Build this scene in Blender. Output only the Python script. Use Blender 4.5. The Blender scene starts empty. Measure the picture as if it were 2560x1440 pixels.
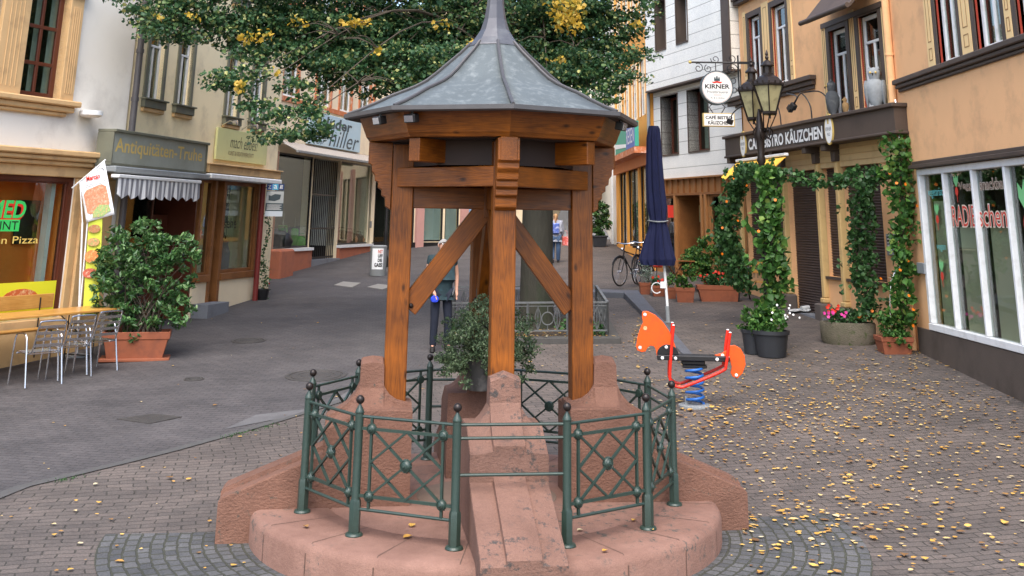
import bpy, math, random
import numpy as np
from mathutils import Matrix, Vector
random.seed(7); rng = np.random.default_rng(7)
S = bpy.context.scene
PI = math.pi; rad = math.radians

# ------------------------------------------------------------------ camera
F, CY, PITCH, ROLL, EYE = 2746.0, -236.0, rad(15.97), rad(0.83), 2.366
cw = Vector((0, math.cos(PITCH), math.sin(PITCH))); _r = Vector((1, 0, 0)); _u = _r.cross(cw)
cr = math.cos(ROLL)*_r + math.sin(ROLL)*_u; cu = -math.sin(ROLL)*_r + math.cos(ROLL)*_u
cam = bpy.data.cameras.new('camera'); co = bpy.data.objects.new('camera', cam)
S.collection.objects.link(co); S.camera = co
co.matrix_world = Matrix(((cr.x, cu.x, -cw.x, 0), (cr.y, cu.y, -cw.y, 0), (cr.z, cu.z, -cw.z, EYE), (0, 0, 0, 1)))
cam.sensor_width = 36; cam.lens = F/2560*36; cam.shift_y = -(720-CY)/2560
cam.clip_start = .05; cam.clip_end = 900
# ------------------------------------------------------------------ world, sun, exposure
W = bpy.data.worlds.new('World'); S.world = W; W.use_nodes = True
nt = W.node_tree; bg = nt.nodes['Background']; sky = nt.nodes.new('ShaderNodeTexSky')
SUN_EL, SUN_AZ = rad(56), rad(186)      # azimuth clockwise from +Y: behind and to the left
sky.sky_type = 'NISHITA'; sky.sun_disc = False; sky.sun_elevation = SUN_EL; sky.sun_rotation = SUN_AZ
sky.air_density = 1.0; sky.dust_density = 2.5; sky.ozone_density = 1.0
nt.links.new(sky.outputs[0], bg.inputs[0]); bg.inputs[1].default_value = .15
sun = bpy.data.lights.new('sun', 'SUN'); so = bpy.data.objects.new('sun', sun); S.collection.objects.link(so)
sun.energy = 1.5; sun.angle = rad(55); sun.color = (1, .95, .88)
sd = Vector((math.sin(SUN_AZ)*math.cos(SUN_EL), math.cos(SUN_AZ)*math.cos(SUN_EL), math.sin(SUN_EL)))
so.rotation_euler = sd.to_track_quat('Z', 'Y').to_euler(); so.location = (-6, -6, 20)
S.view_settings.view_transform = 'Standard'; S.view_settings.look = 'None'
S.view_settings.exposure = 1.55; S.view_settings.gamma = 1

# ------------------------------------------------------------------ geometry of the site
EYEP = Vector((0, 0, EYE))
def ray(x, y): return cw + (x-1280)/F*cr + (CY-y)/F*cu
def at(x, y, Y): d = ray(x, y); return EYEP + d*(Y/d.y)
def gz(x, Y):
    t = min(Y, 95.)-11.0; k = .5*(t+math.sqrt(t*t+1))
    return -.27 + .057*k + .02*x*min(1, k/4)
def onG(x, y):
    Y = 3.
    while Y < 300:
        p = at(x, y, Y)
        if p.z < gz(p.x, p.y): break
        Y *= 1.002
    return p
def V2(p): return Vector((p[0], p[1]))
# ------------------------------------------------------------------ materials
MATS = {}
def srgb(r, g, b):
    f = lambda c: (c/255/12.92) if c/255 <= .04045 else ((c/255+.055)/1.055)**2.4
    return (f(r), f(g), f(b))
def mat(name, col, rough=.7, var=.12, scale=4., bump=0., bscale=40., metal=0., spec=.4, dirt=None, dscale=1.2, coat=0, stretch=None):
    if name in MATS: return MATS[name]
    m = bpy.data.materials.new(name); m.use_nodes = True; n = m.node_tree.nodes; l = m.node_tree.links
    b = n['Principled BSDF']; b.inputs['Roughness'].default_value = rough; b.inputs['Metallic'].default_value = metal
    b.inputs['Specular IOR Level'].default_value = spec; b.inputs['Coat Weight'].default_value = coat
    tc = n.new('ShaderNodeTexCoord'); mp = n.new('ShaderNodeMapping'); l.new(tc.outputs['Object'], mp.inputs[0])
    if stretch: mp.inputs['Scale'].default_value = stretch
    no = n.new('ShaderNodeTexNoise'); no.inputs['Scale'].default_value = scale; no.inputs['Detail'].default_value = 6
    l.new(mp.outputs[0], no.inputs['Vector'])
    mx = n.new('ShaderNodeMix'); mx.data_type = 'RGBA'
    mx.inputs[6].default_value = (*[c*(1-var) for c in col], 1); mx.inputs[7].default_value = (*[min(1, c*(1+var)) for c in col], 1)
    l.new(no.outputs[0], mx.inputs[0]); out = mx.outputs[2]
    if dirt:
        n2 = n.new('ShaderNodeTexNoise'); n2.inputs['Scale'].default_value = dscale; n2.inputs['Detail'].default_value = 8; n2.inputs['Roughness'].default_value = .65
        l.new(mp.outputs[0], n2.inputs['Vector'])
        rp = n.new('ShaderNodeValToRGB'); rp.color_ramp.elements[0].position = .5; rp.color_ramp.elements[1].position = .72
        l.new(n2.outputs[0], rp.inputs[0]); m2 = n.new('ShaderNodeMix'); m2.data_type = 'RGBA'
        l.new(rp.outputs[0], m2.inputs[0]); l.new(out, m2.inputs[6]); m2.inputs[7].default_value = (*dirt, 1); out = m2.outputs[2]
    l.new(out, b.inputs['Base Color'])
    if bump:
        n3 = n.new('ShaderNodeTexNoise'); n3.inputs['Scale'].default_value = bscale; n3.inputs['Detail'].default_value = 5
        l.new(mp.outputs[0], n3.inputs['Vector'])
        bp = n.new('ShaderNodeBump'); bp.inputs['Strength'].default_value = bump; bp.inputs['Distance'].default_value = .02
        l.new(n3.outputs[0], bp.inputs['Height']); l.new(bp.outputs[0], b.inputs['Normal'])
    MATS[name] = m; return m
def flat(name, col, rough=.6, spec=.3): return mat(name, col, rough, .04, 3, spec=spec)
def leafmat(name, cols, rough=.5, trans=.25):
    m = bpy.data.materials.new(name); m.use_nodes = True; n = m.node_tree.nodes; l = m.node_tree.links
    b = n['Principled BSDF']; b.inputs['Roughness'].default_value = rough; b.inputs['Specular IOR Level'].default_value = .35
    g = n.new('ShaderNodeNewGeometry'); r = n.new('ShaderNodeValToRGB'); e = r.color_ramp.elements
    while len(e) < len(cols): e.new(.5)
    for i, (p, c) in enumerate(cols): e[i].position = p; e[i].color = (*c, 1)
    l.new(g.outputs['Random Per Island'], r.inputs[0]); l.new(r.outputs[0], b.inputs['Base Color'])
    t = n.new('ShaderNodeBsdfTranslucent'); l.new(r.outputs[0], t.inputs[0]); mx = n.new('ShaderNodeMixShader'); mx.inputs[0].default_value = trans
    l.new(b.outputs[0], mx.inputs[1]); l.new(t.outputs[0], mx.inputs[2]); l.new(mx.outputs[0], n['Material Output'].inputs[0])
    return m
def woodmat(name, c1, c2, rough=.38, axis=0, knots=True):
    m = bpy.data.materials.new(name); m.use_nodes = True; n = m.node_tree.nodes; l = m.node_tree.links
    b = n['Principled BSDF']; b.inputs['Roughness'].default_value = rough; b.inputs['Specular IOR Level'].default_value = .35
    tc = n.new('ShaderNodeTexCoord'); mp = n.new('ShaderNodeMapping'); sc = [1, 1, 1]; sc[axis] = .07; mp.inputs['Scale'].default_value = sc
    oi = n.new('ShaderNodeObjectInfo'); va = n.new('ShaderNodeVectorMath'); va.operation = 'ADD'
    mu = n.new('ShaderNodeMath'); mu.operation = 'MULTIPLY'; mu.inputs[1].default_value = 37; l.new(oi.outputs['Random'], mu.inputs[0])
    l.new(tc.outputs['Object'], va.inputs[0]); l.new(mu.outputs[0], va.inputs[1]); l.new(va.outputs[0], mp.inputs[0])
    n1 = n.new('ShaderNodeTexNoise'); n1.inputs['Scale'].default_value = 9; n1.inputs['Detail'].default_value = 3; n1.inputs['Distortion'].default_value = .6
    l.new(mp.outputs[0], n1.inputs['Vector'])
    m1 = n.new('ShaderNodeMath'); m1.operation = 'MULTIPLY'; m1.inputs[1].default_value = 26; l.new(n1.outputs[0], m1.inputs[0])
    fr = n.new('ShaderNodeMath'); fr.operation = 'PINGPONG'; fr.inputs[1].default_value = 1; l.new(m1.outputs[0], fr.inputs[0])
    n2 = n.new('ShaderNodeTexNoise'); n2.inputs['Scale'].default_value = 120; n2.inputs['Detail'].default_value = 4; l.new(mp.outputs[0], n2.inputs['Vector'])
    n4 = n.new('ShaderNodeTexNoise'); n4.inputs['Scale'].default_value = 3.; n4.inputs['Detail'].default_value = 5; l.new(tc.outputs['Object'], n4.inputs['Vector'])
    ad = n.new('ShaderNodeMath'); ad.operation = 'MULTIPLY_ADD'; ad.inputs[1].default_value = .24; l.new(fr.outputs[0], ad.inputs[0])
    s2 = n.new('ShaderNodeMath'); s2.operation = 'MULTIPLY_ADD'; s2.inputs[1].default_value = .5; s2.inputs[2].default_value = -.14; l.new(n2.outputs[0], s2.inputs[0])
    l.new(s2.outputs[0], ad.inputs[2])
    a3 = n.new('ShaderNodeMath'); a3.operation = 'MULTIPLY_ADD'; a3.inputs[1].default_value = 1.1; l.new(n4.outputs[0], a3.inputs[0])
    a4 = n.new('ShaderNodeMath'); a4.operation = 'SUBTRACT'; a4.inputs[1].default_value = .33; l.new(ad.outputs[0], a4.inputs[0]); l.new(a4.outputs[0], a3.inputs[2])
    r = n.new('ShaderNodeValToRGB'); r.color_ramp.elements[0].color = (*c1, 1); r.color_ramp.elements[1].color = (*c2, 1)
    r.color_ramp.elements[0].position = .15; r.color_ramp.elements[1].position = .85
    l.new(a3.outputs[0], r.inputs[0]); out = r.outputs[0]
    if knots:
        vo = n.new('ShaderNodeTexVoronoi'); vo.inputs['Scale'].default_value = 1.; mp2 = n.new('ShaderNodeMapping'); s3 = [7, 7, 7]; s3[axis] = 3.2; mp2.inputs['Scale'].default_value = s3
        l.new(va.outputs[0], mp2.inputs[0]); l.new(mp2.outputs[0], vo.inputs['Vector'])
        kr = n.new('ShaderNodeValToRGB'); kr.color_ramp.elements[0].position = .05; kr.color_ramp.elements[0].color = (.25, .25, .25, 1); kr.color_ramp.elements[1].position = .16; kr.color_ramp.elements[1].color = (1, 1, 1, 1)
        l.new(vo.outputs['Distance'], kr.inputs[0]); mk = n.new('ShaderNodeMix'); mk.data_type = 'RGBA'; mk.blend_type = 'MULTIPLY'; mk.inputs[0].default_value = 1
        l.new(out, mk.inputs[6]); l.new(kr.outputs[0], mk.inputs[7]); out = mk.outputs[2]
    l.new(out, b.inputs['Base Color'])
    bp = n.new('ShaderNodeBump'); bp.inputs['Strength'].default_value = .35; bp.inputs['Distance'].default_value = .006
    l.new(ad.outputs[0], bp.inputs['Height']); l.new(bp.outputs[0], b.inputs['Normal'])
    return m
def pavemat(name, c1, c2, mortar, bw, bh, rot=0, mode='xy', warp=.25, msize=.012, rough=.8, dark=.5, bump=.6, r0=2.3, leafy=False):
    m = bpy.data.materials.new(name); m.use_nodes = True; n = m.node_tree.nodes; l = m.node_tree.links
    b = n['Principled BSDF']; b.inputs['Roughness'].default_value = rough; b.inputs['Specular IOR Level'].default_value = .35
    tc = n.new('ShaderNodeTexCoord'); src = tc.outputs['Object']
    sp = n.new('ShaderNodeSeparateXYZ'); l.new(src, sp.inputs[0]); cb = n.new('ShaderNodeCombineXYZ')
    if mode == 'xz': l.new(sp.outputs[0], cb.inputs[0]); l.new(sp.outputs[2], cb.inputs[1])
    elif mode == 'polar':
        a = n.new('ShaderNodeMath'); a.operation = 'ARCTAN2'; l.new(sp.outputs[1], a.inputs[0]); l.new(sp.outputs[0], a.inputs[1])
        mm = n.new('ShaderNodeMath'); mm.operation = 'MULTIPLY'; mm.inputs[1].default_value = r0; l.new(a.outputs[0], mm.inputs[0])
        ln = n.new('ShaderNodeVectorMath'); ln.operation = 'LENGTH'; c0 = n.new('ShaderNodeCombineXYZ'); l.new(sp.outputs[0], c0.inputs[0]); l.new(sp.outputs[1], c0.inputs[1]); l.new(c0.outputs[0], ln.inputs[0])
        l.new(mm.outputs[0], cb.inputs[0]); l.new(ln.outputs['Value'], cb.inputs[1])
    else: l.new(sp.outputs[0], cb.inputs[0]); l.new(sp.outputs[1], cb.inputs[1])
    mp = n.new('ShaderNodeMapping'); mp.inputs['Rotation'].default_value = (0, 0, rad(rot)); l.new(cb.outputs[0], mp.inputs[0])
    vec = mp.outputs[0]
    if warp:
        nw = n.new('ShaderNodeTexNoise'); nw.inputs['Scale'].default_value = .35; nw.inputs['Detail'].default_value = 2; l.new(src, nw.inputs['Vector'])
        vm = n.new('ShaderNodeVectorMath'); vm.operation = 'SCALE'; vm.inputs['Scale'].default_value = warp; l.new(nw.outputs['Color'], vm.inputs[0])
        nw2 = n.new('ShaderNodeTexNoise'); nw2.inputs['Scale'].default_value = 9; l.new(src, nw2.inputs['Vector'])
        vm2 = n.new('ShaderNodeVectorMath'); vm2.operation = 'SCALE'; vm2.inputs['Scale'].default_value = .035; l.new(nw2.outputs['Color'], vm2.inputs[0])
        va = n.new('ShaderNodeVectorMath'); va.operation = 'ADD'; l.new(vec, va.inputs[0]); l.new(vm.outputs[0], va.inputs[1])
        vb = n.new('ShaderNodeVectorMath'); vb.operation = 'ADD'; l.new(va.outputs[0], vb.inputs[0]); l.new(vm2.outputs[0], vb.inputs[1]); vec = vb.outputs[0]
    br = n.new('ShaderNodeTexBrick'); l.new(vec, br.inputs['Vector']); br.inputs['Scale'].default_value = 1
    br.inputs['Brick Width'].default_value = bw; br.inputs['Row Height'].default_value = bh; br.inputs['Mortar Size'].default_value = msize; br.inputs['Mortar Smooth'].default_value = .35
    br.inputs['Color1'].default_value = (*c1, 1); br.inputs['Color2'].default_value = (*c2, 1); br.inputs['Mortar'].default_value = (*mortar, 1); br.inputs['Bias'].default_value = 0
    no = n.new('ShaderNodeTexNoise'); no.inputs['Scale'].default_value = .9; no.inputs['Detail'].default_value = 9; no.inputs['Roughness'].default_value = .7; l.new(src, no.inputs['Vector'])
    rp = n.new('ShaderNodeValToRGB'); rp.color_ramp.elements[0].position = .3; rp.color_ramp.elements[1].position = .7
    rp.color_ramp.elements[0].color = (dark, dark, dark, 1); rp.color_ramp.elements[1].color = (1.15, 1.13, 1.1, 1)
    l.new(no.outputs[0], rp.inputs[0]); mx = n.new('ShaderNodeMix'); mx.data_type = 'RGBA'; mx.blend_type = 'MULTIPLY'; mx.inputs[0].default_value = 1
    l.new(br.outputs[0], mx.inputs[6]); l.new(rp.outputs[0], mx.inputs[7])
    ns = n.new('ShaderNodeTexNoise'); ns.inputs['Scale'].default_value = 60; ns.inputs['Detail'].default_value = 4; l.new(src, ns.inputs['Vector'])
    r2 = n.new('ShaderNodeValToRGB'); r2.color_ramp.elements[0].position = .3; r2.color_ramp.elements[1].position = .7
    r2.color_ramp.elements[0].color = (.72, .72, .72, 1); r2.color_ramp.elements[1].color = (1.2, 1.2, 1.2, 1); l.new(ns.outputs[0], r2.inputs[0])
    m2 = n.new('ShaderNodeMix'); m2.data_type = 'RGBA'; m2.blend_type = 'MULTIPLY'; m2.inputs[0].default_value = 1; l.new(mx.outputs[2], m2.inputs[6]); l.new(r2.outputs[0], m2.inputs[7])
    l.new(m2.outputs[2], b.inputs['Base Color'])
    bp = n.new('ShaderNodeBump'); bp.inputs['Strength'].default_value = bump; bp.inputs['Distance'].default_value = .012; bp.invert = True
    ab = n.new('ShaderNodeMath'); ab.operation = 'MULTIPLY_ADD'; ab.inputs[1].default_value = -.35; l.new(ns.outputs[0], ab.inputs[0]); l.new(br.outputs['Fac'], ab.inputs[2])
    l.new(ab.outputs[0], bp.inputs['Height']); l.new(bp.outputs[0], b.inputs['Normal'])
    return m
def stonemat(name, col, col2, spots, bs=.9, th=.53):
    m = bpy.data.materials.new(name); m.use_nodes = True; n = m.node_tree.nodes; l = m.node_tree.links
    b = n['Principled BSDF']; b.inputs['Roughness'].default_value = .85; b.inputs['Specular IOR Level'].default_value = .3
    tc = n.new('ShaderNodeTexCoord'); src = tc.outputs['Object']
    a = n.new('ShaderNodeTexNoise'); a.inputs['Scale'].default_value = 2.2; a.inputs['Detail'].default_value = 8; a.inputs['Roughness'].default_value = .65; l.new(src, a.inputs['Vector'])
    r = n.new('ShaderNodeValToRGB'); r.color_ramp.elements[0].position = .3; r.color_ramp.elements[1].position = .7; r.color_ramp.elements[0].color = (*col2, 1); r.color_ramp.elements[1].color = (*col, 1); l.new(a.outputs[0], r.inputs[0])
    s = n.new('ShaderNodeTexNoise'); s.inputs['Scale'].default_value = 13; s.inputs['Detail'].default_value = 9; s.inputs['Roughness'].default_value = .75; l.new(src, s.inputs['Vector'])
    sr = n.new('ShaderNodeValToRGB'); sr.color_ramp.elements[0].position = th; sr.color_ramp.elements[1].position = th+.08; l.new(s.outputs[0], sr.inputs[0])
    a2 = n.new('ShaderNodeTexNoise'); a2.inputs['Scale'].default_value = 1.1; l.new(src, a2.inputs['Vector'])
    sr2 = n.new('ShaderNodeValToRGB'); sr2.color_ramp.elements[0].position = .48; sr2.color_ramp.elements[1].position = .58; l.new(a2.outputs[0], sr2.inputs[0])
    mm = n.new('ShaderNodeMath'); mm.operation = 'MULTIPLY'; l.new(sr.outputs[0], mm.inputs[0]); l.new(sr2.outputs[0], mm.inputs[1])
    x = n.new('ShaderNodeMix'); x.data_type = 'RGBA'; l.new(mm.outputs[0], x.inputs[0]); l.new(r.outputs[0], x.inputs[6]); x.inputs[7].default_value = (*spots, 1); out = x.outputs[2]
    g = n.new('ShaderNodeTexNoise'); g.inputs['Scale'].default_value = 170; g.inputs['Detail'].default_value = 3; l.new(src, g.inputs['Vector'])
    gr = n.new('ShaderNodeValToRGB'); gr.color_ramp.elements[0].position = .3; gr.color_ramp.elements[1].position = .72; gr.color_ramp.elements[0].color = (.8, .8, .8, 1); gr.color_ramp.elements[1].color = (1.2, 1.2, 1.2, 1); l.new(g.outputs[0], gr.inputs[0])
    y = n.new('ShaderNodeMix'); y.data_type = 'RGBA'; y.blend_type = 'MULTIPLY'; y.inputs[0].default_value = 1; l.new(out, y.inputs[6]); l.new(gr.outputs[0], y.inputs[7])
    l.new(y.outputs[2], b.inputs['Base Color'])
    k = n.new('ShaderNodeTexNoise'); k.inputs['Scale'].default_value = 34; k.inputs['Detail'].default_value = 5; k.inputs['Roughness'].default_value = .6
    mpk = n.new('ShaderNodeMapping'); mpk.inputs['Scale'].default_value = (1, 1, 1.6); l.new(src, mpk.inputs[0]); l.new(mpk.outputs[0], k.inputs['Vector'])
    bp = n.new('ShaderNodeBump'); bp.inputs['Strength'].default_value = bs; bp.inputs['Distance'].default_value = .016; l.new(k.outputs[0], bp.inputs['Height']); l.new(bp.outputs[0], b.inputs['Normal'])
    return m
def glassmat(name, tint=(.8, .85, .82), refl=1.0):
    m = bpy.data.materials.new(name); m.use_nodes = True; n = m.node_tree.nodes; l = m.node_tree.links
    for q in list(n):
        if q.type != 'OUTPUT_MATERIAL': n.remove(q)
    t = n.new('ShaderNodeBsdfTransparent'); t.inputs[0].default_value = (*tint, 1); g = n.new('ShaderNodeBsdfGlossy'); g.inputs['Roughness'].default_value = .015
    lw0 = n.new('ShaderNodeLayerWeight'); lw0.inputs[0].default_value = .5; lw = n.new('ShaderNodeMath'); lw.operation = 'POWER'; lw.inputs[1].default_value = 3.6; l.new(lw0.outputs['Facing'], lw.inputs[0]); mu = n.new('ShaderNodeMath'); mu.operation = 'MULTIPLY_ADD'; mu.inputs[1].default_value = .8*refl; mu.inputs[2].default_value = .035; mu.use_clamp = True
    l.new(lw.outputs[0], mu.inputs[0]); x = n.new('ShaderNodeMixShader'); l.new(mu.outputs[0], x.inputs[0]); l.new(t.outputs[0], x.inputs[1]); l.new(g.outputs[0], x.inputs[2])
    l.new(x.outputs[0], [q for q in n if q.type == 'OUTPUT_MATERIAL'][0].inputs[0]); return m
GLASS = glassmat('window_glass')
GLASS_D = glassmat('dark_window_glass', (.45, .5, .5), 1.2)
# ------------------------------------------------------------------ mesh builder
I4 = Matrix.Identity(4); WMX = {}
class MB:
    def __init__(s, M=None): s.v = []; s.f = []; s.mi = []; s.M = M or I4; s.cur = 0
    def add(s, vs, fs):
        o = len(s.v); M = s.M
        s.v += [tuple(M @ Vector(p)) for p in vs]; s.f += [tuple(i+o for i in f) for f in fs]; s.mi += [s.cur]*len(fs); return s
    def box(s, x0, x1, y0, y1, z0, z1):
        return s.add([(x0,y0,z0),(x1,y0,z0),(x1,y1,z0),(x0,y1,z0),(x0,y0,z1),(x1,y0,z1),(x1,y1,z1),(x0,y1,z1)],
                     [(0,3,2,1),(4,5,6,7),(0,1,5,4),(1,2,6,5),(2,3,7,6),(3,0,4,7)])
    def prism(s, pts, z0, z1):          # outline in local XY, extruded along local Z
        n = len(pts); vs = [(p[0], p[1], z0) for p in pts]+[(p[0], p[1], z1) for p in pts]
        return s.add(vs, [tuple(range(n-1, -1, -1)), tuple(range(n, 2*n))]+[(i, (i+1) % n, n+(i+1) % n, n+i) for i in range(n)])
    def tube(s, pts, r, n=8, closed=False, cap=True):
        pts = [Vector(p) for p in pts]; m = len(pts); rs = r if isinstance(r, (list, tuple)) else [r]*m
        vs = []; prev = None
        for i, p in enumerate(pts):
            if closed: d = pts[(i+1) % m]-pts[i-1]
            else: d = pts[min(i+1, m-1)]-pts[max(i-1, 0)]
            d = d.normalized() if d.length > 1e-9 else Vector((0, 0, 1))
            if prev is None: a = d.orthogonal().normalized()
            else: a = (prev-d*prev.dot(d)); a = a.normalized() if a.length > 1e-6 else d.orthogonal().normalized()
            prev = a; b = d.cross(a)
            for k in range(n):
                t = 2*PI*k/n; vs.append(p+(a*math.cos(t)+b*math.sin(t))*rs[i])
        fs = []
        for i in range(m if closed else m-1):
            j = (i+1) % m
            for k in range(n): fs.append((i*n+k, i*n+(k+1) % n, j*n+(k+1) % n, j*n+k))
        if not closed and cap: fs += [tuple(range(n-1, -1, -1)), tuple(range((m-1)*n, m*n))]
        return s.add(vs, fs)
    def bar(s, a, b, w, h=None, up=(0, 0, 1)):      # rectangular bar between two points
        a = Vector(a); b = Vector(b); h = h or w; d = (b-a).normalized(); u = Vector(up)
        x = d.cross(u); x = x.normalized() if x.length > 1e-6 else d.orthogonal().normalized(); y = x.cross(d)
        vs = [p+x*(i*w/2)+y*(j*h/2) for p in (a, b) for i, j in ((-1,-1),(1,-1),(1,1),(-1,1))]
        return s.add(vs, [(0,1,2,3),(7,6,5,4),(0,4,5,1),(1,5,6,2),(2,6,7,3),(3,7,4,0)])
    def lathe(s, prof, n=16, c=(0, 0, 0), sx=1, sy=1, ph=0, cap=True):
        vs = []
        for r, z in prof:
            for k in range(n): t = 2*PI*k/n+ph; vs.append((c[0]+r*sx*math.cos(t), c[1]+r*sy*math.sin(t), c[2]+z))
        fs = [(i*n+k, i*n+(k+1) % n, (i+1)*n+(k+1) % n, (i+1)*n+k) for i in range(len(prof)-1) for k in range(n)]
        if cap: fs += [tuple(range(n-1, -1, -1)), tuple(range((len(prof)-1)*n, len(prof)*n))]
        return s.add(vs, fs)
    def sphere(s, c, r, n=10, sx=1, sy=1, sz=1):
        return s.lathe([(max(1e-4, r*math.sin(PI*i/(n//2+2))), -r*sz*math.cos(PI*i/(n//2+2))) for i in range(n//2+3)], n, c, sx, sy)
    def build(s, name, mats, parent=None, smooth=False, bevel=0, W0=None, seg=1):
        if not isinstance(mats, (list, tuple)): mats = [mats]
        me = bpy.data.meshes.new(name); Mw = WMX[parent.name] if parent else (W0 or I4)
        if W0 and parent: Mb = Mw.inverted() @ W0; Mi = W0.inverted(); Mn = W0
        elif parent: Mb = I4; Mi = Mw.inverted(); Mn = Mw
        else: Mb = Mw; Mi = Mw.inverted(); Mn = Mw
        me.from_pydata([tuple(Mi @ Vector(p)) for p in s.v], [], s.f)
        for m in mats: me.materials.append(m)
        if len(mats) > 1: me.polygons.foreach_set('material_index', s.mi)
        if smooth: me.polygons.foreach_set('use_smooth', [True]*len(me.polygons)); 
        me.validate(); me.update()
        o = bpy.data.objects.new(name, me); S.collection.objects.link(o)
        if parent: o.parent = parent
        o.matrix_basis = Mb; WMX[o.name] = Mn
        if smooth and bevel == 0:
            try: me.set_sharp_from_angle(angle=rad(40))
            except Exception: pass
        if bevel:
            b = o.modifiers.new('bevel', 'BEVEL'); b.width = bevel; b.segments = seg; b.limit_method = 'ANGLE'
        return o
def tag(o, label=None, cat=None, group=None, kind=None):
    if label: o['label'] = label
    if cat: o['category'] = cat
    if group: o['group'] = group
    if kind: o['kind'] = kind
    return o
def thing(name, label, cat, loc, rz=0, group=None):
    o = bpy.data.objects.new(name, None); S.collection.objects.link(o); o.empty_display_size = .2
    o.location = loc; o.rotation_euler = (0, 0, rz); WMX[o.name] = Matrix.Translation(Vector(loc)) @ Matrix.Rotation(rz, 4, 'Z')
    return tag(o, label, cat, group)
def lm(t): return MB(WMX[t.name])       # builder in a thing's local frame
def copy_tree(o, parent=None):
    c = o.copy(); S.collection.objects.link(c); c.parent = parent
    for ch in list(o.children): copy_tree(ch, c)
    return c
def timber(name, parent, a, b, w, h, m, up=(0, 0, 1), bevel=.006):
    a = Vector(a); b = Vector(b); d = (b-a); L = d.length; d.normalize(); u = Vector(up)
    y = u.cross(d); y = y.normalized() if y.length > 1e-5 else d.orthogonal().normalized(); z = d.cross(y)
    M = Matrix(((d.x, y.x, z.x, a.x), (d.y, y.y, z.y, a.y), (d.z, y.z, z.z, a.z), (0, 0, 0, 1)))
    q = MB(M); q.box(0, L, -w/2, w/2, -h/2, h/2)
    return q.build(name, m, parent, bevel=bevel, W0=M)
DG = None
FONT_CACHE = {}
def textmesh(body, offset=0., shear=0.):
    k = (body, offset, shear)
    if k in FONT_CACHE: return FONT_CACHE[k]
    cu_ = bpy.data.curves.new('t', 'FONT'); cu_.body = body; cu_.offset = offset; cu_.shear = shear; cu_.size = 1; cu_.resolution_u = 3; cu_.align_x = 'LEFT'
    o = bpy.data.objects.new('t', cu_); S.collection.objects.link(o)
    dg = bpy.context.evaluated_depsgraph_get(); me = bpy.data.meshes.new_from_object(o.evaluated_get(dg))
    v = [tuple(p.co) for p in me.vertices]; f = [tuple(p.vertices) for p in me.polygons]
    bpy.data.objects.remove(o); bpy.data.curves.remove(cu_); bpy.data.meshes.remove(me)
    FONT_CACHE[k] = (v, f); return v, f
def text(M, body, x0, x1, y0, y1, z, m, parent, name='lettering', offset=0., shear=0., skew=0., base=None, label=None):
    v, f = textmesh(body, offset, shear); b, _ = textmesh(base or body, 0, shear)
    ax, bx = min(p[0] for p in b), max(p[0] for p in b); ay, by = min(p[1] for p in b), max(p[1] for p in b)
    sx = (x1-x0)/(bx-ax); sy = (y1-y0)/(by-ay); q = MB(M)
    q.add([(x0+(p[0]-ax)*sx, y0+(p[1]-ay)*sy+skew*(p[0]-ax)*sx, z) for p in v], f)
    o = q.build(name, m, parent)
    if label: o['label'] = label
    return o
# ---- leaves
def frames(n):
    a = rng.normal(size=(n, 3)); a /= np.linalg.norm(a, axis=1)[:, None]
    b = rng.normal(size=(n, 3)); b -= a*(a*b).sum(1)[:, None]; b /= np.linalg.norm(b, axis=1)[:, None]
    return a, b, np.cross(a, b)
def leaf_arrays(C, size, up=.5, droop=.3, asp=.8):
    n = len(C); a, b, c = frames(n)
    c = c+np.array([0, -.25, 1])*up; c /= np.linalg.norm(c, axis=1)[:, None]        # normals lean upward
    a = a+np.array([0, 0, -1])*droop; a -= c*(a*c).sum(1)[:, None]; a /= np.linalg.norm(a, axis=1)[:, None]; b = np.cross(c, a)
    s = (size*(.75+.5*rng.random(n)))[:, None]; w = s*asp*.5
    v = np.stack([C-a*s*.45, C-a*s*.1+b*w-c*s*.0, C+a*s*.25+b*w*.7, C+a*s*.6-c*s*.12, C+a*s*.25-b*w*.7, C-a*s*.1-b*w, C+a*s*.1-c*s*.14], 1)
    return v.reshape(-1, 3)
LF = [(0, 1, 6), (1, 2, 6), (2, 3, 6), (3, 4, 6), (4, 5, 6), (5, 0, 6)]
def leaves_obj(name, C, size, m, parent=None, up=.5, droop=.3, asp=.8, mi=None):
    C = np.asarray(C, float); v = leaf_arrays(C, size*rng.uniform(.6, 1.15, (len(C), 1))[:, 0] if True else size, up, droop, asp); n = len(C)
    Mw = WMX[parent.name] if parent else I4
    Mi = np.array(Mw.inverted()); v = v @ Mi[:3, :3].T + Mi[:3, 3]
    base = np.array([(6, 0, 1, 2), (6, 2, 3, 3), (6, 3, 4, 5), (6, 5, 0, 0)])
    me = bpy.data.meshes.new(name)
    tri = np.array(LF); idx = (tri[None] + (np.arange(n)*7)[:, None, None]).reshape(-1)
    me.vertices.add(len(v)); me.vertices.foreach_set('co', v.ravel())
    nf = n*6; me.loops.add(nf*3); me.loops.foreach_set('vertex_index', idx); me.polygons.add(nf)
    me.polygons.foreach_set('loop_start', np.arange(nf)*3)
    ms = m if isinstance(m, (list, tuple)) else [m]
    for q in ms: me.materials.append(q)
    if mi is not None: me.polygons.foreach_set('material_index', np.repeat(np.asarray(mi, dtype=np.int32), 6))
    me.update(calc_edges=True)
    o = bpy.data.objects.new(name, me); S.collection.objects.link(o)
    if parent: o.parent = parent
    WMX[o.name] = Mw
    return o
def ell(c, r, n, shell=.35):
    d = rng.normal(size=(n, 3)); d /= np.linalg.norm(d, axis=1)[:, None]
    t = shell+(1-shell)*rng.random(n)**.6
    return np.array(c)+d*t[:, None]*np.array(r)
def clumpy(c, r, nc, per, cr_):
    cs = ell(c, r, nc); return np.concatenate([ell(q, (cr_, cr_, cr_*.7), per, .1) for q in cs])
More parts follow.
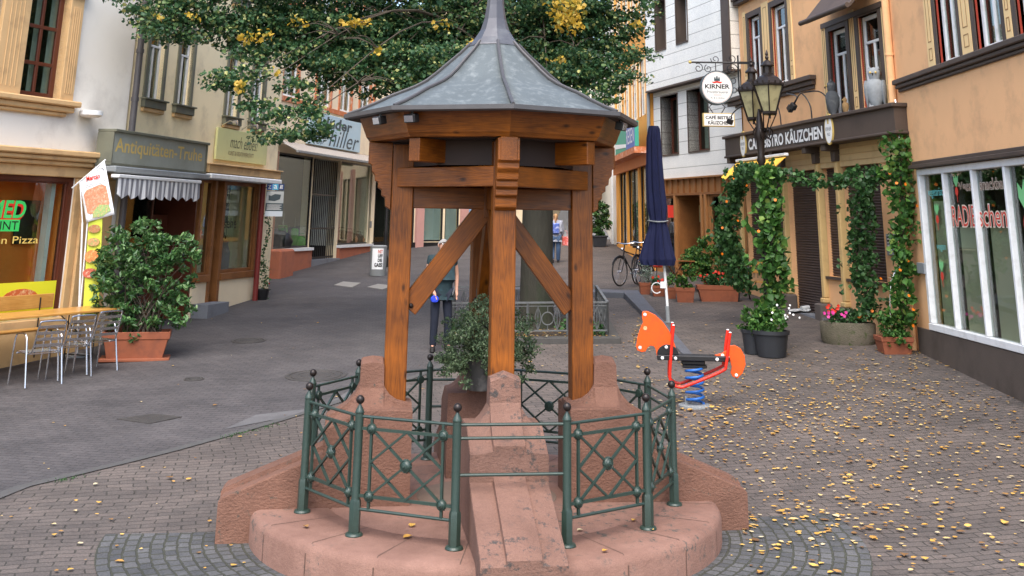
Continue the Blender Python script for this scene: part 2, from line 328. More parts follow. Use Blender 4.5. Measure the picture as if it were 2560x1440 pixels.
def pathpts(P, n):
    P = [Vector(p) for p in P]; L = [0]
    for i in range(len(P)-1): L.append(L[-1]+(P[i+1]-P[i]).length)
    out = []
    for k in range(n):
        d = L[-1]*k/(n-1); i = max(j for j in range(len(L)) if L[j] <= d+1e-9); i = min(i, len(P)-2)
        t = (d-L[i])/max(1e-9, L[i+1]-L[i]); out.append(P[i].lerp(P[i+1], t))
    return out
def smooth(P, n=24):
    P = [Vector(p) for p in P]; out = []; Q = [P[0]*2-P[1]]+P+[P[-1]*2-P[-2]]; m = len(P)-1
    for k in range(n):
        x = m*k/(n-1); i = min(int(x), m-1); t = x-i; a, b, c, d = Q[i:i+4]
        out.append(.5*((2*b)+(c-a)*t+(2*a-5*b+4*c-d)*t*t+(3*b-a-3*c+d)*t**3))
    return out

# ------------------------------------------------------------------ colours
M_SAND = stonemat('pink_sandstone', (.250, .140, .106), (.155, .082, .061), (.06, .062, .054), .4, .54)
M_SAND3 = stonemat('stained_sandstone', (.205, .112, .083), (.13, .070, .051), (.055, .048, .044), .6, .525)
M_SAND2 = stonemat('brown_sandstone', (.190, .096, .066), (.115, .056, .038), (.055, .058, .048), .8, .58)
M_WOOD = woodmat('varnished_pine', (.080, .022, .003), (.275, .078, .006))
M_SHOPWOOD = woodmat('shopfront_wood', (.16, .06, .018), (.30, .12, .035), rough=.5, knots=False)
M_TABLE = woodmat('table_wood', (.42, .19, .04), (.62, .33, .09), rough=.3, knots=False)
M_IRON = mat('green_painted_iron', (.021, .040, .031), .38, .25, 30, .15, 120, spec=.5)
M_IRONDK = mat('dark_iron', (.028, .022, .02), .35, .3, 30, metal=.5)
M_BLACK = mat('black_metal', (.012, .012, .013), .4, .3, 20)
M_STEEL = mat('aluminium', (.62, .62, .64), .25, .1, 20, metal=1)
M_GREYST = mat('grey_steel', (.22, .235, .24), .5, .2, 12)
M_WHITE = mat('white_paint', (.74, .75, .75), .45, .05, 5, dirt=(.6, .6, .58), dscale=6)
M_CREAM = mat('cream_render', (.84, .71, .46), .9, .05, 3, .25, 90, dirt=(.60, .50, .33), dscale=1.4)
M_CREAM2 = mat('pale_cream_render', (.80, .67, .46), .9, .05, 3, .25, 90, dirt=(.68, .56, .40), dscale=.9)
M_PALE = mat('pale_grey_render', (.72, .68, .61), .9, .06, 2, .25, 90, dirt=(.50, .46, .41), dscale=.8)
M_TAN = mat('tan_stone_paint', (.56, .36, .17), .8, .08, 4, .15, 60, dirt=(.36, .23, .11), dscale=2.2)
M_PEACH = mat('peach_render', (.78, .44, .215), .9, .06, 2.5, .25, 90, dirt=(.58, .33, .17), dscale=1.6)
M_ORANGE = mat('orange_render', (.80, .36, .07), .9, .05, 3)
M_YELLOWR = mat('yellow_render', (.82, .50, .12), .9, .05, 3)
M_TERRA = mat('terracotta_plinth', (.36, .12, .065), .9, .12, 3, .3, 50, dirt=(.24, .09, .06), dscale=3)
M_BROWN = mat('brown_trim', (.072, .05, .038), .6, .15, 6, dirt=(.05, .035, .028))
M_DKPLINTH = mat('dark_brown_plinth', (.085, .065, .052), .85, .15, 4, .2, 60, dirt=(.06, .045, .035), dscale=1.5)
M_GRNTRIM = mat('green_grey_trim', (.135, .135, .095), .7, .12, 6, dirt=(.09, .09, .07))
M_REDLINE = flat('red_trim', (.30, .04, .02))
M_MAHOG = mat('mahogany_paint', (.095, .025, .012), .4, .2, 10)
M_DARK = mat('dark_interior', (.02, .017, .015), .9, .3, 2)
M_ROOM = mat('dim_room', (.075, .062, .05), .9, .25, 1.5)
M_ROOMORANGE = mat('orange_room', (.85, .27, .045), .8, .15, 2)  # orange and cream rooms: albedo raised to stand in for indoor light
M_ROOMCREAM = mat('cream_room', (.85, .80, .52), .8, .15, 2)
M_CURT = mat('white_curtain', (.62, .62, .58), .9, .1, 10)
M_CURTG = mat('grey_curtain', (.34, .36, .32), .9, .3, 14, stretch=(9, 9, .4))
M_PIPE = mat('dark_downpipe', (.075, .068, .07), .45, .15, 8)
M_ZINC = mat('weathered_zinc', (.085, .100, .104), .68, .25, 2.4, .15, 30, metal=.0, dirt=(.15, .168, .17), dscale=13)
M_ZINCDK = mat('dark_zinc_seam', (.085, .08, .08), .45, .2, 9, metal=.3)
M_TERRACOTTA = mat('terracotta_pot', (.25, .075, .034), .75, .15, 8, dirt=(.17, .055, .03), dscale=5)
M_GRANITE = mat('grey_granite', (.17, .18, .20), .7, .12, 20, .2, 120, dirt=(.12, .12, .13), dscale=2)
M_ORPLASTIC = mat('orange_board', (.72, .085, .005), .42, .08, 6, dirt=(.55, .07, .01), dscale=8)
M_RED = mat('red_paint', (.62, .025, .012), .25, .08, 6)
M_BLUE = mat('blue_spring', (.02, .12, .42), .35, .15, 9)
M_NAVY = mat('navy_canvas', (.005, .008, .042), .85, .25, 5, .2, 60)
M_BARK = mat('bark', (.030, .028, .020), .95, .3, 9, 1.0, 22, dirt=(.018, .026, .012), dscale=2, stretch=(1, 1, .25))
M_SOIL = mat('soil', (.04, .028, .018), 1, .3, 20)
M_BARKT = mat('twig', (.07, .055, .04), .9, .3, 9)
M_SHUT = mat('brown_shutter', (.075, .052, .045), .55, .15, 6)
M_GOLD = flat('old_gold_paint', (.60, .43, .13)); M_BLACKP = flat('black_paint', (.015, .015, .015)); M_WHITEP = flat('white_lettering', (.8, .8, .78))
M_GRAFF = flat('grey_lettering', (.05, .07, .08))
L_TREE = leafmat('linden_leaves', [(0, (.016, .045, .02)), (.35, (.03, .085, .034)), (.70, (.055, .125, .045)), (.90, (.12, .19, .06)), (1, (.46, .44, .16))], .45, .3)
L_YEL = leafmat('yellow_leaves', [(0, (.20, .22, .04)), (.3, (.45, .30, .03)), (.75, (.62, .40, .05)), (1, (.42, .30, .08))], .5, .35)
L_LAUR = leafmat('laurel_leaves', [(0, (.02, .06, .018)), (.5, (.05, .125, .035)), (.9, (.10, .19, .06)), (1, (.16, .26, .10))], .28, .15)
L_VINE = leafmat('vine_leaves', [(0, (.022, .07, .014)), (.5, (.05, .14, .026)), (.85, (.09, .21, .04)), (1, (.20, .28, .06))], .5, .3)
L_VINED = leafmat('dark_vine_leaves', [(0, (.018, .055, .015)), (.5, (.035, .10, .028)), (1, (.075, .16, .05))], .45, .25)
L_BOX = leafmat('small_shrub_leaves', [(0, (.05, .085, .04)), (.5, (.11, .165, .08)), (.9, (.18, .25, .12)), (1, (.32, .34, .24))], .5, .25)
L_GREY = leafmat('grey_herb_leaves', [(0, (.09, .13, .09)), (1, (.25, .31, .25))], .6, .2)
L_FALL = leafmat('fallen_leaf', [(0, (.12, .06, .025)), (.18, (.28, .15, .05)), (.4, (.52, .28, .05)), (.75, (.62, .40, .10)), (1, (.50, .44, .30))], .7, .1)
def flowermat(n, c): return leafmat(n, [(0, tuple(x*.8 for x in c)), (1, c)], .5, .2)
P_ORANGE = flowermat('orange_petals', (.9, .22, .01)); P_RED = flowermat('red_petals', (.7, .03, .01)); P_PINK = flowermat('pink_petals', (.75, .06, .35)); P_WHITE = flowermat('white_petals', (.8, .8, .78)); P_PURP = flowermat('purple_petals', (.12, .03, .3))
# ================================================================== GROUND
def strip(name, rows, m, dz=0., mats=None, kind='structure', zf=None):
    """rows: list of (Y, x0, x1, n)"""
    q = MB(); k = rows[0][3]; vs = []; fs = []
    for Y, a, b, n in rows:
        for i in range(k+1): x = a+(b-a)*i/k; vs.append((x, Y, (zf or gz)(x, Y)+dz))
    for j in range(len(rows)-1):
        for i in range(k): p = j*(k+1)+i; fs.append((p, p+1, p+k+2, p+k+1))
    q.add(vs, fs); o = q.build(name, m, None, smooth=True); o['kind'] = kind; return o
M_PAVE = pavemat('plaza_pavers', (.130, .107, .096), (.098, .083, .076), (.048, .043, .036), .24, .115, rot=-14, warp=.6, dark=.6, msize=.008)
M_ROADP = pavemat('street_pavers', (.090, .083, .085), (.073, .068, .071), (.048, .045, .046), .2, .1, rot=12, warp=.3, dark=.6, msize=.007)
M_COBB = pavemat('basalt_setts', (.115, .115, .118), (.066, .068, .072), (.050, .052, .038), .118, .105, mode='polar', warp=.16, msize=.011, dark=.6, bump=.8)
CX, CYK, DEL = -.15, 10.83, rad(7.62)            # well axis and its turn
Ys = [-12, -4, 2, 5]+[6+.5*i for i in range(34)]+[24+2*i for i in range(20)]+[70, 90, 130, 200, 400]
gnd = strip('ground', [(Y, -60-2*max(Y, 0), 60+2*max(Y, 0), 48) for Y in Ys], M_PAVE)
def roadx(Y):
    pts = [(4, -4.2), (8, -4.35), (11.4, -3.6)]
    a = onG(0, 1230); b = onG(400, 1135); c = onG(735, 1040); d = onG(1060, 935); e = onG(1130, 900)
    P = [(3, a.x+.4), (a.y, a.x), (b.y, b.x), (c.y, c.x), (d.y, d.x), (e.y, e.x), (e.y+3.0, e.x+1.0), (30, 1.3), (40, 1.6), (60, 2.2), (120, 4)]
    for (y0, x0), (y1, x1) in zip(P, P[1:]):
        if y0 <= Y <= y1: return x0+(x1-x0)*(Y-y0)/(y1-y0)
    return P[-1][1]
ry = [3+.5*i for i in range(60)]+[34, 37, 40, 45, 52, 60, 75, 95, 119]
road = strip('road', [(Y, -9.5, roadx(Y), 6) for Y in ry], M_ROADP, .004)
gut = strip('gutter', [(Y, roadx(Y)-.06, roadx(Y)+.09, 1) for Y in ry if Y < 27], mat('gutter_stone', (.07, .068, .066), .8, .2, 8, .3, 50), .010)
M_FARROAD = mat('far_asphalt', (.20, .205, .215), .85, .1, .6, .1, 60)
M_PATCH = mat('street_patch', (.105, .102, .104), .85, .2, 5, .3, 60, dirt=(.08, .078, .08), dscale=3)
for (pa, pb, pc, pd) in (((560, 1075), (735, 1042), (800, 1020), (640, 1040)), ((820, 1010), (960, 968), (1010, 945), (880, 975))):
    q = MB(); P = [onG(*p) for p in (pa, pb, pc, pd)]; q.add([(p.x, p.y, gz(p.x, p.y)+.009) for p in P], [(0, 1, 2, 3)]); o = q.build('street_patch', M_PATCH); o['kind'] = 'structure'
farr = strip('far_road', [(Y, -3.0, 9, 4) for Y in (44, 48, 54, 60, 75, 95, 130, 190)], M_FARROAD, .012)
# ring of setts round the well, its mesh centred on the well axis
q = MB(Matrix.Translation((CX, CYK, 0)))
vs = []; fs = []; NR, NA = 8, 72
for j in range(NR+1):
    r = 1.9+(3.25-1.9)*j/NR
    for i in range(NA): t = -PI-.02+DEL+(PI+.04)*i/(NA-1); x, y = r*math.cos(t), r*math.sin(t); vs.append((x, y, gz(x+CX, y+CYK)+.008))
for j in range(NR):
    for i in range(NA-1): fs.append((j*NA+i, (j+1)*NA+i, (j+1)*NA+i+1, j*NA+i+1))
q.add(vs, fs); o = q.build('sett_ring', M_COBB, None, W0=Matrix.Translation((CX, CYK, 0)), smooth=True); o['kind'] = 'structure'
o.matrix_basis = Matrix.Translation((CX, CYK, 0))

# ================================================================== BUILDINGS
class Wall:
    def __init__(s, p0, p1, name, label, depth=7, top=12., base=None):
        s.p0 = Vector((p0[0], p0[1], 0)); d = Vector((p1[0]-p0[0], p1[1]-p0[1], 0)); s.L = d.length; s.u = d.normalized(); s.n = Vector((s.u.y, -s.u.x, 0))
        s.M = Matrix(((s.u.x, 0, s.n.x, s.p0.x), (s.u.y, 0, s.n.y, s.p0.y), (0, 1, 0, 0), (0, 0, 0, 1)))
        s.base = base if base is not None else min(gz(*p0), gz(*p1))-.3
        s.top = top; s.depth = depth
        s.t = thing(name, label, 'building', (p0[0], p0[1], max(s.base, gz(*p0))), math.atan2(s.u.y, s.u.x))
    def uv(s, px, py, off=0.):
        d = ray(px, py); o = s.p0+s.n*off; k = (o-EYEP).dot(s.n)/d.dot(s.n); P = EYEP+d*k
        return (P-s.p0).dot(s.u), P.z
    def rect(s, bl, tr, off=0.):
        a = s.uv(*bl, off); b = s.uv(*tr, off); return [a[0], b[0], a[1], b[1]]
    def rect3(s, bl, br, top, off=0.):      # bottom-left, bottom-right, any point on the top edge
        a = s.uv(*bl, off); b = s.uv(*br, off); t = s.uv(*top, off); return [a[0], b[0], (a[1]+b[1])/2, t[1]]
    def P(s, u, z, n=0): return s.p0+s.u*u+s.n*n+Vector((0, 0, z))
    def mb(s): return MB(s.M)
    def shell(s, m, holes, u0=None, u1=None, z0=None, z1=None, rec=.18, name='wall', back=True):
        u0 = 0 if u0 is None else u0; u1 = s.L if u1 is None else u1; z0 = s.base if z0 is None else z0; z1 = s.top if z1 is None else z1
        us = sorted(set([u0, u1]+[max(u0, min(u1, h[i])) for h in holes for i in (0, 1)])); zs = sorted(set([z0, z1]+[max(z0, min(z1, h[i])) for h in holes for i in (2, 3)]))
        q = s.mb()
        for a, b in zip(us, us[1:]):
            for c, d in zip(zs, zs[1:]):
                mu, mz = (a+b)/2, (c+d)/2
                if any(h[0] < mu < h[1] and h[2] < mz < h[3] for h in holes): continue
                q.add([(a, c, 0), (b, c, 0), (b, d, 0), (a, d, 0)], [(0, 1, 2, 3)])
        for h in holes:
            a, b, c, d = h[:4]; r = h[4] if len(h) > 4 else rec; c = max(c, z0)
            q.add([(a,c,0),(b,c,0),(b,d,0),(a,d,0),(a,c,-r),(b,c,-r),(b,d,-r),(a,d,-r)], [(0,4,5,1),(1,5,6,2),(2,6,7,3),(3,7,4,0)])
        if back:
            D = -s.depth
            q.add([(u0,z0,0),(u0,z1,0),(u0,z1,D),(u0,z0,D),(u1,z0,0),(u1,z1,0),(u1,z1,D),(u1,z0,D)], [(0,3,2,1)[::-1],(4,7,6,5),(1,2,6,5),(2,3,7,6)])
        return q.build(name, m, s.t)
    def box(s, name, m, u0, u1, z0, z1, n0, n1, parent=None, bevel=0.):
        return s.mb().box(u0, u1, z0, z1, n0, n1).build(name, m, parent or s.t, bevel=bevel)
    def room(s, r, depth, m, parent=None, n0=-.2, name='interior'):
        a, b, c, d = r[:4]; D = n0-depth; a -= .05; b += .05; d += .05; c -= .02; q = s.mb()
        q.add([(a,c,n0),(b,c,n0),(b,d,n0),(a,d,n0),(a,c,D),(b,c,D),(b,d,D),(a,d,D)], [(0,1,5,4),(1,2,6,5),(2,3,7,6),(3,0,4,7),(4,5,6,7)])
        return q.build(name, m, parent or s.t)
    def window(s, r, m, n=-.10, fw=.06, mull=(), trans=(), glass=None, room=M_ROOM, curt=None, rdepth=1.2, name='window', bw=.04, label=None, parent=None, ft=.05):
        """frame bars + pane + interior; mull / trans = fractions; trans item (z,) full width"""
        a, b, c, d = r[:4]; q = s.mb(); z0, z1 = n-ft, n
        q.box(a, a+fw, c, d, z0, z1); q.box(b-fw, b, c, d, z0, z1); q.box(a+fw, b-fw, c, c+fw, z0, z1); q.box(a+fw, b-fw, d-fw, d, z0, z1)
        for t in trans: z = c+(d-c)*t; q.box(a+fw, b-fw, z-bw/2, z+bw/2, z0-.001, z1+.004)
        for mm in mull:
            if isinstance(mm, tuple): f0, lo, hi = mm
            else: f0, lo, hi = mm, 0, 1
            u = a+(b-a)*f0; q.box(u-bw/2, u+bw/2, max(c+fw, c+(d-c)*lo), min(d-fw, c+(d-c)*hi), z0+.004, z1+.002)
        w = q.build(name, m, parent or s.t, bevel=.004)
        if label: w['label'] = label
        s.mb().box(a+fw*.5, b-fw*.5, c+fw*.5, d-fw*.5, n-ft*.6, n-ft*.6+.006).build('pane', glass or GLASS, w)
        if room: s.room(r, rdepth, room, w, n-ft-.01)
        if curt:
            for (f0, f1, g0, g1, cm) in curt:
                q = s.mb(); N = 14; A, B = a+(b-a)*f0, a+(b-a)*f1; C0, D0 = c+(d-c)*g0, c+(d-c)*g1
                vs = []; 
                for i in range(N+1):
                    x = A+(B-A)*i/N; zz = n-ft-.07-.02*(i % 2); vs += [(x, C0+.03*math.sin(i*2.), zz), (x, D0, zz)]
                q.add(vs, [(2*i, 2*i+2, 2*i+3, 2*i+1) for i in range(N)]); q.build('curtain', cm, w)
        return w

def G(px, py): p = onG(px, py); return (p.x, p.y)
def surround(w, r, m, fw=.11, n=.03, sill=None, sm=None, name='window_surround', side=1):
    a, b, c, d = r[:4]; q = w.mb()
    q.box(a-fw, a, c-.0, d+fw, -.05, n); q.box(b, b+fw, c, d+fw, -.05, n); q.box(a, b, d, d+fw, -.05, n)
    o = q.build(name, m, w.t, bevel=.006)
    if sill:
        q = w.mb(); q.box(a-fw-.02, b+fw+.02, c-.16, c, -.05, n+.06); q.box(a-fw-.05, b+fw+.05, c-.012, c+.02, -.05, n+.10); q.build('window_sill', sm or m, w.t, bevel=.006)
        q = w.mb(); q.box(a-fw, b+fw, c-.24, c-.16, -.02, n+.03); q.build('sill_ledge', M_TAN, w.t, bevel=.01)
    return o

# ---------------------------------------------------------------- B2: cream house with the two small shops (antiques, craft)
c0 = (-7.10, 20.9); c1 = (-5.72, 27.9)
w2 = Wall(c0, c1, 'cream_house', 'cream rendered house over the antiques shop and the craft shop, with green-grey window surrounds', top=9.6)
W2WIN = [w2.rect3((362, 245), (399, 257), (425, 61)), w2.rect3((439, 260), (470, 272), (493, 87)), w2.rect3((562, 290), (590, 299), (611, 139)), w2.rect3((625, 305), (653, 311), (667, 149))]
zt = sum(r[3] for r in W2WIN)/4; zb = sum(r[2] for r in W2WIN[:2])/2
for r in W2WIN: r[3] = max(r[3], r[2]+1.5)
up2 = [[r[0], r[1], r[3]+1.2, r[3]+2.4] for r in W2WIN]
shopz = w2.uv(400, 425)[1]
uA0, uA1 = .12, w2.uv(482, 600)[0]; uB1 = w2.uv(636, 560)[0]
holeA = [uA0, uA1, w2.base, shopz, .9]; holeB = [uA1+.02, uB1, w2.base, shopz+.02, .5]
w2.shell(M_CREAM, W2WIN+up2+[holeA, holeB])
for r in W2WIN+up2:
    surround(w2, r, M_GRNTRIM, sill=True)
    w2.window(r, M_WHITE, n=-.08, fw=.055, trans=(.68,), mull=((.5, 0, .68),), curt=[(.06, .42, .32, .66, M_CURT), (.6, .94, .32, .66, M_CURT)])
q = w2.mb(); q.box(0, w2.L, w2.top-.35, w2.top, 0, .35); q.build('cornice', M_GRNTRIM, w2.t)
# antiques shop: deep dark entrance with a brown door
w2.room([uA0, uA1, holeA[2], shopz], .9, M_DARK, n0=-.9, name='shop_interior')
zA = gz(-6.9, 22)
ud0 = uA1-.95
q = w2.mb(); q.box(ud0, ud0+.85, zA, zA+2.15, -.62, -.55); 
for k in range(2):
    q.box(ud0+.09+k*.38, ud0+.37+k*.38, zA+.15, zA+.85, -.55, -.53)
dA = q.build('door', M_MAHOG, w2.t, bevel=.006, ); dA['label'] = 'dark brown shop door with two tall panes'
q = w2.mb()
for k in range(2): q.box(ud0+.12+k*.38, ud0+.34+k*.38, zA+1.0, zA+1.85, -.548, -.54)
q.build('door_pane', GLASS_D, dA)
w2.mb().tube([w2.M.inverted() @ w2.P(ud0+.80, zA+1.0, -.54), w2.M.inverted() @ w2.P(ud0+.80, zA+1.0, -.47), w2.M.inverted() @ w2.P(ud0+.70, zA+1.0, -.47)], .012).build('handle', M_STEEL, dA)
w2.box('display_case', M_MAHOG, uA0+.1, ud0-.15, zA, zA+.55, -.6, -.3)
w2.window([uA0+.12, ud0-.15, zA+.56, shopz-.15], M_MAHOG, n=-.35, fw=.06, glass=GLASS_D, room=None, name='shop_window')
w2.box('dark_recess_panel', M_MAHOG, uA1-.05, uA1-.002, w2.base, shopz, -.9, .03)  # dark panels added over the cream reveals, giving the recess its shade by colour
w2.box('dark_recess_panel', M_MAHOG, uA0+.002, uA0+.06, w2.base, shopz, -.9, .02)
# sign boards and awnings are things of their own
def stake(w, u, z, n=0.): return tuple(w.P(u, z, n))
r = w2.rect3((275, 402), (510, 436), (400, 342), off=.30)
t = thing('shop_sign', 'long grey-green fascia sign reading Antiquitäten-Truhe in worn gold letters', 'sign', stake(w2, r[0], r[2], 0), math.atan2(w2.u.y, w2.u.x))
zs0 = w2.uv(400, 418, .3)[1]; zs1 = w2.uv(400, 346, .3)[1]; us0 = w2.uv(280, 360, .3)[0]; us1 = w2.uv(516, 400, .3)[0]
w2.box('board', mat('sign_grey', (.30, .315, .27), .7, .06, 4, dirt=(.24, .25, .20)), us0+.04, us1-.06, zs0, zs1, .0, .30, t)
q = w2.mb(); q.box(us0, us1, zs1, zs1+.05, 0, .36); q.box(us1-.06, us1, zs0, zs1, 0, .32); q.box(us0, us0+.04, zs0, zs1, 0, .32); q.box(us0, us1, zs0-.05, zs0, 0, .32); q.build('frame', M_GRNTRIM, t, bevel=.008)
text(w2.M, 'Antiquitäten-Truhe', us0+.12, us1-.22, zs0+.12, zs1-.10, .304, M_GOLD, t, offset=.012)
SIGA = (us0, us1, zs0, zs1)
t = thing('awning', 'rolled-up awning with grey and white striped scalloped valance at the antiques shop', 'awning', stake(w2, us0, zs0-.15, 0), math.atan2(w2.u.y, w2.u.x))
q = w2.mb(); q.box(us0, us1+.02, zs0-.17, zs0-.055, .0, .42); q.build('cassette', M_GREYST, t, bevel=.02)
va0, va1 = w2.uv(293, 470, .55)[0], w2.uv(497, 480, .55)[0]; vz1 = w2.uv(400, 452, .55)[1]; vz0 = vz1-.36
mst = [mat('awning_white', (.70, .70, .70), .9, .05), mat('awning_grey', (.22, .22, .24), .9, .05)]
q = w2.mb(); q.box(va0-.03, va1+.03, vz1, vz1+.06, .42, .58); q.build('front_rail', M_WHITE, t, bevel=.01)
q = w2.mb(); N = 72
vs = []; 
for i in range(N+1):
    f = i/N*9; sc = abs(math.sin(PI*f)); x = va0+(va1-va0)*i/N
    vs += [(x, vz0+.09-.08*sc, .55+.02*math.sin(i*.9)), (x, vz1, .55), (x, vz0+.09-.08*sc, .56+.02*math.sin(i*.9)), (x, vz1, .56)]
for i in range(N):
    q.cur = (i//2) % 2; b = 4*i
    q.add([vs[b], vs[b+4], vs[b+5], vs[b+1]], [(0, 1, 2, 3)]); q.add([vs[b+2], vs[b+6], vs[b+7], vs[b+3]], [(3, 2, 1, 0)])
q.build('valance', mst, t)
# craft shop: wooden front with two windows, cream piers
zB = gz(-6.2, 25); pz = w2.uv(590, 686)[1]
uW = [w2.uv(482, 690)[0], w2.uv(513, 690)[0], w2.uv(543, 690)[0], w2.uv(617, 672)[0], w2.uv(631, 680)[0]]
sz = shopz-.12
fr = w2.mb(); fr.box(uW[0]-.04, uW[0]+.05, pz-.1, sz, -.1, .05); fr.box(uW[1], uW[1]+.12, w2.base, sz, -.12, .07); fr.box(uW[2]-.13, uW[2], w2.base, sz, -.1, .07); fr.box(uW[4]-.12, uW[4]+.02, pz-.1, sz, -.1, .07)
fr.box(uW[0]-.04, uW[4]+.02, sz, sz+.12, -.1, .08); fr.box(uW[2]-.0, uW[4]-.12, pz-.08, pz+.06, -.1, .10); fr.box(uW[0]+.05, uW[1], pz-.08, pz+.06, -.1, .10)
fr.build('shopfront', M_SHOPWOOD, w2.t, bevel=.008)
w2.box('parapet', M_CREAM2, uW[0]-.05, uW[1]-.002, w2.base, pz-.08, -.3, .04); w2.box('parapet', M_CREAM2, uW[2]+.002, uW[4]+.03, w2.base, pz-.08, -.3, .06)
w2.box('door', M_SHOPWOOD, uW[1]+.12, uW[2]-.13, zB+.1, sz, -.30, -.24)
wa = w2.window([uW[0]+.05, uW[1], pz+.06, sz], M_SHOPWOOD, n=0, fw=.05, room=M_ROOMCREAM, rdepth=.5, name='shop_window')
wb = w2.window([uW[2], uW[4]-.12, pz+.06, sz], M_SHOPWOOD, n=0, fw=.07, room=M_ROOMCREAM, rdepth=.6, name='shop_window')
text(w2.M, 'sehe', uW[2]+.12, uW[2]+.75, pz+1.0, pz+1.22, .006, M_BLACKP, wb, name='window_lettering')
# hanging decorations strung in the window
q = w2.mb(); uu = uW[2]+.42
for k, (du, zz, s_) in enumerate([(0, 1.75, .09), (.15, 1.8, .06), (.12, 1.5, .03), (-.02, 1.35, .05), (.1, 1.2, .03), (.02, .85, .06), (.12, .8, .04)]):
    q.prism([(uu+du-s_*.6, pz+zz), (uu+du, pz+zz-s_), (uu+du+s_*.6, pz+zz), (uu+du, pz+zz+s_)], -.14, -.12)
q.box(uu-.004, uu+.004, pz+.8, sz, -.134, -.126); q.box(uu+.13, uu+.138, pz+.8, sz, -.134, -.126); q.build('hanging_ornaments', M_BLACKP, wb)
w2.box('shelf', M_SHOPWOOD, uW[2]+.02, uW[4]-.12, pz-.02, pz+.10, -.60, -.06, wb)
w2.box('poster', M_ROOM, uW[2]+.62, uW[4]-.2, pz+1.1, pz+1.55, -.64, -.62, wb)
for k, (du, h, rr, lab, mm) in enumerate([(.16, .36, .05, 'tall dark slender vase standing at the left of the craft shop window', M_BLACK), (.42, .42, .11, 'pale ribbed vase in the middle of the craft shop window', M_WHITE), (.62, .22, .045, 'small dark green bottle between the two larger vases in the craft shop window', M_IRON), (.92, .62, .12, 'tall blue-grey vase standing at the right of the craft shop window', M_GRANITE)]):
    P = w2.P(uW[2]+du, pz+.103, -.3)
    q = MB(Matrix.Translation(P)); q.lathe([(rr*.8, 0), (rr, h*.1), (rr*1.0, h*.6), (rr*.7, h*.75), (rr*.55, h*.85), (rr*.65, h)], 14)
    tag(q.build('vase', mm, None, smooth=True, W0=Matrix.Translation(P)), lab, 'vase', 'vases in the craft shop window')
stp = w2.box('doorstep', M_GRANITE, w2.uv(506, 770, .3)[0], w2.uv(560, 752, .3)[0], zB-.5, w2.uv(540, 757, .3)[1], .06, .42)
# craft sign and canopy
t = thing('shop_sign', 'flat pale yellow-green sign reading mach ebbes! above the craft shop', 'sign', stake(w2, w2.uv(537, 397)[0], w2.uv(537, 397)[1]), math.atan2(w2.u.y, w2.u.x))
a = w2.rect3((538, 397), (664, 414), (600, 328), off=.06)
w2.box('board', mat('sign_pale_green', (.56, .56, .27), .7, .05, 3, dirt=(.5, .5, .25)), a[0], a[1], a[2], a[3], .02, .07, t, bevel=.004)
L_ = a[1]-a[0]; H_ = a[3]-a[2]
text(w2.M, 'mach ebbes!', a[0]+L_*.24, a[0]+L_*.80, a[2]+H_*.42, a[2]+H_*.82, .074, M_BLACKP, t, shear=.3, offset=-.012)
text(w2.M, 'KUNST & KREATIVWERKSTATT', a[0]+L_*.22, a[0]+L_*.72, a[2]+H_*.18, a[2]+H_*.32, .074, M_MAHOG, t, offset=-.008)
for k, f in enumerate((.1, .5, .9)):
    P = w2.P(a[0]+L_*f, a[3]+.12, .32); q = w2.mb(); i = w2.M.inverted()
    q.tube([i @ w2.P(a[0]+L_*f, a[3]+.06, 0), i @ w2.P(a[0]+L_*f, a[3]+.16, .2), i @ P], .012); q.lathe([(.02, -.05), (.055, -.03), (.06, .05), (.02, .06)], 10, i @ P)
    q.build('spotlight', M_STEEL, t, smooth=True)
cz0 = w2.uv(600, 438, .35)[1]; cz1 = cz0+.16; cu0 = w2.uv(522, 430, .35)[0]; cu1 = w2.uv(702, 440, .35)[0]
q = w2.mb(); q.box(cu0, cu1, cz0, cz1, 0, .35); q.box(cu0-.02, cu1+.03, cz1, cz1+.03, 0, .40); q.build('shopfront_canopy', M_TAN, w2.t, bevel=.008)
t = tag(w2.mb().box(cu0, cu1-.06, cz0-.13, cz0-.02, .02, .42).build('awning', M_WHITE, None, bevel=.02, W0=Matrix.Translation(w2.P(cu0, cz0, 0))), 'closed white awning cassette beneath the tan canopy of the craft shop', 'awning')
# ---------------------------------------------------------------- B1: pale house with the pizza shop
d1 = Vector((-math.sin(rad(24)), -math.cos(rad(24)))); k1 = Vector((-7.12, 20.8))
w1 = Wall(tuple(k1+d1*9.0), tuple(k1), 'pale_house', 'pale grey house with tan stone pilasters over the pizza shop at the left edge', top=9.4)
rw = w1.rect3((42, 238), (142, 250), (160, -60)); rw[3] = rw[2]+1.95
rw2 = [rw[0]-1.55, rw[0]-.55, rw[2], rw[3]]
rs = w1.rect3((-260, 860), (146, 790), (60, 438)); rs[2] = w1.uv(100, 795)[1]; rs[0] = max(.3, rs[1]-3.6)
w1.shell(M_PALE, [rw, rw2, rs, [rw[0], rw[1], rw[3]+1.0, rw[3]+2.0], [rw2[0], rw2[1], rw[3]+1.0, rw[3]+2.0]])
for i, r in enumerate((rw, rw2, [rw[0], rw[1], rw[3]+1.0, rw[3]+2.0], [rw2[0], rw2[1], rw[3]+1.0, rw[3]+2.0])):
    w1.window(r, M_MAHOG, n=-.10, fw=.10, trans=(.30, .62), mull=(.5,), curt=[(.05, .30, 0, 1, M_CURTG), (.42, .66, 0, 1, M_CURTG), (.8, .97, 0, 1, M_CURTG)], bw=.06)
pw = .30
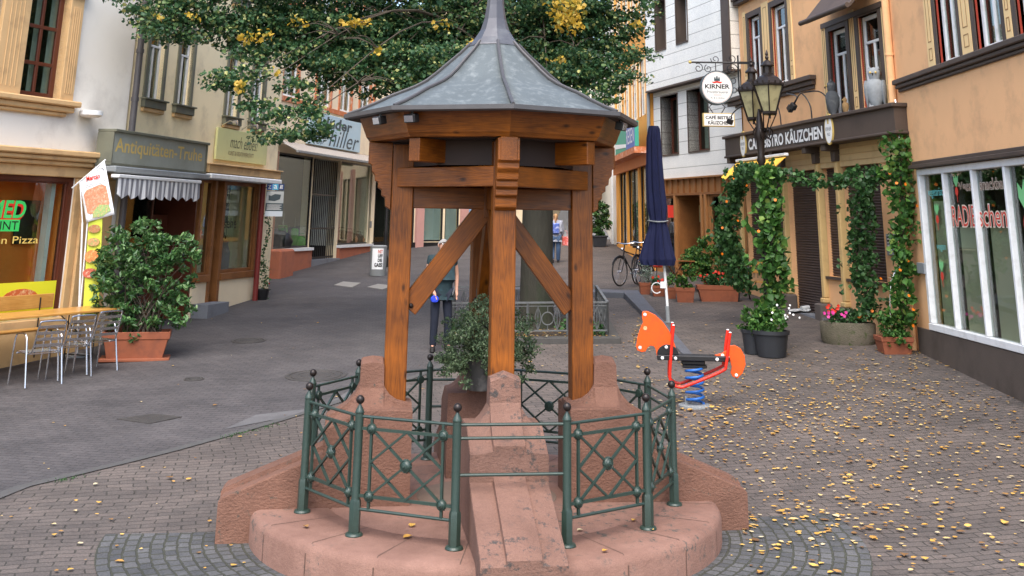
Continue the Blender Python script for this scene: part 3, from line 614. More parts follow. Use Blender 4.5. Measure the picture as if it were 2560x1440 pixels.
for x0, x1 in ((rw[1], rw[1]+pw), (rw[0]-.55, rw[0]), (rw2[0]-pw, rw2[0])):
    q = w1.mb(); q.box(x0, x1, rw[2], rw[3]-.12, -.12, .07)
    for k in range(4): xx = x0+(x1-x0)*(.25+.16*k); q.box(xx-.008, xx+.008, rw[2]+.12, rw[3]-.3, .07, .085)
    q.box(x0-.04, x1+.04, rw[3]-.12, rw[3]+.02, -.1, .13); q.box(x0-.07, x1+.07, rw[3]+.02, rw[3]+.12, -.1, .17); q.build('pilaster', M_TAN, w1.t, bevel=.01)
q = w1.mb(); q.box(rw2[0]-.5, rw[1]+pw+.10, rw[2]-.10, rw[2]-.0, -.1, .20); q.box(rw2[0]-.4, rw[1]+pw+.02, rw[2]-.20, rw[2]-.10, -.1, .13); q.box(rw2[0]-.4, rw[1]+pw-.1, rw[2]-.27, rw[2]-.20, -.1, .08); q.build('window_sill', M_TAN, w1.t, bevel=.02)
cz = w1.uv(120, 372, .2)[1]
q = w1.mb(); q.box(.1, w1.L-.1, cz-.10, cz, -.1, .30); q.box(.1, w1.L-.14, cz-.18, cz-.10, -.1, .24); q.box(.1, w1.L-.2, cz-.26, cz-.18, -.1, .17); q.build('cornice', M_TAN, w1.t, bevel=.02)
q = w1.mb(); q.box(rs[0]-.3, w1.L-.25, rs[3]+.0, cz-.26, -.05, .08)
q.box(rs[1]+.01, rs[1]+.16, w1.base, rs[3], -.15, .05); q.box(rs[1]+.16, rs[1]+.42, w1.base, rs[3], -.1, .10); q.box(rs[1]+.42, w1.L-.12, w1.base, rs[3], -.05, .03); q.build('shopfront_frame', M_TAN, w1.t, bevel=.012)
q = w1.mb(); q.box(rs[1]-.10, rs[1], rs[2], rs[3], -.16, -.02); q.box(rs[0], rs[1]-.10, rs[3]-.08, rs[3], -.16, -.02); q.build('window_frame', M_MAHOG, w1.t)
ws = w1.window([rs[0], rs[1]-.10, rs[2], rs[3]-.08], M_MAHOG, n=-.06, fw=.03, room=M_ROOMORANGE, rdepth=.62, name='shop_window', mull=(.5,))
w1.box('reveal_post', M_WHITE, rs[1]-.30, rs[1]-.21, rs[2], rs[3]-.08, -.34, -.2, ws)
w1.box('parapet', M_TAN, rs[0]-.4, rs[1]+.02, w1.base, rs[2]-.001, -.1, .14, bevel=.015)
q = w1.mb(); q.box(rs[1]-1.6, rs[1]-.5, rs[2]+.0, rs[2]+.45, -.60, -.52)
for k in range(22): q.box(rs[1]-1.58+k*.048, rs[1]-1.56+k*.048, rs[2]+.04, rs[2]+.42, -.52, -.51)
q.build('radiator', M_WHITE, ws)
q = w1.mb(); qq = w1.rect3((40, 610), (118, 610), (60, 500), -.6); q.box(qq[0], qq[1], qq[2], qq[3], -.70, -.68); q.build('menu_board', M_IRON, ws)
MG = flat('bright_green_film', (.05, .62, .13)); MR = flat('red_film', (.75, .04, .02)); MY = flat('yellow_film', (.85, .62, .16))
def wtext(w, body, bl, br, tr_y, mtl, parent, off=.0, **k):
    a = w.uv(*bl, off); b = w.uv(*br, off); c = w.uv(br[0], tr_y, off)
    return text(w.M, body, a[0], b[0], (a[1]+b[1])/2, c[1], off, mtl, parent, **k)
wtext(w1, 'MED', (-28, 545), (62, 543), 503, MG, ws, -.050, offset=.02, shear=.1, name='window_lettering'); wtext(w1, 'MED', (-34, 549), (58, 547), 506, MR, ws, -.054, offset=.06, shear=.1, name='window_lettering')
a = w1.rect3((-60, 580), (47, 577), (20, 549), -.05); w1.box('green_label', MG, a[0], a[1], a[2], a[3], -.056, -.052, ws)
wtext(w1, 'POINT', (-42, 576), (44, 573), 553, M_BLACKP, ws, -.048, name='window_lettering')
wtext(w1, 'Steinofen Pizza', (-120, 612), (95, 608), 590, MY, ws, -.050, name='window_lettering')
a = w1.rect3((-120, 830), (135, 800), (60, 706), .0)
t = w1.box('poster', flat('poster_yellow', (.72, .70, .03)), a[0], a[1], a[2]-.0, a[3], -.045, -.035, ws)
q = w1.mb(); q.prism([(a[1]-.75+.38*math.cos(i*.35)*1.0, a[3]-.26+.16*math.sin(i*.35)) for i in range(18)], -.034, -.030); q.build('pizza_picture', mat('pizza_red', (.55, .12, .03), .7, .3, 20, dirt=(.8, .6, .3), dscale=16), t)
# round white wall lamp
a = w1.uv(228, 284, .18); P = w1.P(a[0], a[1]-.03, .18)
q = MB(Matrix.Translation(P)); q.lathe([(.05, -.04), (.15, -.03), (.20, .0), (.20, .07), (.19, .075)], 20); q.box(-.03, .03, -.03, .03, -.02, .05)
o = tag(q.build('wall_lamp', M_WHITE, None, smooth=True, W0=Matrix.Translation(P)), 'round white bowl lamp fixed on the pale wall beside the tan window sill', 'lamp')
# downpipe between the two houses
pp = Vector((-6.98, 20.72, 0)); pipe_t = thing('downpipe', 'dark grey rain downpipe between the pale house and the cream house', 'downpipe', (pp.x, pp.y, gz(pp.x, pp.y)))
q = MB(); q.tube([(pp.x, pp.y, gz(pp.x, pp.y)-.1), (pp.x, pp.y, 10.3)], .062, 12); q.build('pipe', M_PIPE, pipe_t, smooth=True)
for z in (1.5, 3.3, 4.4, 5.3, 7.2): MB().tube([(pp.x, pp.y, z), (pp.x, pp.y, z+.07)], .074, 12).build('collar', M_PIPE, pipe_t, smooth=True)
# ---------------------------------------------------------------- B3: leather shop house
g3 = G(665, 695); d3 = Vector((math.sin(rad(12.2)), math.cos(rad(12.2))))
w3 = Wall(g3, tuple(Vector(g3)+d3*8.2), 'half_timbered_house', 'cream house with orange timber trims over the leather goods shop', top=10.5)
awz = w3.uv(800, 395)[1]; u_r = w3.L
uL0, uL1 = w3.uv(676, 600)[0], w3.uv(772, 600)[0]; uD1 = w3.uv(842, 600)[0]; uR1 = w3.uv(924, 580)[0]; sl = w3.uv(720, 621)[1]; sr = w3.uv(880, 611)[1]
hL = [uL0, uL1, sl, awz, .12]; hD = [uL1+.03, uD1, w3.base, awz, .35]; hR = [uD1+.05, uR1, sr, awz, .12]
ups = []
bandz = w3.uv(760, 262)[1]
for (pa, pb) in ((704, 742), (790, 826), (850, 878), (900, 925), (960, 985)):
    a = w3.uv(pa, 240)[0]; b = w3.uv(pb, 240)[0]; ups += [[a, b, bandz+.12, bandz+1.65], [a, b, bandz+2.9, bandz+4.0]]
w3.shell(M_CREAM2, [hL, hD, hR]+ups)
MTR = mat('orange_timber', (.52, .16, .055), .8, .15, 4, dirt=(.7, .5, .4), dscale=5)
for r in ups:
    q = w3.mb(); q.box(r[0]-.12, r[0], r[2]-.0, r[3]+.12, -.05, .03); q.box(r[1], r[1]+.12, r[2], r[3]+.12, -.05, .03); q.box(r[0], r[1], r[3], r[3]+.12, -.05, .03); q.build('window_surround', MTR, w3.t)
    w3.window(r, M_WHITE, n=-.06, fw=.06, trans=(.68,), mull=((.5, 0, .68),), curt=[(.05, .95, .35, 1, M_CURT)])
q = w3.mb()
for z in (bandz-.04, bandz+2.0, bandz+2.75): q.box(0, w3.L, z, z+.14, -.02, .05)
q.box(0, .14, bandz+.1, w3.top, -.02, .045); q.box(w3.L-.14, w3.L, bandz+.1, w3.top, -.02, .045); q.build('timber_band', MTR, w3.t)
w3.box('plinth', M_TERRA, uL0-.35, uL1+.02, w3.base, sl-.08, 0, .12); w3.box('plinth', M_TERRA, uD1+.02, w3.L, w3.base, sr-.08, 0, .10)
w3.box('window_ledge', M_WHITE, uL0-.1, uL1+.05, sl-.08, sl, 0, .16); w3.box('window_ledge', M_WHITE, uD1+.0, uR1+.05, sr-.08, sr, 0, .15)
w3.box('pier', mat('brown_pier', (.34, .20, .13), .8), uL0-.35, uL0-.02, sl-.08, awz, 0, .1)
q = w3.mb(); q.box(w3.uv(662, 660)[0]-.1, w3.uv(690, 660)[0]+.1, w3.base, w3.uv(680, 624, .3)[1], .12, .5); q.build('pillar_stub', M_TERRA, w3.t, bevel=.05)
for r, rm in ((hL, M_DARK), (hR, mat('grey_room', (.62, .64, .58), .8, .1, 1))):
    w3.window(r[:4], M_BLACK, n=-.03, fw=.05, room=rm, rdepth=1.4, name='shop_window')
q = w3.mb(); D0, D1 = hD[0], hD[1]; gz3 = gz(*V2(w3.P((D0+D1)/2, 0)))
for k in range(15): x = D0+.05+(D1-D0-.1)*k/14; q.box(x-.012, x+.012, gz3+.12, awz-.05, -.12, -.10)
for z in (.15, 1.0, 2.0): q.box(D0, D1, gz3+z, gz3+z+.05, -.125, -.095)
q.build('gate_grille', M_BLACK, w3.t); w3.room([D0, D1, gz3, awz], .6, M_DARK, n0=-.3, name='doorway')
w3.box('doorstep', M_GRANITE, D0-.05, D1+.05, w3.base, gz3+.12, -.35, .12)
# leather shop sign + awning
a = w3.rect3((770, 361), (898, 380), (840, 292), off=.1)
t = thing('shop_sign', 'pale blue shop sign with dark cursive lettering above the striped awning', 'sign', stake(w3, a[0], a[2]), math.atan2(w3.u.y, w3.u.x))
w3.box('board', mat('sign_pale_blue', (.40, .54, .60), .6, .08, 3, dirt=(.5, .6, .62)), a[0], a[1], a[2], a[3], .02, .12, t, bevel=.01)
L_ = a[1]-a[0]; H_ = a[3]-a[2]
text(w3.M, 'leder', a[0]+L_*.30, a[0]+L_*.80, a[2]+H_*.60, a[2]+H_*.92, .124, M_GRAFF, t, shear=.1, offset=.03)
text(w3.M, 'hiller', a[0]+L_*.36, a[0]+L_*.97, a[2]+H_*.04, a[2]+H_*.58, .124, M_GRAFF, t, shear=.35, offset=.0)
text(w3.M, 'seit 1920', a[0]+L_*.05, a[0]+L_*.30, a[2]+H_*.22, a[2]+H_*.38, .124, M_GRAFF, t, shear=.2)
text(w3.M, 'shop', a[0]+L_*.04, a[0]+L_*.26, a[2]+H_*.04, a[2]+H_*.18, .124, M_GRAFF, t, shear=.2)
t = thing('awning', 'half folded awning with brown and white stripes over the leather goods shop', 'awning', stake(w3, 0, awz), math.atan2(w3.u.y, w3.u.x))
q = w3.mb(); N = 56; ua, ub = w3.uv(690, 385)[0], w3.L+.1
for i in range(N):
    q.cur = i % 2; x0 = ua+(ub-ua)*i/N; x1 = ua+(ub-ua)*(i+1)/N
    q.add([(x0, awz+.32, .03), (x1, awz+.32, .03), (x1, awz+.04, .62), (x0, awz+.04, .62), (x0, awz+.30, .03), (x1, awz+.30, .03), (x1, awz+.01, .62), (x0, awz+.01, .62)], [(0, 3, 2, 1), (4, 5, 6, 7), (2, 3, 7, 6)])
q.build('canvas', [mat('awning_cream', (.52, .48, .42), .9), mat('awning_brown', (.22, .17, .14), .9)], t)
q = w3.mb(); q.box(ua, ub, awz-.02, awz+.04, .60, .68); q.build('front_rail', M_GREYST, t)
# goods in the leather shop window
def suitcase(P, rz, s, m, lab, cat='suitcase'):
    t = thing('suitcase', lab, cat, tuple(P), rz, 'goods in the leather shop window')
    q = lm(t); q.box(-.22*s, .22*s, -.12*s, .12*s, .04*s, .62*s); q.build('shell', m, t, bevel=.03)
    q = lm(t)
    for k in range(7): x = (-.18+.06*k)*s; q.box(x-.008, x+.008, -.132*s, -.12*s, .08*s, .58*s)
    q.build('rib', m, t)
    q = lm(t); q.tube([(-.1*s, 0, .6*s), (-.1*s, 0, .98*s), (.1*s, 0, .98*s), (.1*s, 0, .6*s)], .012, 6); q.build('handle', M_STEEL, t)
    for x in (-.17, .17): lm(t).sphere((x*s, 0, .03*s), .03*s, 8).build('wheel', M_BLACK, t)
MGR = mat('lime_plastic', (.10, .50, .03), .35, .1)
base = lambda px, py, n: w3.P(w3.uv(px, py, n)[0], sl+.005, n)
suitcase(base(735, 615, -.45), math.atan2(w3.u.y, w3.u.x)+.3, .85, MGR, 'lime green ribbed suitcase with raised handle, the right one behind glass')
suitcase(base(706, 615, -.8), math.atan2(w3.u.y, w3.u.x)+.2, 1.0, MGR, 'lime green suitcase farther back, the left one behind glass')
def heap(P, s, m, lab, name='bag'):
    q = MB(Matrix.Translation(P)); q.lathe([(.05*s, 0), (.26*s, .03*s), (.30*s, .16*s), (.22*s, .32*s), (.08*s, .40*s)], 12, sy=.6)
    q.tube([(-.12*s, 0, .33*s), (-.08*s, 0, .48*s), (.08*s, 0, .48*s), (.12*s, 0, .33*s)], .012*s, 6)
    tag(q.build(name, m, None, smooth=True, W0=Matrix.Translation(P)), lab, 'bag', 'goods in the leather shop window')
heap(base(752, 615, -.25), .8, MGR, 'small round green bag in front of the suitcases in the leather shop')
heap(base(700, 618, -.25), 1.2, M_BLACK, 'black travel bag at the left end of the leather shop window')
bR = lambda px, n: w3.P(w3.uv(px, 605, n)[0], sr+.005, n)
ML = mat('tan_leather', (.20, .11, .05), .6, .2)
for px, n, s_, lab in ((852, -.4, 1.1, 'brown leather bag leaning at the left of the right-hand display window'), (872, -.3, 1.0, 'tan leather bag in the middle of the right-hand display window'), (895, -.25, .8, 'small tan leather bag nearest the cream pier in the display window')):
    heap(bR(px, n), s_, ML, lab)
q = w3.mb(); a = w3.uv(928, 562, .04); q.box(a[0]-.05, a[0]+.09, a[1]-.1, a[1]+.12, 0, .06); tag(q.build('meter_box', M_GREYST, None, W0=Matrix.Translation(w3.P(*a))), 'small grey switch box on the cream pier by the leather shop', 'box')
# ---------------------------------------------------------------- B4: red sandstone shop beyond
p4 = w3.P(w3.L+.02, 0); g4 = G(1050, 618); d4 = (Vector(g4)-V2(p4)).normalized()
w4 = Wall((p4.x+.05, p4.y+.1), tuple(V2(p4)+d4*9), 'red_trim_shop_house', 'house with dark framed display windows and red sandstone pillars down the street', top=9)
f4 = lambda px, py=560: w4.uv(px, py)[0]
z4b = w4.uv(1100, 604)[1]; z4t = z4b+2.2
H4 = [[.15, f4(1036), z4b-.1, z4t], [f4(1056), f4(1108), z4b, z4t], [f4(1112), f4(1148), z4b, z4t]]
ups4 = [[x, x+.9, z4t+1.2, z4t+2.6] for x in (.8, 2.6, 4.4, 6.2)]
w4.shell(M_CREAM2, H4+ups4)
for r in ups4: w4.window(r, M_WHITE, n=-.06, trans=(.68,), mull=((.5, 0, .68),), curt=[(.05, .95, .2, 1, M_CURT)])
for i, r in enumerate(H4): w4.window(r, M_BLACK, n=-.03, fw=.06, room=M_DARK if i == 0 else mat('pale_room', (.5, .54, .55), .8), rdepth=.5, name='shop_window')
MPK = mat('pink_pillar', (.46, .25, .22), .8, .1)
for a, b in ((f4(1037), f4(1055)), (f4(1149), f4(1166))): w4.box('pillar', MPK, a, b, w4.base, z4t+.3, 0, .12)
w4.box('plinth', M_TERRA, 0, w4.L, w4.base, z4b-.45, 0, .10); w4.box('window_ledge', M_BLACK, .1, f4(1148), z4b-.45, z4b-.02, 0, .06)
w4.box('poster', flat('poster_blue', (.25, .42, .62)), f4(1170), f4(1186), z4b+.1, z4b+1.3, 0, .03)
# a farther pale house closing the left row, then the sunlit end of the street
pe = w4.P(w4.L, 0)
w9 = Wall((pe.x+.1, pe.y+.3), (pe.x+2.0, pe.y+26), 'far_cream_house', 'far cream house closing the left row behind the tree', top=11)
hs9 = [[u, u+1.0, z, z+1.6] for u in (1.5, 4.5, 7.5, 10.5) for z in (3.0, 6.0, 8.6)]
w9.shell(M_CREAM2, hs9)
for r in hs9: w9.window(r, M_WHITE, n=-.06, trans=(.7,))
# ---------------------------------------------------------------- B5: peach house with the radish snack bar (right)
XR = 6.90
w5 = Wall((XR, 19.8), (XR, 10.0), 'peach_house', 'peach house with white framed snack bar window and dark base at the right edge', top=8.6)
zl = w5.uv(2335, 822)[1]; zh = w5.uv(2300, 427)[1]; uS0 = w5.uv(2300, 500)[0]
uS0 = (w5.uv(2297, 430)[0]+w5.uv(2333, 822)[0])/2
mulls = [(w5.uv(a, 422)[0]+w5.uv(b, 840)[0])/2 for a, b in ((2364, 2395), (2434, 2473), (2516, 2559))]
stepm = (mulls[2]-mulls[0])/2
uS1 = mulls[2]+stepm*2.05
lz = w5.uv(2400, 150)[1]
wn = []
for (bl, br) in (((2350, 155), (2402, 137)), ((2445, 118), (2510, 98)), ((2548, 84), (2610, 70))):
    a = w5.uv(*bl)[0]; b = w5.uv(*br)[0]; wn.append([a, b, lz+.02, lz+1.9])
wn.append([wn[-1][0]+2.4, wn[-1][0]+3.3, lz+.02, lz+1.9])
w5.shell(M_PEACH, [[uS0, uS1, zl, zh]]+wn)
for r in wn:
    q = w5.mb(); q.box(r[0]-.13, r[0]-.0, r[2], r[3]+.14, -.1, .02); q.box(r[1], r[1]+.13, r[2], r[3]+.14, -.1, .02); q.box(r[0], r[1], r[3], r[3]+.14, -.1, .02); q.build('window_surround', M_BROWN, w5.t)
    w5.box('red_lining', M_REDLINE, r[0]-.002, r[0]+.009, r[2], r[3], -.05, -.02)
    w5.window([r[0]+.02, r[1], r[2], r[3]], M_WHITE, n=-.09, fw=.085, mull=(.5,), bw=.06, curt=[(.1, .4, 0, 1, M_CURTG)])
def ornament(w, u0, u1, z0, z1, name='painted_panel'):
    """a slim pilaster painted with a double line and a small box at its foot"""
    w.box('panel', M_CREAM2 if False else mat('panel_cream', (.80, .56, .27), .85, .05, 4), u0, u1, z0, z1, -.03, .025)
    q = w.mb(); m_ = (u0+u1)/2; wd = (u1-u0)*.24; e = .008; zz = z0+.42
    q.box(m_-wd, m_-wd+e*2, zz, z1-.12, .025, .029); q.box(m_+wd-e*2, m_+wd, zz, z1-.12, .025, .029); q.box(m_-wd+2*e, m_+wd-2*e, zz, zz+e*2, .025, .029); q.box(m_-wd+2*e, m_+wd-2*e, z1-.12-e*2, z1-.12, .025, .029)
    q.box(m_-wd, m_+wd, z0+.12, z0+.12+2*e, .025, .029); q.box(m_-wd, m_+wd, z0+.32-2*e, z0+.32, .025, .029); q.box(m_-wd, m_-wd+2*e, z0+.12+2*e, z0+.32-2*e, .025, .029); q.box(m_+wd-2*e, m_+wd, z0+.12+2*e, z0+.32-2*e, .025, .029)
    q.build('painted_line', mat('line_brown', (.30, .16, .06), .8), w.t)
prev = None
for i, r in enumerate(wn):
    if i == 0: ornament(w5, r[0]-.13-.30, r[0]-.133, r[2], r[3]+.1)
    if i < 3:
        nx = wn[i+1][0]-.133 if i < 2 else r[1]+.45
        ornament(w5, r[1]+.133, nx, r[2], r[3]+.1)
q = w5.mb(); q.box(.22, w5.L, lz-.07, lz+.02, 0, .12); q.box(.25, w5.L, lz-.14, lz-.07, 0, .08); q.box(.28, w5.L, lz-.20, lz-.14, 0, .04); q.build('ledge', M_BROWN, w5.t, bevel=.015)
q = w5.mb(); q.box(uS0-.12, w5.L, zh+.03, zh+.09, 0, .14); q.box(uS0-.08, w5.L, zh+.09, zh+.15, 0, .09); q.build('ledge', M_BROWN, w5.t, bevel=.008)
w5.box('plinth', M_DKPLINTH, .3, w5.L, w5.base-.3, zl-.03, 0, .05)
# snack bar window: one white aluminium frame with five lights
q = w5.mb(); q.box(uS0, uS1, zl-.02, zl+.085, -.06, .06); q.box(uS0, uS1, zh-.08, zh+.02, -.06, .05); q.box(uS0, uS0+.10, zl+.09, zh-.08, -.06, .05)
for m_ in mulls+[mulls[2]+stepm]: q.box(m_-.032, m_+.032, zl+.09, zh-.08, -.06, .048)
sw = q.build('shop_window', M_WHITE, w5.t, bevel=.008)
us_ = [uS0+.10]+mulls+[mulls[2]+stepm, uS1]
for a, b in zip(us_, us_[1:]):
    w5.mb().box(a+.03, b-.03, zl+.08, zh-.07, -.035, -.028).build('pane', GLASS, sw)
MROLL = mat('beige_blind', (.60, .54, .38), .85, .06, 2)
for i, (a, b) in enumerate(zip(us_, us_[1:])):
    w5.mb().box(a+.22, b-.02, zl+.05, zl+(zh-zl)*(.80 if i < 1 else .64), -.085, -.075).build('blind', MROLL, sw)
w5.room([uS0, uS1, zl, zh], 1.2, mat('brown_room', (.12, .09, .06), .9), sw, n0=-.062)
RO = .052
MRAD = flat('radish_red', (.62, .05, .03)); MCY = flat('turquoise_film', (.16, .55, .52)); MLEAF = flat('leaf_green_film', (.2, .55, .22)); MOUT = flat('outline_cream', (.72, .62, .50))
def wline(body, bl, br, ty, m, z, **k):
    a = w5.uv(*bl); b = w5.uv(*br); c = w5.uv(bl[0], ty); return text(w5.M, body, a[0], b[0], (a[1]+b[1])/2, max(c[1], (a[1]+b[1])/2+.1), z, m, sw, name='window_lettering', **k)
for body, bl, br, ty in (('Veggie', (2394, 478), (2436, 476), 456), ('snackbar', (2447, 476), (2512, 470), 448)):
    wline(body, bl, br, ty, MOUT, -.020, offset=.03); wline(body, bl, br, ty, M_MAHOG, -.018, offset=-.005)
for body, bl, br, ty in (('RADIE', (2380, 566), (2438, 566), 515), ('schen', (2446, 566), (2516, 568), 512)):
    wline(body, bl, br, ty, MOUT, -.020, offset=.035); wline(body, bl, br, ty, MRAD, -.018, offset=-.005)
wline('vegetarisch', (2318, 492), (2360, 500), 470, MCY, -.018); wline('vegan', (2340, 630), (2362, 628), 614, MCY, -.018)
def radish(px, py, s, parent=sw):
    u, z = w5.uv(px, py); q = w5.mb()
    q.prism([(u+s*.42*math.cos(t)*(1-.1*math.sin(t)), z+s*.5*math.sin(t)) for t in [2*PI*k/16 for k in range(16)]], -.024, -.020)
    q.prism([(u-.06*s, z-.45*s), (u+.02*s, z-1.3*s), (u+.06*s, z-.45*s)], -.0245, -.0205); q.build('radish_picture', MRAD, parent)
    q = w5.mb()
    for a in (-.45, 0, .45):
        d = Vector((math.sin(a), math.cos(a))); p = Vector((-d.y, d.x)); c = Vector((u, z+s*.45))
        q.prism([tuple(c), tuple(c+d*s*.9-p*s*.28), tuple(c+d*s*1.5), tuple(c+d*s*.9+p*s*.28)], -.024-.001*abs(a)*2, -.0205+a*.001)
    q.build('leaf_picture', MLEAF, parent)
radish(2340, 548, .13); radish(2352, 690, .13); radish(2388, 478, .13); radish(2566, 560, .30)
# ---------------------------------------------------------------- B6: cafe house
e6 = Vector((-.158, -.987))*-1
c6 = Vector((XR+.03, 19.85)); d6 = Vector((-.158, .987))
w6 = Wall(tuple(c6+d6*7.55), tuple(c6), 'cafe_house', 'peach cafe house with dark brown trims, small bay roof and brown roller shutters', top=8.8)
FO = .36
fz0 = w6.uv(2030, 362, FO)[1]; fz1 = w6.uv(2030, 300, FO)[1]; fu0 = w6.uv(1812, 370, FO)[0]; fu1 = w6.uv(2238, 290, FO)[0]
col_px = [(1858, 520), (1966, 490), (2052, 470), (2101, 460)]
cu_ = [w6.uv(*p)[0] for p in col_px]; pr0 = w6.uv(2203, 480)[0]
wl = w6.uv(1950, 222)[1]; wl3 = w6.uv(2130, 258)[1]
wins6 = []
for (a, b) in (((1873, 225), (1912, 215)), ((1932, 215), (1978, 205))): wins6.append([w6.uv(a[0]+6, a[1])[0], w6.uv(b[0]-4, b[1])[0], wl+.1, wl+1.9])
for (a, b) in (((2085, 262), (2128, 255)), ((2160, 257), (2212, 245))): wins6.append([w6.uv(*a)[0], w6.uv(*b)[0], fz1+.02, wins6[0][3]])
wins6[2][3] = w6.uv(2100, 70)[1]; wins6[3][3] = w6.uv(2180, 32)[1]
z6 = gz(6.2, 23.5)
s1b = w6.uv(1920, 672)[1]; s3b = w6.uv(2085, 692)[1]
lint = w6.uv(2030, 424)[1]
holes6 = wins6+[[cu_[0]+.08, cu_[1]-.06, s1b, lint, .22], [cu_[1]+.10, cu_[2]-.06, w6.base, lint, .22], [cu_[2]+.08, cu_[3]-.05, s3b, lint, .22], [cu_[3]+.08, pr0-.02, s3b, lint, .22]]
ups6 = [[r[0], r[1], r[3]+.9, r[3]+1.7] for r in wins6[:2]]
w6.shell(M_PEACH, holes6+ups6)
for i, r in enumerate(wins6+ups6):
    q = w6.mb(); fw = .14; q.box(r[0]-fw, r[0], r[2], r[3]+fw, -.1, .03); q.box(r[1], r[1]+fw, r[2], r[3]+fw, -.1, .03); q.box(r[0], r[1], r[3], r[3]+fw, -.1, .03); q.build('window_surround', M_BROWN, w6.t, bevel=.005)
    w6.box('red_lining', M_REDLINE, r[0]-.002, r[0]+.010, r[2], r[3], -.05, -.02)
    w6.window([r[0]+.02, r[1], r[2], r[3]], M_WHITE, n=-.08, fw=.08, trans=(.72,), mull=((.5, 0, .72),), bw=.05, glass=GLASS_D)
    if i < 4 and i != 1: ornament(w6, r[0]-fw-.20, r[0]-fw-.004, r[2], r[3]+.2)
    if i in (1, 3): ornament(w6, r[1]+fw+.004, r[1]+fw+.18, r[2], r[3]+.2)
ornament(w6, wins6[0][1]+.144, wins6[1][0]-.144, wl+.2, wins6[0][3]+.2)
lg0, lg1 = w6.uv(1821, 258)[0], w6.uv(2042, 207)[0]
q = w6.mb(); q.box(lg0, lg1, wl-.02, wl+.08, 0, .16); q.box(lg0+.04, lg1-.04, wl-.12, wl-.02, 0, .10); q.box(lg0+.08, lg1-.08, wl-.2, wl-.12, 0, .05); q.build('ledge', M_BROWN, w6.t, bevel=.012)
tz = wins6[0][3]+.42
q = w6.mb(); q.box(-.0, lg1-.3, tz, tz+.1, 0, .14); q.box(0, lg1-.3, tz+.1, tz+.2, 0, .2); q.build('ledge', M_BROWN, w6.t, bevel=.012)
# small bay roof above the two windows over the sign
bu0 = w6.uv(2000, 62, .7)[0]; bz = w6.uv(2003, 62, .7)[1]
i6 = w6.M.inverted()
q = w6.mb(); zt_ = wins6[3][3]+.22
q.add([(bu0+.1, bz, .62), (w6.L-.25, bz, .62), (w6.L-.25, bz+.75, -.02), (bu0+.1, bz+.75, -.02), (bu0+.1, bz+.06, .66), (w6.L-.25, bz+.06, .66), (w6.L-.25, bz+.84, .0), (bu0+.1, bz+.84, .0)], [(0,3,2,1),(4,5,6,7),(0,1,5,4),(1,2,6,5),(2,3,7,6),(3,0,4,7)])
q.build('bay_roof', M_BROWN, w6.t, bevel=.01)
q = w6.mb(); q.tube([(bu0+.02, bz+.03, .70), (w6.L-.2, bz+.03, .70)], .05, 10); q.build('gutter', M_BROWN, w6.t, smooth=True)
q = w6.mb(); q.box(wins6[2][0]-.3, wins6[3][1]+.2, wins6[3][3]+.14, bz+.02, -.02, .05); q.build('bay_lintel', M_BROWN, w6.t)
# columns, beam, shutters
q = w6.mb(); q.box(cu_[0]-.1, w6.L-.1, lint, fz0+.01, -.02, .03); 
q.build('lintel_board', mat('cream_board', (.66, .46, .22), .8, .06, 4, dirt=(.5, .34, .16), dscale=2), w6.t)
q = w6.mb()
for z in (lint+.10, lint+.22, lint+.34):
    if z < fz0-.02: q.box(cu_[0], w6.L-.15, z, z+.012, .03, .045)
q.build('board_groove', M_TAN, w6.t)
MCOL = mat('ochre_column', (.56, .38, .16), .7, .1, 6, dirt=(.40, .27, .12), dscale=3)
for i, u in enumerate(cu_):
    zb = w6.uv((1863, 1983, 2070, 2117)[i], (668, 735, 758, 768)[i])[1]; zb = max(zb, gz(*V2(w6.P(u, 0)))+.12)
    q = w6.mb(); q.box(u-.05, u+.09, zb+.1, lint+.15, -.05, .10); q.box(u-.07, u+.11, zb, zb+.1, -.05, .13); 
    c = q.build('column', MCOL, w6.t, bevel=.02)
    q = w6.mb(); q.prism([(u-.06, lint+.1), (u+.10, lint+.1), (u+.12, lint+.30), (u-.08, lint+.30)], .0, .14); q.box(u-.08, u+.12, lint+.30, fz0, .0, .34); q.build('bracket', M_BROWN, w6.t, bevel=.01)
    if i: w6.box('column_base', mat('base_stone', (.10, .08, .07), .85, .15, 6), u-.13, u+.20, w6.base, zb, -.05, .24, bevel=.03)
for j, h in enumerate(holes6[4:8]):
    z0 = max(h[2], gz(*V2(w6.P(h[0], 0)))-.05); n_ = int((h[3]-z0)/.052); q = w6.mb(); q.box(h[0], h[1], z0, h[3], -.16, -.13)
    for k in range(n_):
        z = z0+.052*k; q.add([(h[0], z, -.13), (h[1], z, -.13), (h[1], z+.035, -.105), (h[0], z+.035, -.105), (h[1], z+.05, -.13), (h[0], z+.05, -.13)], [(0, 1, 2, 3), (3, 2, 4, 5)])
    q.build('roller_shutter', M_SHUT, w6.t)
    if j != 1: w6.box('window_ledge', M_BROWN, h[0]-.02, h[1]+.02, h[2]-.05, h[2]-.0, -.02, .06)
w6.box('doorstep', M_GRANITE, cu_[1]+.0, cu_[2]+.2, w6.base, z6+.04, -.1, .22)
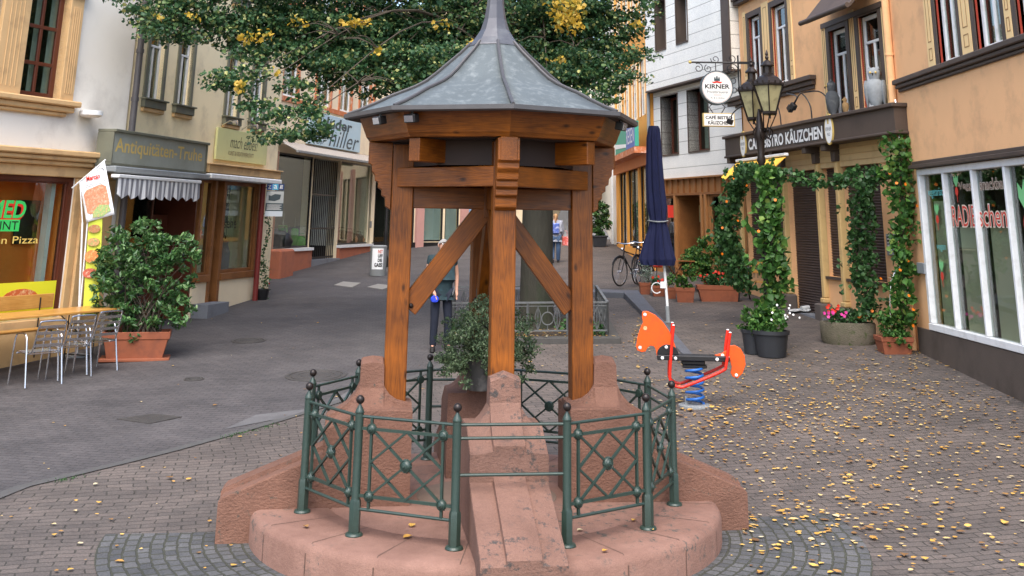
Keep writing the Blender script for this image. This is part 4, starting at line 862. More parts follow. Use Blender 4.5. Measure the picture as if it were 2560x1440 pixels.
# corner pier, bell panel, meter box, downpipe
a = w6.rect3((2221, 640), (2241, 638), (2231, 585), off=.02)
t = thing('bell_panel', 'grey metal door bell panel on the peach pier beside the vine', 'bell panel', stake(w6, a[0], a[2]), math.atan2(w6.u.y, w6.u.x))
w6.box('plate', M_GREYST, a[0], a[1], a[2], a[3], .0, .04, t, bevel=.005)
q = w6.mb()
for k in range(5): q.box(a[0]+.05, a[1]-.12, a[2]+.09+k*.06, a[2]+.11+k*.06, .04, .046)
q.build('button_row', M_WHITE, t)
q = w6.mb(); q.box(a[0]+.04, a[1]-.04, a[3]-.16, a[3]-.05, .04, .045); q.build('speaker', M_BLACK, t)
a = w5.rect3((2296, 684), (2314, 684), (2304, 657), off=.06)
tag(MB(w5.M).box(a[0], a[1], a[2], a[3], .0, .08).build('meter_box', M_GREYST, None, bevel=.006, W0=Matrix.Translation(w5.P(a[0], a[2]))), 'small pale grey electric box on the peach wall left of the snack bar window', 'box')
pp = Vector((XR-.07, 19.72, 0))
t = thing('downpipe', 'peach painted downpipe between the cafe and the snack bar house', 'downpipe', (pp.x, pp.y, 0))
q = MB(); q.tube([(pp.x, pp.y, gz(pp.x, pp.y)), (pp.x, pp.y, 9.4)], .068, 14); q.build('pipe', M_PEACH, t, smooth=True)
for z in (2.6, 3.2, 4.0, 5.3, 6.5): MB().tube([(pp.x, pp.y, z), (pp.x, pp.y, z+.05)], .08, 14).build('collar', M_PEACH, t, smooth=True)
q = MB(); q.tube([(pp.x-.02, pp.y-.22, 3.5), (pp.x-.02, pp.y-.24, 4.2), (pp.x-.01, pp.y-.15, 4.5)], .018, 8)
tag(q.build('conduit', M_STEEL, None, smooth=True, W0=Matrix.Translation((pp.x, pp.y, 3.5))), 'thin grey metal conduit beside the peach downpipe', 'pipe')
# fascia sign
t = thing('shop_sign', 'long dark brown fascia sign with white letters CAFÉ BISTRO KÄUZCHEN', 'sign', stake(w6, fu0, fz0), math.atan2(w6.u.y, w6.u.x))
w6.box('board', M_BROWN, fu0+.03, fu1-.03, fz0+.03, fz1-.05, .0, FO, t)
q = w6.mb(); q.box(fu0-.02, fu1+.02, fz1-.05, fz1+.02, -.0, FO+.06); q.box(fu0, fu1, fz0-.02, fz0+.03, 0, FO+.03); q.build('frame', M_BROWN, t, bevel=.012)
tu0, tu1 = w6.uv(1872, 360, FO)[0], w6.uv(2056, 325, FO)[0]; hh = fz1-fz0
MCAP = M_WHITEP
text(w6.M, 'CAFÉ BISTRO KÄUZCHEN', tu0, tu1, fz0+hh*.20, fz0+hh*.80, FO+.004, M_BLACKP, t, offset=.09)
text(w6.M, 'CAFÉ BISTRO KÄUZCHEN', tu0, tu1, fz0+hh*.20, fz0+hh*.80, FO+.007, M_WHITEP, t, offset=.035)
for px, py in ((1860, 362), (2075, 325)):
    u, z = w6.uv(px, py, FO); q = w6.mb()
    q.prism([(u+.18*math.cos(k*PI/12), fz0+hh*.5+.30*math.sin(k*PI/12)) for k in range(24)], FO, FO+.03); q.cur = 1
    q.prism([(u+.155*math.cos(k*PI/12), fz0+hh*.5+.27*math.sin(k*PI/12)) for k in range(24)], FO+.03, FO+.034)
    b = q.build('oval_badge', [M_GOLD, M_WHITEP], t)
    text(w6.M, 'KIRNER', u-.13, u+.13, fz0+hh*.5-.03, fz0+hh*.5+.04, FO+.036, M_GRAFF, b); text(w6.M, 'PILS', u-.06, u+.06, fz0+hh*.5-.13, fz0+hh*.5-.07, FO+.036, M_GRAFF, b)
    q = w6.mb(); q.prism([(u-.03, fz0+hh*.5+.10), (u+.03, fz0+hh*.5+.10), (u+.04, fz0+hh*.5+.18), (u, fz0+hh*.5+.22), (u-.04, fz0+hh*.5+.18)], FO+.034, FO+.037); q.build('emblem', M_GOLD, b)
# gooseneck spotlights on the sign
for i, (ba, tp, hd, lab) in enumerate((((1955, 308), (1925, 238), (1826, 300), 'black gooseneck spotlight reaching toward the hanging inn sign'), ((2032, 292), (1990, 235), (1978, 268), 'black gooseneck spotlight curving over the middle of the cafe sign'), ((2078, 285), (2040, 232), (1985, 262), 'black gooseneck spotlight behind the left owl'))):
    u0, z0 = w6.uv(*ba, FO*.5)[0], fz1; u1, z1 = w6.uv(*tp, FO*.5+.1); u2, z2 = w6.uv(*hd, .75); t0 = w6.P(u0, z0, .2)
    if i == 2: u2 -= .0; z2 -= .0
    t = thing('spotlight', lab, 'spotlight', tuple(t0))
    P = smooth([w6.P(u0, z0, .2), w6.P(u0-.02, z0+.35, .22), w6.P((u0+u1)/2, z1, .3), w6.P(u1-.1, z1+.02, .45), w6.P(u2+.15, z2+.2, .68), w6.P(u2, z2, .75)], 20)
    MB().tube(P, .014, 6).build('arm', M_BLACK, t, smooth=True)
    d = (P[-1]-P[-2]).normalized(); q = MB(); q.bar(P[-1]-d*.02, P[-1]+d*.10, .10, .13); q.build('lamp_head', M_BLACK, t, bevel=.01)
# owls on the sign's top
M_OWL = mat('owl_grey', (.075, .08, .085), .8, .35, 14, .3, 60, dirt=(.16, .16, .15), dscale=9); M_OWL2 = mat('owl_pale', (.26, .28, .29), .8, .3, 14, .3, 60)
def owl(px, py, s, m, lab, rz):
    u, z = w6.uv(px, py, .2); P = w6.P(u, fz1+.02, .2); t = thing('owl_figure', lab, 'owl figure', tuple(P), rz, 'owl figures on the cafe sign')
    q = lm(t); q.lathe([(.05*s, .0), (.09*s, .04*s), (.125*s, .14*s), (.15*s, .28*s), (.155*s, .38*s), (.13*s, .45*s), (.085*s, .49*s), (.095*s, .54*s), (.105*s, .59*s), (.10*s, .64*s), (.06*s, .685*s), (.01, .70*s)], 16, sy=.85); q.build('body', m, t, smooth=True)
    for sx in (-1, 1):
        q = lm(t); q.prism([(0, 0), (.04*s*sx, .02*s), (.09*s*sx, .0), (.06*s*sx, .09*s)][::sx], 0, .03*s)
        q = lm(t); q.lathe([(.015*s, -.02*s), (.05*s, .10*s), (.085*s, .25*s), (.09*s, .38*s), (.05*s, .47*s)], 8, (.145*s*sx, .02*s, 0), sx=.55, sy=1.3); q.build('wing', m, t, smooth=True)
        q = lm(t); q.sphere((.045*s*sx, -.095*s, .60*s), .02*s, 8); q.build('eye', M_GOLD, t, smooth=True)
        q = lm(t); q.lathe([(.03*s, 0), (.004, .06*s)], 6, (.07*s*sx, 0, .67*s)); q.build('ear_tuft', m, t)
        q = lm(t); q.box((.05*sx-.03)*s, (.05*sx+.03)*s, -.14*s, -.03*s, 0, .035*s); q.build('foot', M_OWL2, t, bevel=.008)
    q = lm(t); q.lathe([(.018*s, 0), (.002, -.05*s)], 6, (0, -.125*s, .585*s)); q.build('beak', M_BLACK, t)
yaw6 = math.atan2(w6.u.y, w6.u.x)
owl(2082, 270, 1.0, M_OWL, 'dark grey eagle owl figure sitting upright left of the bay windows', yaw6-.5)
owl(2190, 250, 1.05, M_OWL2, 'pale grey owl figure turned sideways in front of the right bay window', yaw6+.9)
owl(2113, 268, .45, mat('owl_tan', (.28, .17, .07), .8, .3, 14), 'small tan owl figure standing next to the larger dark owl', yaw6-.3)
# yellow awning, hanging sign
t = thing('awning', 'small yellow scalloped awning left of the lamp, under the cafe sign', 'awning', stake(w6, 0, fz0), yaw6)
au0, au1 = w6.uv(1828, 425, .75)[0], w6.uv(1950, 405, .75)[0]; az = w6.uv(1890, 398, .7)[1]
q = w6.mb(); q.box(au0, au1, az, az+.06, .55, .64); q.build('front_rail', M_WHITE, t, bevel=.01)
q = w6.mb(); N = 60; vs = []
for i in range(N+1):
    f = i/N*6; vs += [(au0+(au1-au0)*i/N, az-.34-.06*abs(math.sin(PI*f)), 1.0), (au0+(au1-au0)*i/N, az-.02, .62), (au0+(au1-au0)*i/N, az-.34-.06*abs(math.sin(PI*f)), .985), (au0+(au1-au0)*i/N, az-.02, .605)]
for i in range(N): b = 4*i; q.add([vs[b], vs[b+4], vs[b+5], vs[b+1], vs[b+2], vs[b+6], vs[b+7], vs[b+3]], [(0, 1, 2, 3), (7, 6, 5, 4), (0, 4, 5, 1)])
q.build('canvas', mat('yellow_canvas', (.85, .50, .06), .85, .05), t)
# inn sign on its scroll bracket; sticks out of the cafe wall across the street
sy = 26.6; wallx = w6.P(w6.L-(sy-19.85)/.987, 0).x-.05
B0 = at(1843, 157, sy)
t = thing('inn_sign', 'oval white inn sign on a black scroll bracket with a small cafe sign below', 'sign', (wallx, sy, B0.z))
Z = B0.z; X1 = at(1727, 155, sy).x; X0 = at(1845, 157, sy).x
q = MB(); q.tube([(X0+.02, sy, Z), (X1, sy, Z)], .022, 8); q.tube([(X0, sy, Z+.18), (X0, sy, at(1845, 228, sy).z)], .02, 8); q.box(X0-.02, wallx+.3, sy-.015, sy+.015, Z-.03, Z+.03)
q.box(X0-.02, wallx+.3, sy-.015, sy+.015, Z-.62, Z-.57)
def scroll(cx, cz, r, turns=1.3, ph=0, sgn=1, k=28): return [(cx+sgn*r*(1-.75*i/k)*math.cos(ph+turns*2*PI*i/k), sy, cz+r*(1-.75*i/k)*math.sin(ph+turns*2*PI*i/k)) for i in range(k+1)]
for (cx, cz, r, ph, sg) in ((X0-.16, Z-.16, .15, 0, 1), (X0-.15, Z+.10, .12, PI, 1), (X0-.14, Z-.42, .13, 1, 1), (X0-.12, Z-.65, .10, 2, 1), (X1+.18, Z-.14, .12, 1, -1), (X1+.42, Z-.15, .10, 2, 1), (X0-.55, Z+.08, .11, 3, 1)): q.tube(scroll(cx, cz, r, ph=ph, sgn=sg), .010, 5)
q.build('bracket', M_BLACK, t, smooth=True)
MB().sphere((X1-.02, sy, Z), .04, 10).build('knob', M_GOLD, t, smooth=True)
oc = at(1791, 220, sy); orx = (at(1832, 220, sy).x-at(1751, 220, sy).x)/2; orz = (at(1791, 178, sy).z-at(1791, 263, sy).z)/2
MS = Matrix(((1, 0, 0, oc.x), (0, 0, -1, oc.y), (0, 1, 0, oc.z), (0, 0, 0, 1)))
el_ = lambda f, z0, z1, q: q.prism([(orx*f*math.cos(k*PI/20), orz*f*math.sin(k*PI/20)) for k in range(40)], z0, z1)
q = MB(MS); el_(1.0, -.10, .10, q); q.cur = 1; el_(.93, .10, .104, q); q.cur = 2; el_(.90, .104, .108, q); q.cur = 3; el_(.885, .108, .112, q)
os_ = q.build('oval_board', [M_GRAFF, M_WHITEP, M_REDLINE, M_WHITEP], t)
text(MS, 'KIRNER', -orx*.74, orx*.74, -orz*.06, orz*.18, .114, M_BLACKP, os_, offset=.03); text(MS, 'Privatbrauerei', -orx*.64, orx*.64, -orz*.34, -orz*.18, .114, M_GRAFF, os_)
text(MS, 'Ph. & C. Andres', -orx*.42, orx*.42, -orz*.66, -orz*.56, .114, M_GRAFF, os_)
q = MB(MS); q.box(-orx*.25, orx*.25, -orz*.45, -orz*.43, .113, .116); q.prism([(-orx*.36, orz*.34), (-orx*.2, orz*.24), (0, orz*.28), (orx*.2, orz*.24), (orx*.36, orz*.34), (orx*.2, orz*.33), (0, orz*.38), (-orx*.2, orz*.33)], .113, .116); q.cur = 1
q.box(-orx*.18, orx*.18, orz*.38, orz*.52, .113, .116); q.box(-orx*.05, orx*.05, orz*.521, orz*.66, .113, .116); q.box(-orx*.17, -orx*.09, orz*.521, orz*.60, .113, .116); q.box(orx*.09, orx*.17, orz*.521, orz*.60, .113, .116); q.build('castle_emblem', [M_RED, M_GRAFF], os_)
rc = at(1796, 300, sy); hw = (at(1835, 300, sy).x-at(1757, 300, sy).x)/2; hhz = (at(1796, 284, sy).z-at(1796, 317, sy).z)/2
MS2 = Matrix(((1, 0, 0, rc.x), (0, 0, -1, rc.y), (0, 1, 0, rc.z), (0, 0, 0, 1)))
q = MB(MS2); q.box(-hw, hw, -hhz, hhz, -.08, .08); q.cur = 1; q.box(-hw*.95, hw*.95, -hhz*.9, hhz*.9, .08, .084); sq = q.build('lower_board', [M_GOLD, M_WHITEP], t)
text(MS2, 'CAFÉ BISTRO', -hw*.85, hw*.85, hhz*.08, hhz*.66, .086, M_BLACKP, sq, offset=.03); text(MS2, 'KÄUZCHEN', -hw*.7, hw*.7, -hhz*.72, -hhz*.1, .086, M_BLACKP, sq, offset=.03)
q = MB()
for sx in (-.12, .12): q.tube([(oc.x+sx, sy, oc.z-orz*.95), (oc.x+sx*1.6, sy, oc.z-orz-.05), (oc.x+sx*.8, sy, rc.z+hhz)], .012, 5)
q.tube([(oc.x, sy, Z), (oc.x, sy, oc.z+orz)], .012, 5); q.build('hanger', M_BLACK, t)
# ---------------------------------------------------------------- B7: white panelled house
g7 = w6.P(0, 0)
p7b = (g7.x-.02, g7.y+.05); d7 = Vector((-math.sin(rad(16)), math.cos(rad(16)))); p7a = tuple(Vector(p7b)+d7*5.4)
w7 = Wall(p7a, p7b, 'panelled_house', 'white house clad in long panels with deep brown windows and a wooden shopfront', top=11)
M_TILE = pavemat('white_panels', (.76, .76, .72), (.72, .72, .67), (.28, .27, .24), 40, .345, mode='xz', warp=0, msize=.010, rough=.55, dark=.93, bump=.3)
JO = .22; zj = w7.uv(1746, 194, JO)[1]; zg = w7.uv(1750, 445)[1]
def sl7(bl, br, top, off): return w7.rect3(bl, br, top, off)
up7 = [sl7((1640, 130), (1665, 120), (1650, 5), JO), sl7((1692, 111), (1720, 99), (1705, -20), JO)]
up7[0][3] = up7[0][2]+1.3; up7[1][3] = up7[1][2]+1.3
z_ = (up7[0][2]+up7[1][2])/2; 
for r in up7: r[2] = z_; r[3] = z_+1.45
up7b = [[r[0], r[1], r[2]+2.7, r[3]+2.7] for r in up7]
lo7 = [sl7((1656, 388), (1697, 383), (1670, 240), 0), sl7((1723, 379), (1774, 373), (1740, 222), 0)]
z_ = (lo7[0][2]+lo7[1][2])/2; zt_ = min(lo7[0][3], lo7[1][3], zj-.12)
for r in lo7: r[2] = z_; r[3] = zt_
w7.shell(M_TILE, [r+[.35] for r in lo7], z0=zg, z1=zj, back=False)
q = w7.mb()
us = sorted(set([-.0, w7.L]+[h[i] for h in up7+up7b for i in (0, 1)])); zs = sorted(set([zj, w7.top]+[h[i] for h in up7+up7b for i in (2, 3)]))
for a, b in zip(us, us[1:]):
    for c, d in zip(zs, zs[1:]):
        if any(h[0] < (a+b)/2 < h[1] and h[2] < (c+d)/2 < h[3] for h in up7+up7b): continue
        q.add([(a, c, JO), (b, c, JO), (b, d, JO), (a, d, JO)], [(0, 1, 2, 3)])
D = -w7.depth; q.add([(0,zj,JO),(w7.L,zj,JO),(w7.L,w7.top,JO),(0,w7.top,JO),(0,zj,D),(w7.L,zj,D),(w7.L,w7.top,D),(0,w7.top,D)], [(0,4,5,1),(0,3,7,4),(1,5,6,2),(3,2,6,7)]); q.build('upper_wall', M_TILE, w7.t)
for r, off in [(x, JO) for x in up7+up7b]+[(x, 0) for x in lo7]:
    a, b, c, d = r; q = w7.mb(); f = .03
    q.add([(a,c,off),(b,c,off),(b,d,off),(a,d,off),(a,c,off-.36),(b,c,off-.36),(b,d,off-.36),(a,d,off-.36)], [(0,4,5,1),(1,5,6,2),(2,6,7,3),(3,7,4,0)])
    q.box(a-f, a, c-f, d+f, off-.02, off+.02); q.box(b, b+f, c-f, d+f, off-.02, off+.02); q.box(a, b, d, d+f, off-.02, off+.02); q.box(a, b, c-f, c, off-.02, off+.03); q.build('window_reveal', M_BROWN, w7.t)
    w7.window(r, M_WHITE if off else M_MAHOG, n=off-.30, fw=.07, mull=(.5,), curt=[(.1, .5, 0, 1, M_CURT if off else M_CURTG)], rdepth=.5, glass=GLASS)
w7.box('drip_edge', M_BROWN, -.02, w7.L+.0, zj-.05, zj, .0, JO+.02)
w7.box('corner_strip', M_BROWN, w7.L-.42, w7.L+.02, zj+.002, w7.top, JO, JO+.03)
# wooden ground floor
MW7 = mat('honey_wood', (.30, .135, .045), .55, .15, 5, dirt=(.3, .13, .04), dscale=4)
zg0 = w7.base; zf = w7.uv(1750, 487)[1]
ux = lambda px, py=590: w7.uv(px, py)[0]
hd = [ux(1697), ux(1753), zg0, zf, .7]; hl = [.25, ux(1687), w7.uv(1670, 700)[1], zf, .1]; hr = [ux(1776), ux(1824), w7.uv(1800, 640)[1], zf, .1]
w7.shell(MW7, [hd, hl, hr], z0=zg0, z1=zg, back=False, name='shopfront')
w7.mb().box(0, w7.L, zg, zg+.04, 0, .10).build('ledge', MW7, w7.t)
q = w7.mb(); N = 13
for k in range(N): u = ux(1668, 470)+(w7.L-ux(1668, 470)-.05)*k/(N-1); q.box(u-.015, u+.015, zf+.06, zg, 0, .05)
q.box(.1, w7.L, zf, zf+.06, 0, .06); q.build('panel_frieze', M_SHOPWOOD, w7.t)
for px in (1693, 1760, 1770, 1828): u = ux(px); w7.box('post', MW7, u-.05, u+.05, zg0, zf, 0, .07, bevel=.008)
w7.room([hd[0], hd[1], zg0, zf], .8, M_DARK, n0=-.7, name='doorway'); u = ux(1700); w7.box('door', M_SHOPWOOD, hd[0]+.01, hd[0]+.06, zg0+.4, zf-.1, -.75, -.0)
for r in (hl, hr): w7.window(r[:4], MW7, n=-.03, fw=.06, room=M_DARK, rdepth=.8, name='shop_window')
a = w7.rect3((1738, 555), (1752, 555), (1745, 513), -.6); w7.box('notice', flat('notice_green', (.5, .55, .3)), a[0], a[1], a[2], a[3], -.62, -.60)
a = w7.rect3((1669, 545), (1689, 543), (1680, 513), .0); w7.box('red_window_sign', MR, a[0], a[1], a[2], a[3], -.02, -.01)
w7.box('plinth', mat('pale_stone', (.5, .5, .46), .85), .0, ux(1690), zg0, hl[2]-.02, .0, .08)
# ---------------------------------------------------------------- B8: orange house
p8b = Vector(p7a)+Vector((-.12, .1)); p8a = (p8b.x-.18, p8b.y+8.5)
w8 = Wall(p8a, tuple(p8b), 'orange_house', 'orange house with pale shuttered windows above an orange framed shopfront', top=11.5)
zb8 = w8.uv(1575, 377, .3)[1]
u8 = lambda px, py=520: w8.uv(px, py)[0]
g8 = gz(*p8b)
h8 = [[w8.L-2.3, w8.L-.25, g8+.55, zb8-.2], [w8.L-5.2, w8.L-2.7, g8+.55, zb8-.2], [w8.L-7.6, w8.L-5.6, g8+.55, zb8-.2]]
u8w = [[w8.L-k-.95, w8.L-k, z, z+1.7] for k in (.8, 2.6, 4.6, 6.6) for z in (zb8+1.0, zb8+3.8)]
w8.shell(M_ORANGE, h8+u8w)
w8.box('upper_render', M_YELLOWR, 0, .3, zb8+.9, w8.top, 0, .02)
for r in u8w: w8.window(r, M_WHITE, n=-.04, fw=.07, trans=(.7,), mull=((.5, 0, .7),)); surround(w8, r, M_CREAM2, fw=.12); w8.box('blind', M_CREAM2, r[0]+.05, r[1]-.05, r[2]+.9, r[3], -.09, -.05)
for r in h8: w8.window(r, M_BLACK, n=-.05, fw=.07, room=M_ROOM, mull=(.5,), name='shop_window', curt=[(.1, .5, 0, .8, M_CURT)])
q = w8.mb(); q.box(0, w8.L, zb8-.18, zb8, 0, .45); q.build('canopy', MTR, w8.t); w8.box('frame_beam', mat('orange_frame', (.62, .20, .06), .7), 0, w8.L, zb8-.5, zb8-.18, 0, .1)
t = thing('shop_sign', 'green, white and blue shop sign on the orange house', 'sign', stake(w8, w8.L-4, zb8+.05), math.atan2(w8.u.y, w8.u.x))
q = w8.mb(); q.box(w8.L-5.0, w8.L-.1, zb8+.02, zb8+.75, .30, .42); b = q.build('board', flat('sign_green', (.05, .32, .22)), t)
w8.box('blue_field', flat('sign_blue', (.10, .16, .45)), w8.L-2.1, w8.L-.1, zb8+.02, zb8+.75, .42, .425, t); text(w8.M, 'REISEN', w8.L-1.95, w8.L-.25, zb8+.15, zb8+.6, .43, M_WHITEP, t)
q = w8.mb(); q.prism([(w8.L-4.9, zb8+.2), (w8.L-2.2, zb8+.1), (w8.L-2.2, zb8+.2), (w8.L-4.9, zb8+.35)], .42, .43); q.build('white_stripe', M_WHITEP, t)
for k, dx in enumerate((0, .22)):
    P = w7.P(-.05-dx*.6, 0, .14-dx*.3); q = MB(); q.tube([(P.x, P.y, gz(P.x, P.y)), (P.x, P.y, zj-.1), (P.x+.1, P.y-.05, zj+.2)], .05, 10)
    tag(q.build('downpipe', M_GREYST, None, smooth=True, W0=Matrix.Translation((P.x, P.y, 0))), ('grey downpipe at the left corner of the white panelled house', 'second grey downpipe, the one nearer the orange house')[k], 'downpipe')
# ---------------------------------------------------------------- far end of the street
P8 = w8.P(0, 0)
w10 = Wall((P8.x+1.1, P8.y+26), (P8.x-.05, P8.y+.6), 'far_white_house', 'pale house beyond the orange one with a narrow white door', top=11)
w10.shell(mat('far_white', (.72, .70, .64), .9, .05), [[5+4*i, 6+4*i, z, z+1.5] for i in range(5) for z in (5., 8.)])
w10.box('door', M_WHITE, w10.L-1.3, w10.L-.2, w10.base, gz(P8.x, P8.y)+2.7, .0, .06)
w11 = Wall((-16, 92), (26, 88), 'far_end_house', 'sunlit cream house at the far upper end of the street', top=15)
hs = [[2+3.2*i, 3.1+3.2*i, z, z+1.7] for i in range(12) for z in (7., 9.8, 12.6)]
w11.shell(mat('far_cream', (.80, .74, .60), .9, .05), hs)
for r in hs[:30]: w11.window(r, M_WHITE, n=-.05, trans=(.7,), rdepth=.4)
# ================================================================== THE WELL
AX = Vector((CX, CYK, 0))
def pol(a, r, z=0.): t = rad(a)+DEL; return Vector((CX+r*math.sin(t), CYK-r*math.cos(t), z))
def rdir(a): t = rad(a)+DEL; return Vector((math.sin(t), -math.cos(t), 0))
# ---- sandstone base
sb = thing('stone_podium', 'round pink sandstone base of the well with four stepped buttresses', 'podium', (CX, CYK, -.27))
RP = 2.03
q = MB(); q.lathe([(RP+.02, -.6), (RP+.02, -.06), (RP-.005, -.018), (RP-.05, 0), (1.42, .004), (1.41, -.004), (1.395, -.004), (1.385, .004), (.62, .008)], 72, (CX, CYK, 0), cap=False)
pf = q.build('platform', M_SAND, sb, smooth=True)
q = MB()     # mortar joints: thin dark strips let into the stone
MJ = mat('stone_joint', (.10, .06, .045), .95)
for k in range(20):
    a = -180+18*k+6; d = rdir(a); p = Vector((-d.y, d.x, 0)); w_ = .004
    vs = []
    for r, z in ((1.41, .0055), (1.98, .0025), (2.005, -.014), (2.032, -.055), (2.052, -.06), (2.052, -.5)):
        c = AX+d*(r+.002); vs += [c-p*w_+Vector((0, 0, z)), c+p*w_+Vector((0, 0, z))]
    q.add(vs, [(2*i, 2*i+1, 2*i+3, 2*i+2) for i in range(5)])
q.build('joint_line', MJ, pf)
MSL = mat('inner_floor', (.15, .105, .08), .9, .2, 6)
q = MB(); q.lathe([(.63, .0), (.62, .012), (.001, .012)], 40, (CX, CYK, 0), cap=False); q.build('inner_floor', MSL, sb)
def prof(r):        # height of the middle rib along the radius
    pts = [(.70, .79), (.76, .80), (.84, .82), (.90, .86), (.94, .91), (.952, .94), (.956, 1.145), (.97, 1.16), (1.06, 1.17), (1.15, 1.155), (1.163, 1.14), (1.167, .94), (1.20, .865), (1.27, .785), (1.36, .725), (1.44, .685), (1.452, .67), (1.456, .455), (1.50, .435), (2.27, .135), (2.30, .10), (2.305, -.6)]
    for (a, b), (c, d) in zip(pts, pts[1:]):
        if a <= r <= c: return b+(d-b)*(r-a)/max(1e-6, c-a)
    return pts[-1][1]
RS = [.70, .76, .80, .84, .87, .90, .925, .94, .952, .956, .97, 1.06, 1.15, 1.163, 1.167, 1.18, 1.20, 1.235, 1.27, 1.30, 1.32, 1.36, 1.40, 1.44, 1.452, 1.456, 1.50, 1.7, 1.9, 2.1, 2.27, 2.30]
def low(r): return min(prof(r), .80 if r < 1.15 else (.80-.15*(r-1.15)/.3 if r < 1.454 else 9))
def top(r, t):
    at_ = abs(t); A = prof(r)
    if at_ <= .126: return A-(.045 if (r > .954 and r < 1.165) else 0)*(at_/.126)
    base = min(A, low(r)); u = (at_-.13)/.18; u = max(0, min(1, u))
    return base+max(0, min(A, .95)-base)*(1-u)**2.2-.038
TS = [-.31, -.305, -.28, -.25, -.22, -.19, -.165, -.145, -.130, -.124, -.06, 0, .06, .124, .130, .145, .165, .19, .22, .25, .28, .305, .31]
for a in (0, 90, 180, -90):
    d = rdir(a); p = Vector((-d.y, d.x, 0)); q = MB(); nR, nT = len(RS), len(TS); vs = []
    for r in RS:
        for t in TS:
            e = .012 if abs(t) > .308 else 0
            vs.append(AX+d*r+p*t+Vector((0, 0, top(r, t)-e)))
    fs = [(i*nT+j, i*nT+j+1, (i+1)*nT+j+1, (i+1)*nT+j) for i in range(nR-1) for j in range(nT-1)]
    q.add(vs, [f[::-1] for f in fs])
    zb = -.5
    edge = [i*nT for i in range(nR)]+[(nR-1)*nT+j for j in range(1, nT)]+[i*nT+nT-1 for i in range(nR-2, -1, -1)]+[j for j in range(nT-2, 0, -1)]
    vs2 = [vs[i] for i in edge]+[Vector((vs[i].x, vs[i].y, zb)) for i in edge]; n = len(edge)
    q.add(vs2, [(i, (i+1) % n, n+(i+1) % n, n+i)[::-1] for i in range(n)])
    b = q.build('buttress', M_SAND2 if a else M_SAND3, sb)
    b['label'] = {0: 'front buttress running down toward the viewer', 90: 'right buttress with long sloping wing', 180: 'rear buttress behind the plant bucket', -90: 'left buttress with long sloping wing'}[a]
# ---- timber pavilion
kp = thing('well_pavilion', 'octagonal timber well pavilion with grey zinc bell roof', 'pavilion', (CX, CYK, 0))
rp = .855
ZB, ZM0, ZM1, ZR0, ZR1 = .70, 2.455, 2.655, 2.85, 3.06
for a in (0, 90, 180, -90):
    d = rdir(a); w_ = .20
    po = timber('post', kp, pol(a, rp, ZB), pol(a, rp, 3.04), w_, w_, M_WOOD, up=tuple(d), bevel=.008)
    # radial knee brace up to the hub
    br_ = timber('brace', kp, pol(a, rp-.09, 1.575), pol(a, .02+.05, 2.46), .10, .185, M_WOOD, up=(0, 0, 1), bevel=.006)
    MB().sphere(tuple(pol(a, rp-.12, 1.60)+Vector((-d.y, d.x, 0))*.06), .022, 8).build('bolt', M_IRONDK, br_, smooth=True)
    # scalloped corbel outside the post
    pts = [(.96, 3.05), (1.17, 3.05), (1.175, 2.86), (1.15, 2.84), (1.15, 2.79), (1.12, 2.755), (1.115, 2.70), (1.085, 2.69), (1.085, 2.64), (1.05, 2.62), (1.05, 2.57), (1.015, 2.55), (1.01, 2.47), (.96, 2.44)]
    M_ = Matrix(((d.x, 0, d.y, CX), (d.y, 0, -d.x, CYK), (0, 1, 0, 0), (0, 0, 0, 1)))
    q = MB(M_); q.prism(pts, -.095, .095); q.build('corbel', M_WOOD, kp, bevel=.006)
for a in (0, 90):
    timber('cross_beam', kp, pol(a, rp-.10, (ZM0+ZM1)/2-.0 + (.002 if a else 0)), pol(a+180, rp-.10, (ZM0+ZM1)/2+(.002 if a else 0)), .13, .20-(.006 if a else 0), M_WOOD)
timber('centre_post', kp, (CX, CYK, 2.38), (CX, CYK, 3.7), .16, .16, M_WOOD, up=tuple(rdir(0)))
for a in (-45, 45, 135, -135):
    p0, p1 = pol(a-45, rp, 2.735), pol(a+45, rp, 2.735); e = (p1-p0).normalized(); o = rdir(a)
    timber('tie_beam', kp, p0+e*.02+o*.045, p1-e*.02+o*.045, .13, .175, M_WOOD)
    timber('inner_rail', kp, p0+e*.1-o*.04, p1-e*.1-o*.04, .08, .15, M_WOOD) if False else None
    timber('outrigger', kp, pol(a, .74, 2.955), pol(a, 1.13, 2.955), .125, .205, M_WOOD)
for a in (0, 90, 180, -90): timber('outrigger', kp, pol(a, .965, 2.957), pol(a, 1.185, 2.957), .15, .205, M_WOOD)
# octagonal fascia: eight outward leaning boards
def octring(prof_, m, name, a0=0, thick=None):
    for k in range(8):
        a, b = a0+45*k, a0+45*(k+1); q = MB(); vs = []
        for r, z in prof_: vs += [pol(a, r, z), pol(b, r, z)]
        n = len(prof_); fs = [(2*i, 2*i+1, 2*((i+1) % n)+1, 2*((i+1) % n)) for i in range(n)]
        fs += [tuple(2*i for i in range(n))[::-1], tuple(2*i+1 for i in range(n))]
        mid = pol((a+b)/2, 1.2, 3.1); d = rdir((a+b)/2); t = Vector((-d.y, d.x, 0))
        M = Matrix(((t.x, d.x, 0, mid.x), (t.y, d.y, 0, mid.y), (0, 0, 1, mid.z), (0, 0, 0, 1)))
        q.add(vs, [f[::-1] for f in fs]); q.build(name, m, kp, W0=M)
octring([(1.165, 3.062), (1.185, 3.062), (1.20, 3.085), (1.215, 3.10), (1.222, 3.12), (1.285, 3.275), (1.25, 3.275), (1.15, 3.09)], M_WOOD, 'fascia_board')
octring([(1.05, 3.062), (1.164, 3.062), (1.149, 3.09), (1.05, 3.09)], M_WOOD, 'wall_plate')
octring([(.78, 2.835), (.80, 2.835), (.80, 3.06), (.78, 3.06)], mat('shade_dark_wood', (.025, .009, .004), .6, .3, 6), 'inner_board')  # added ring of boards; the recess shade is put into their near-black colour
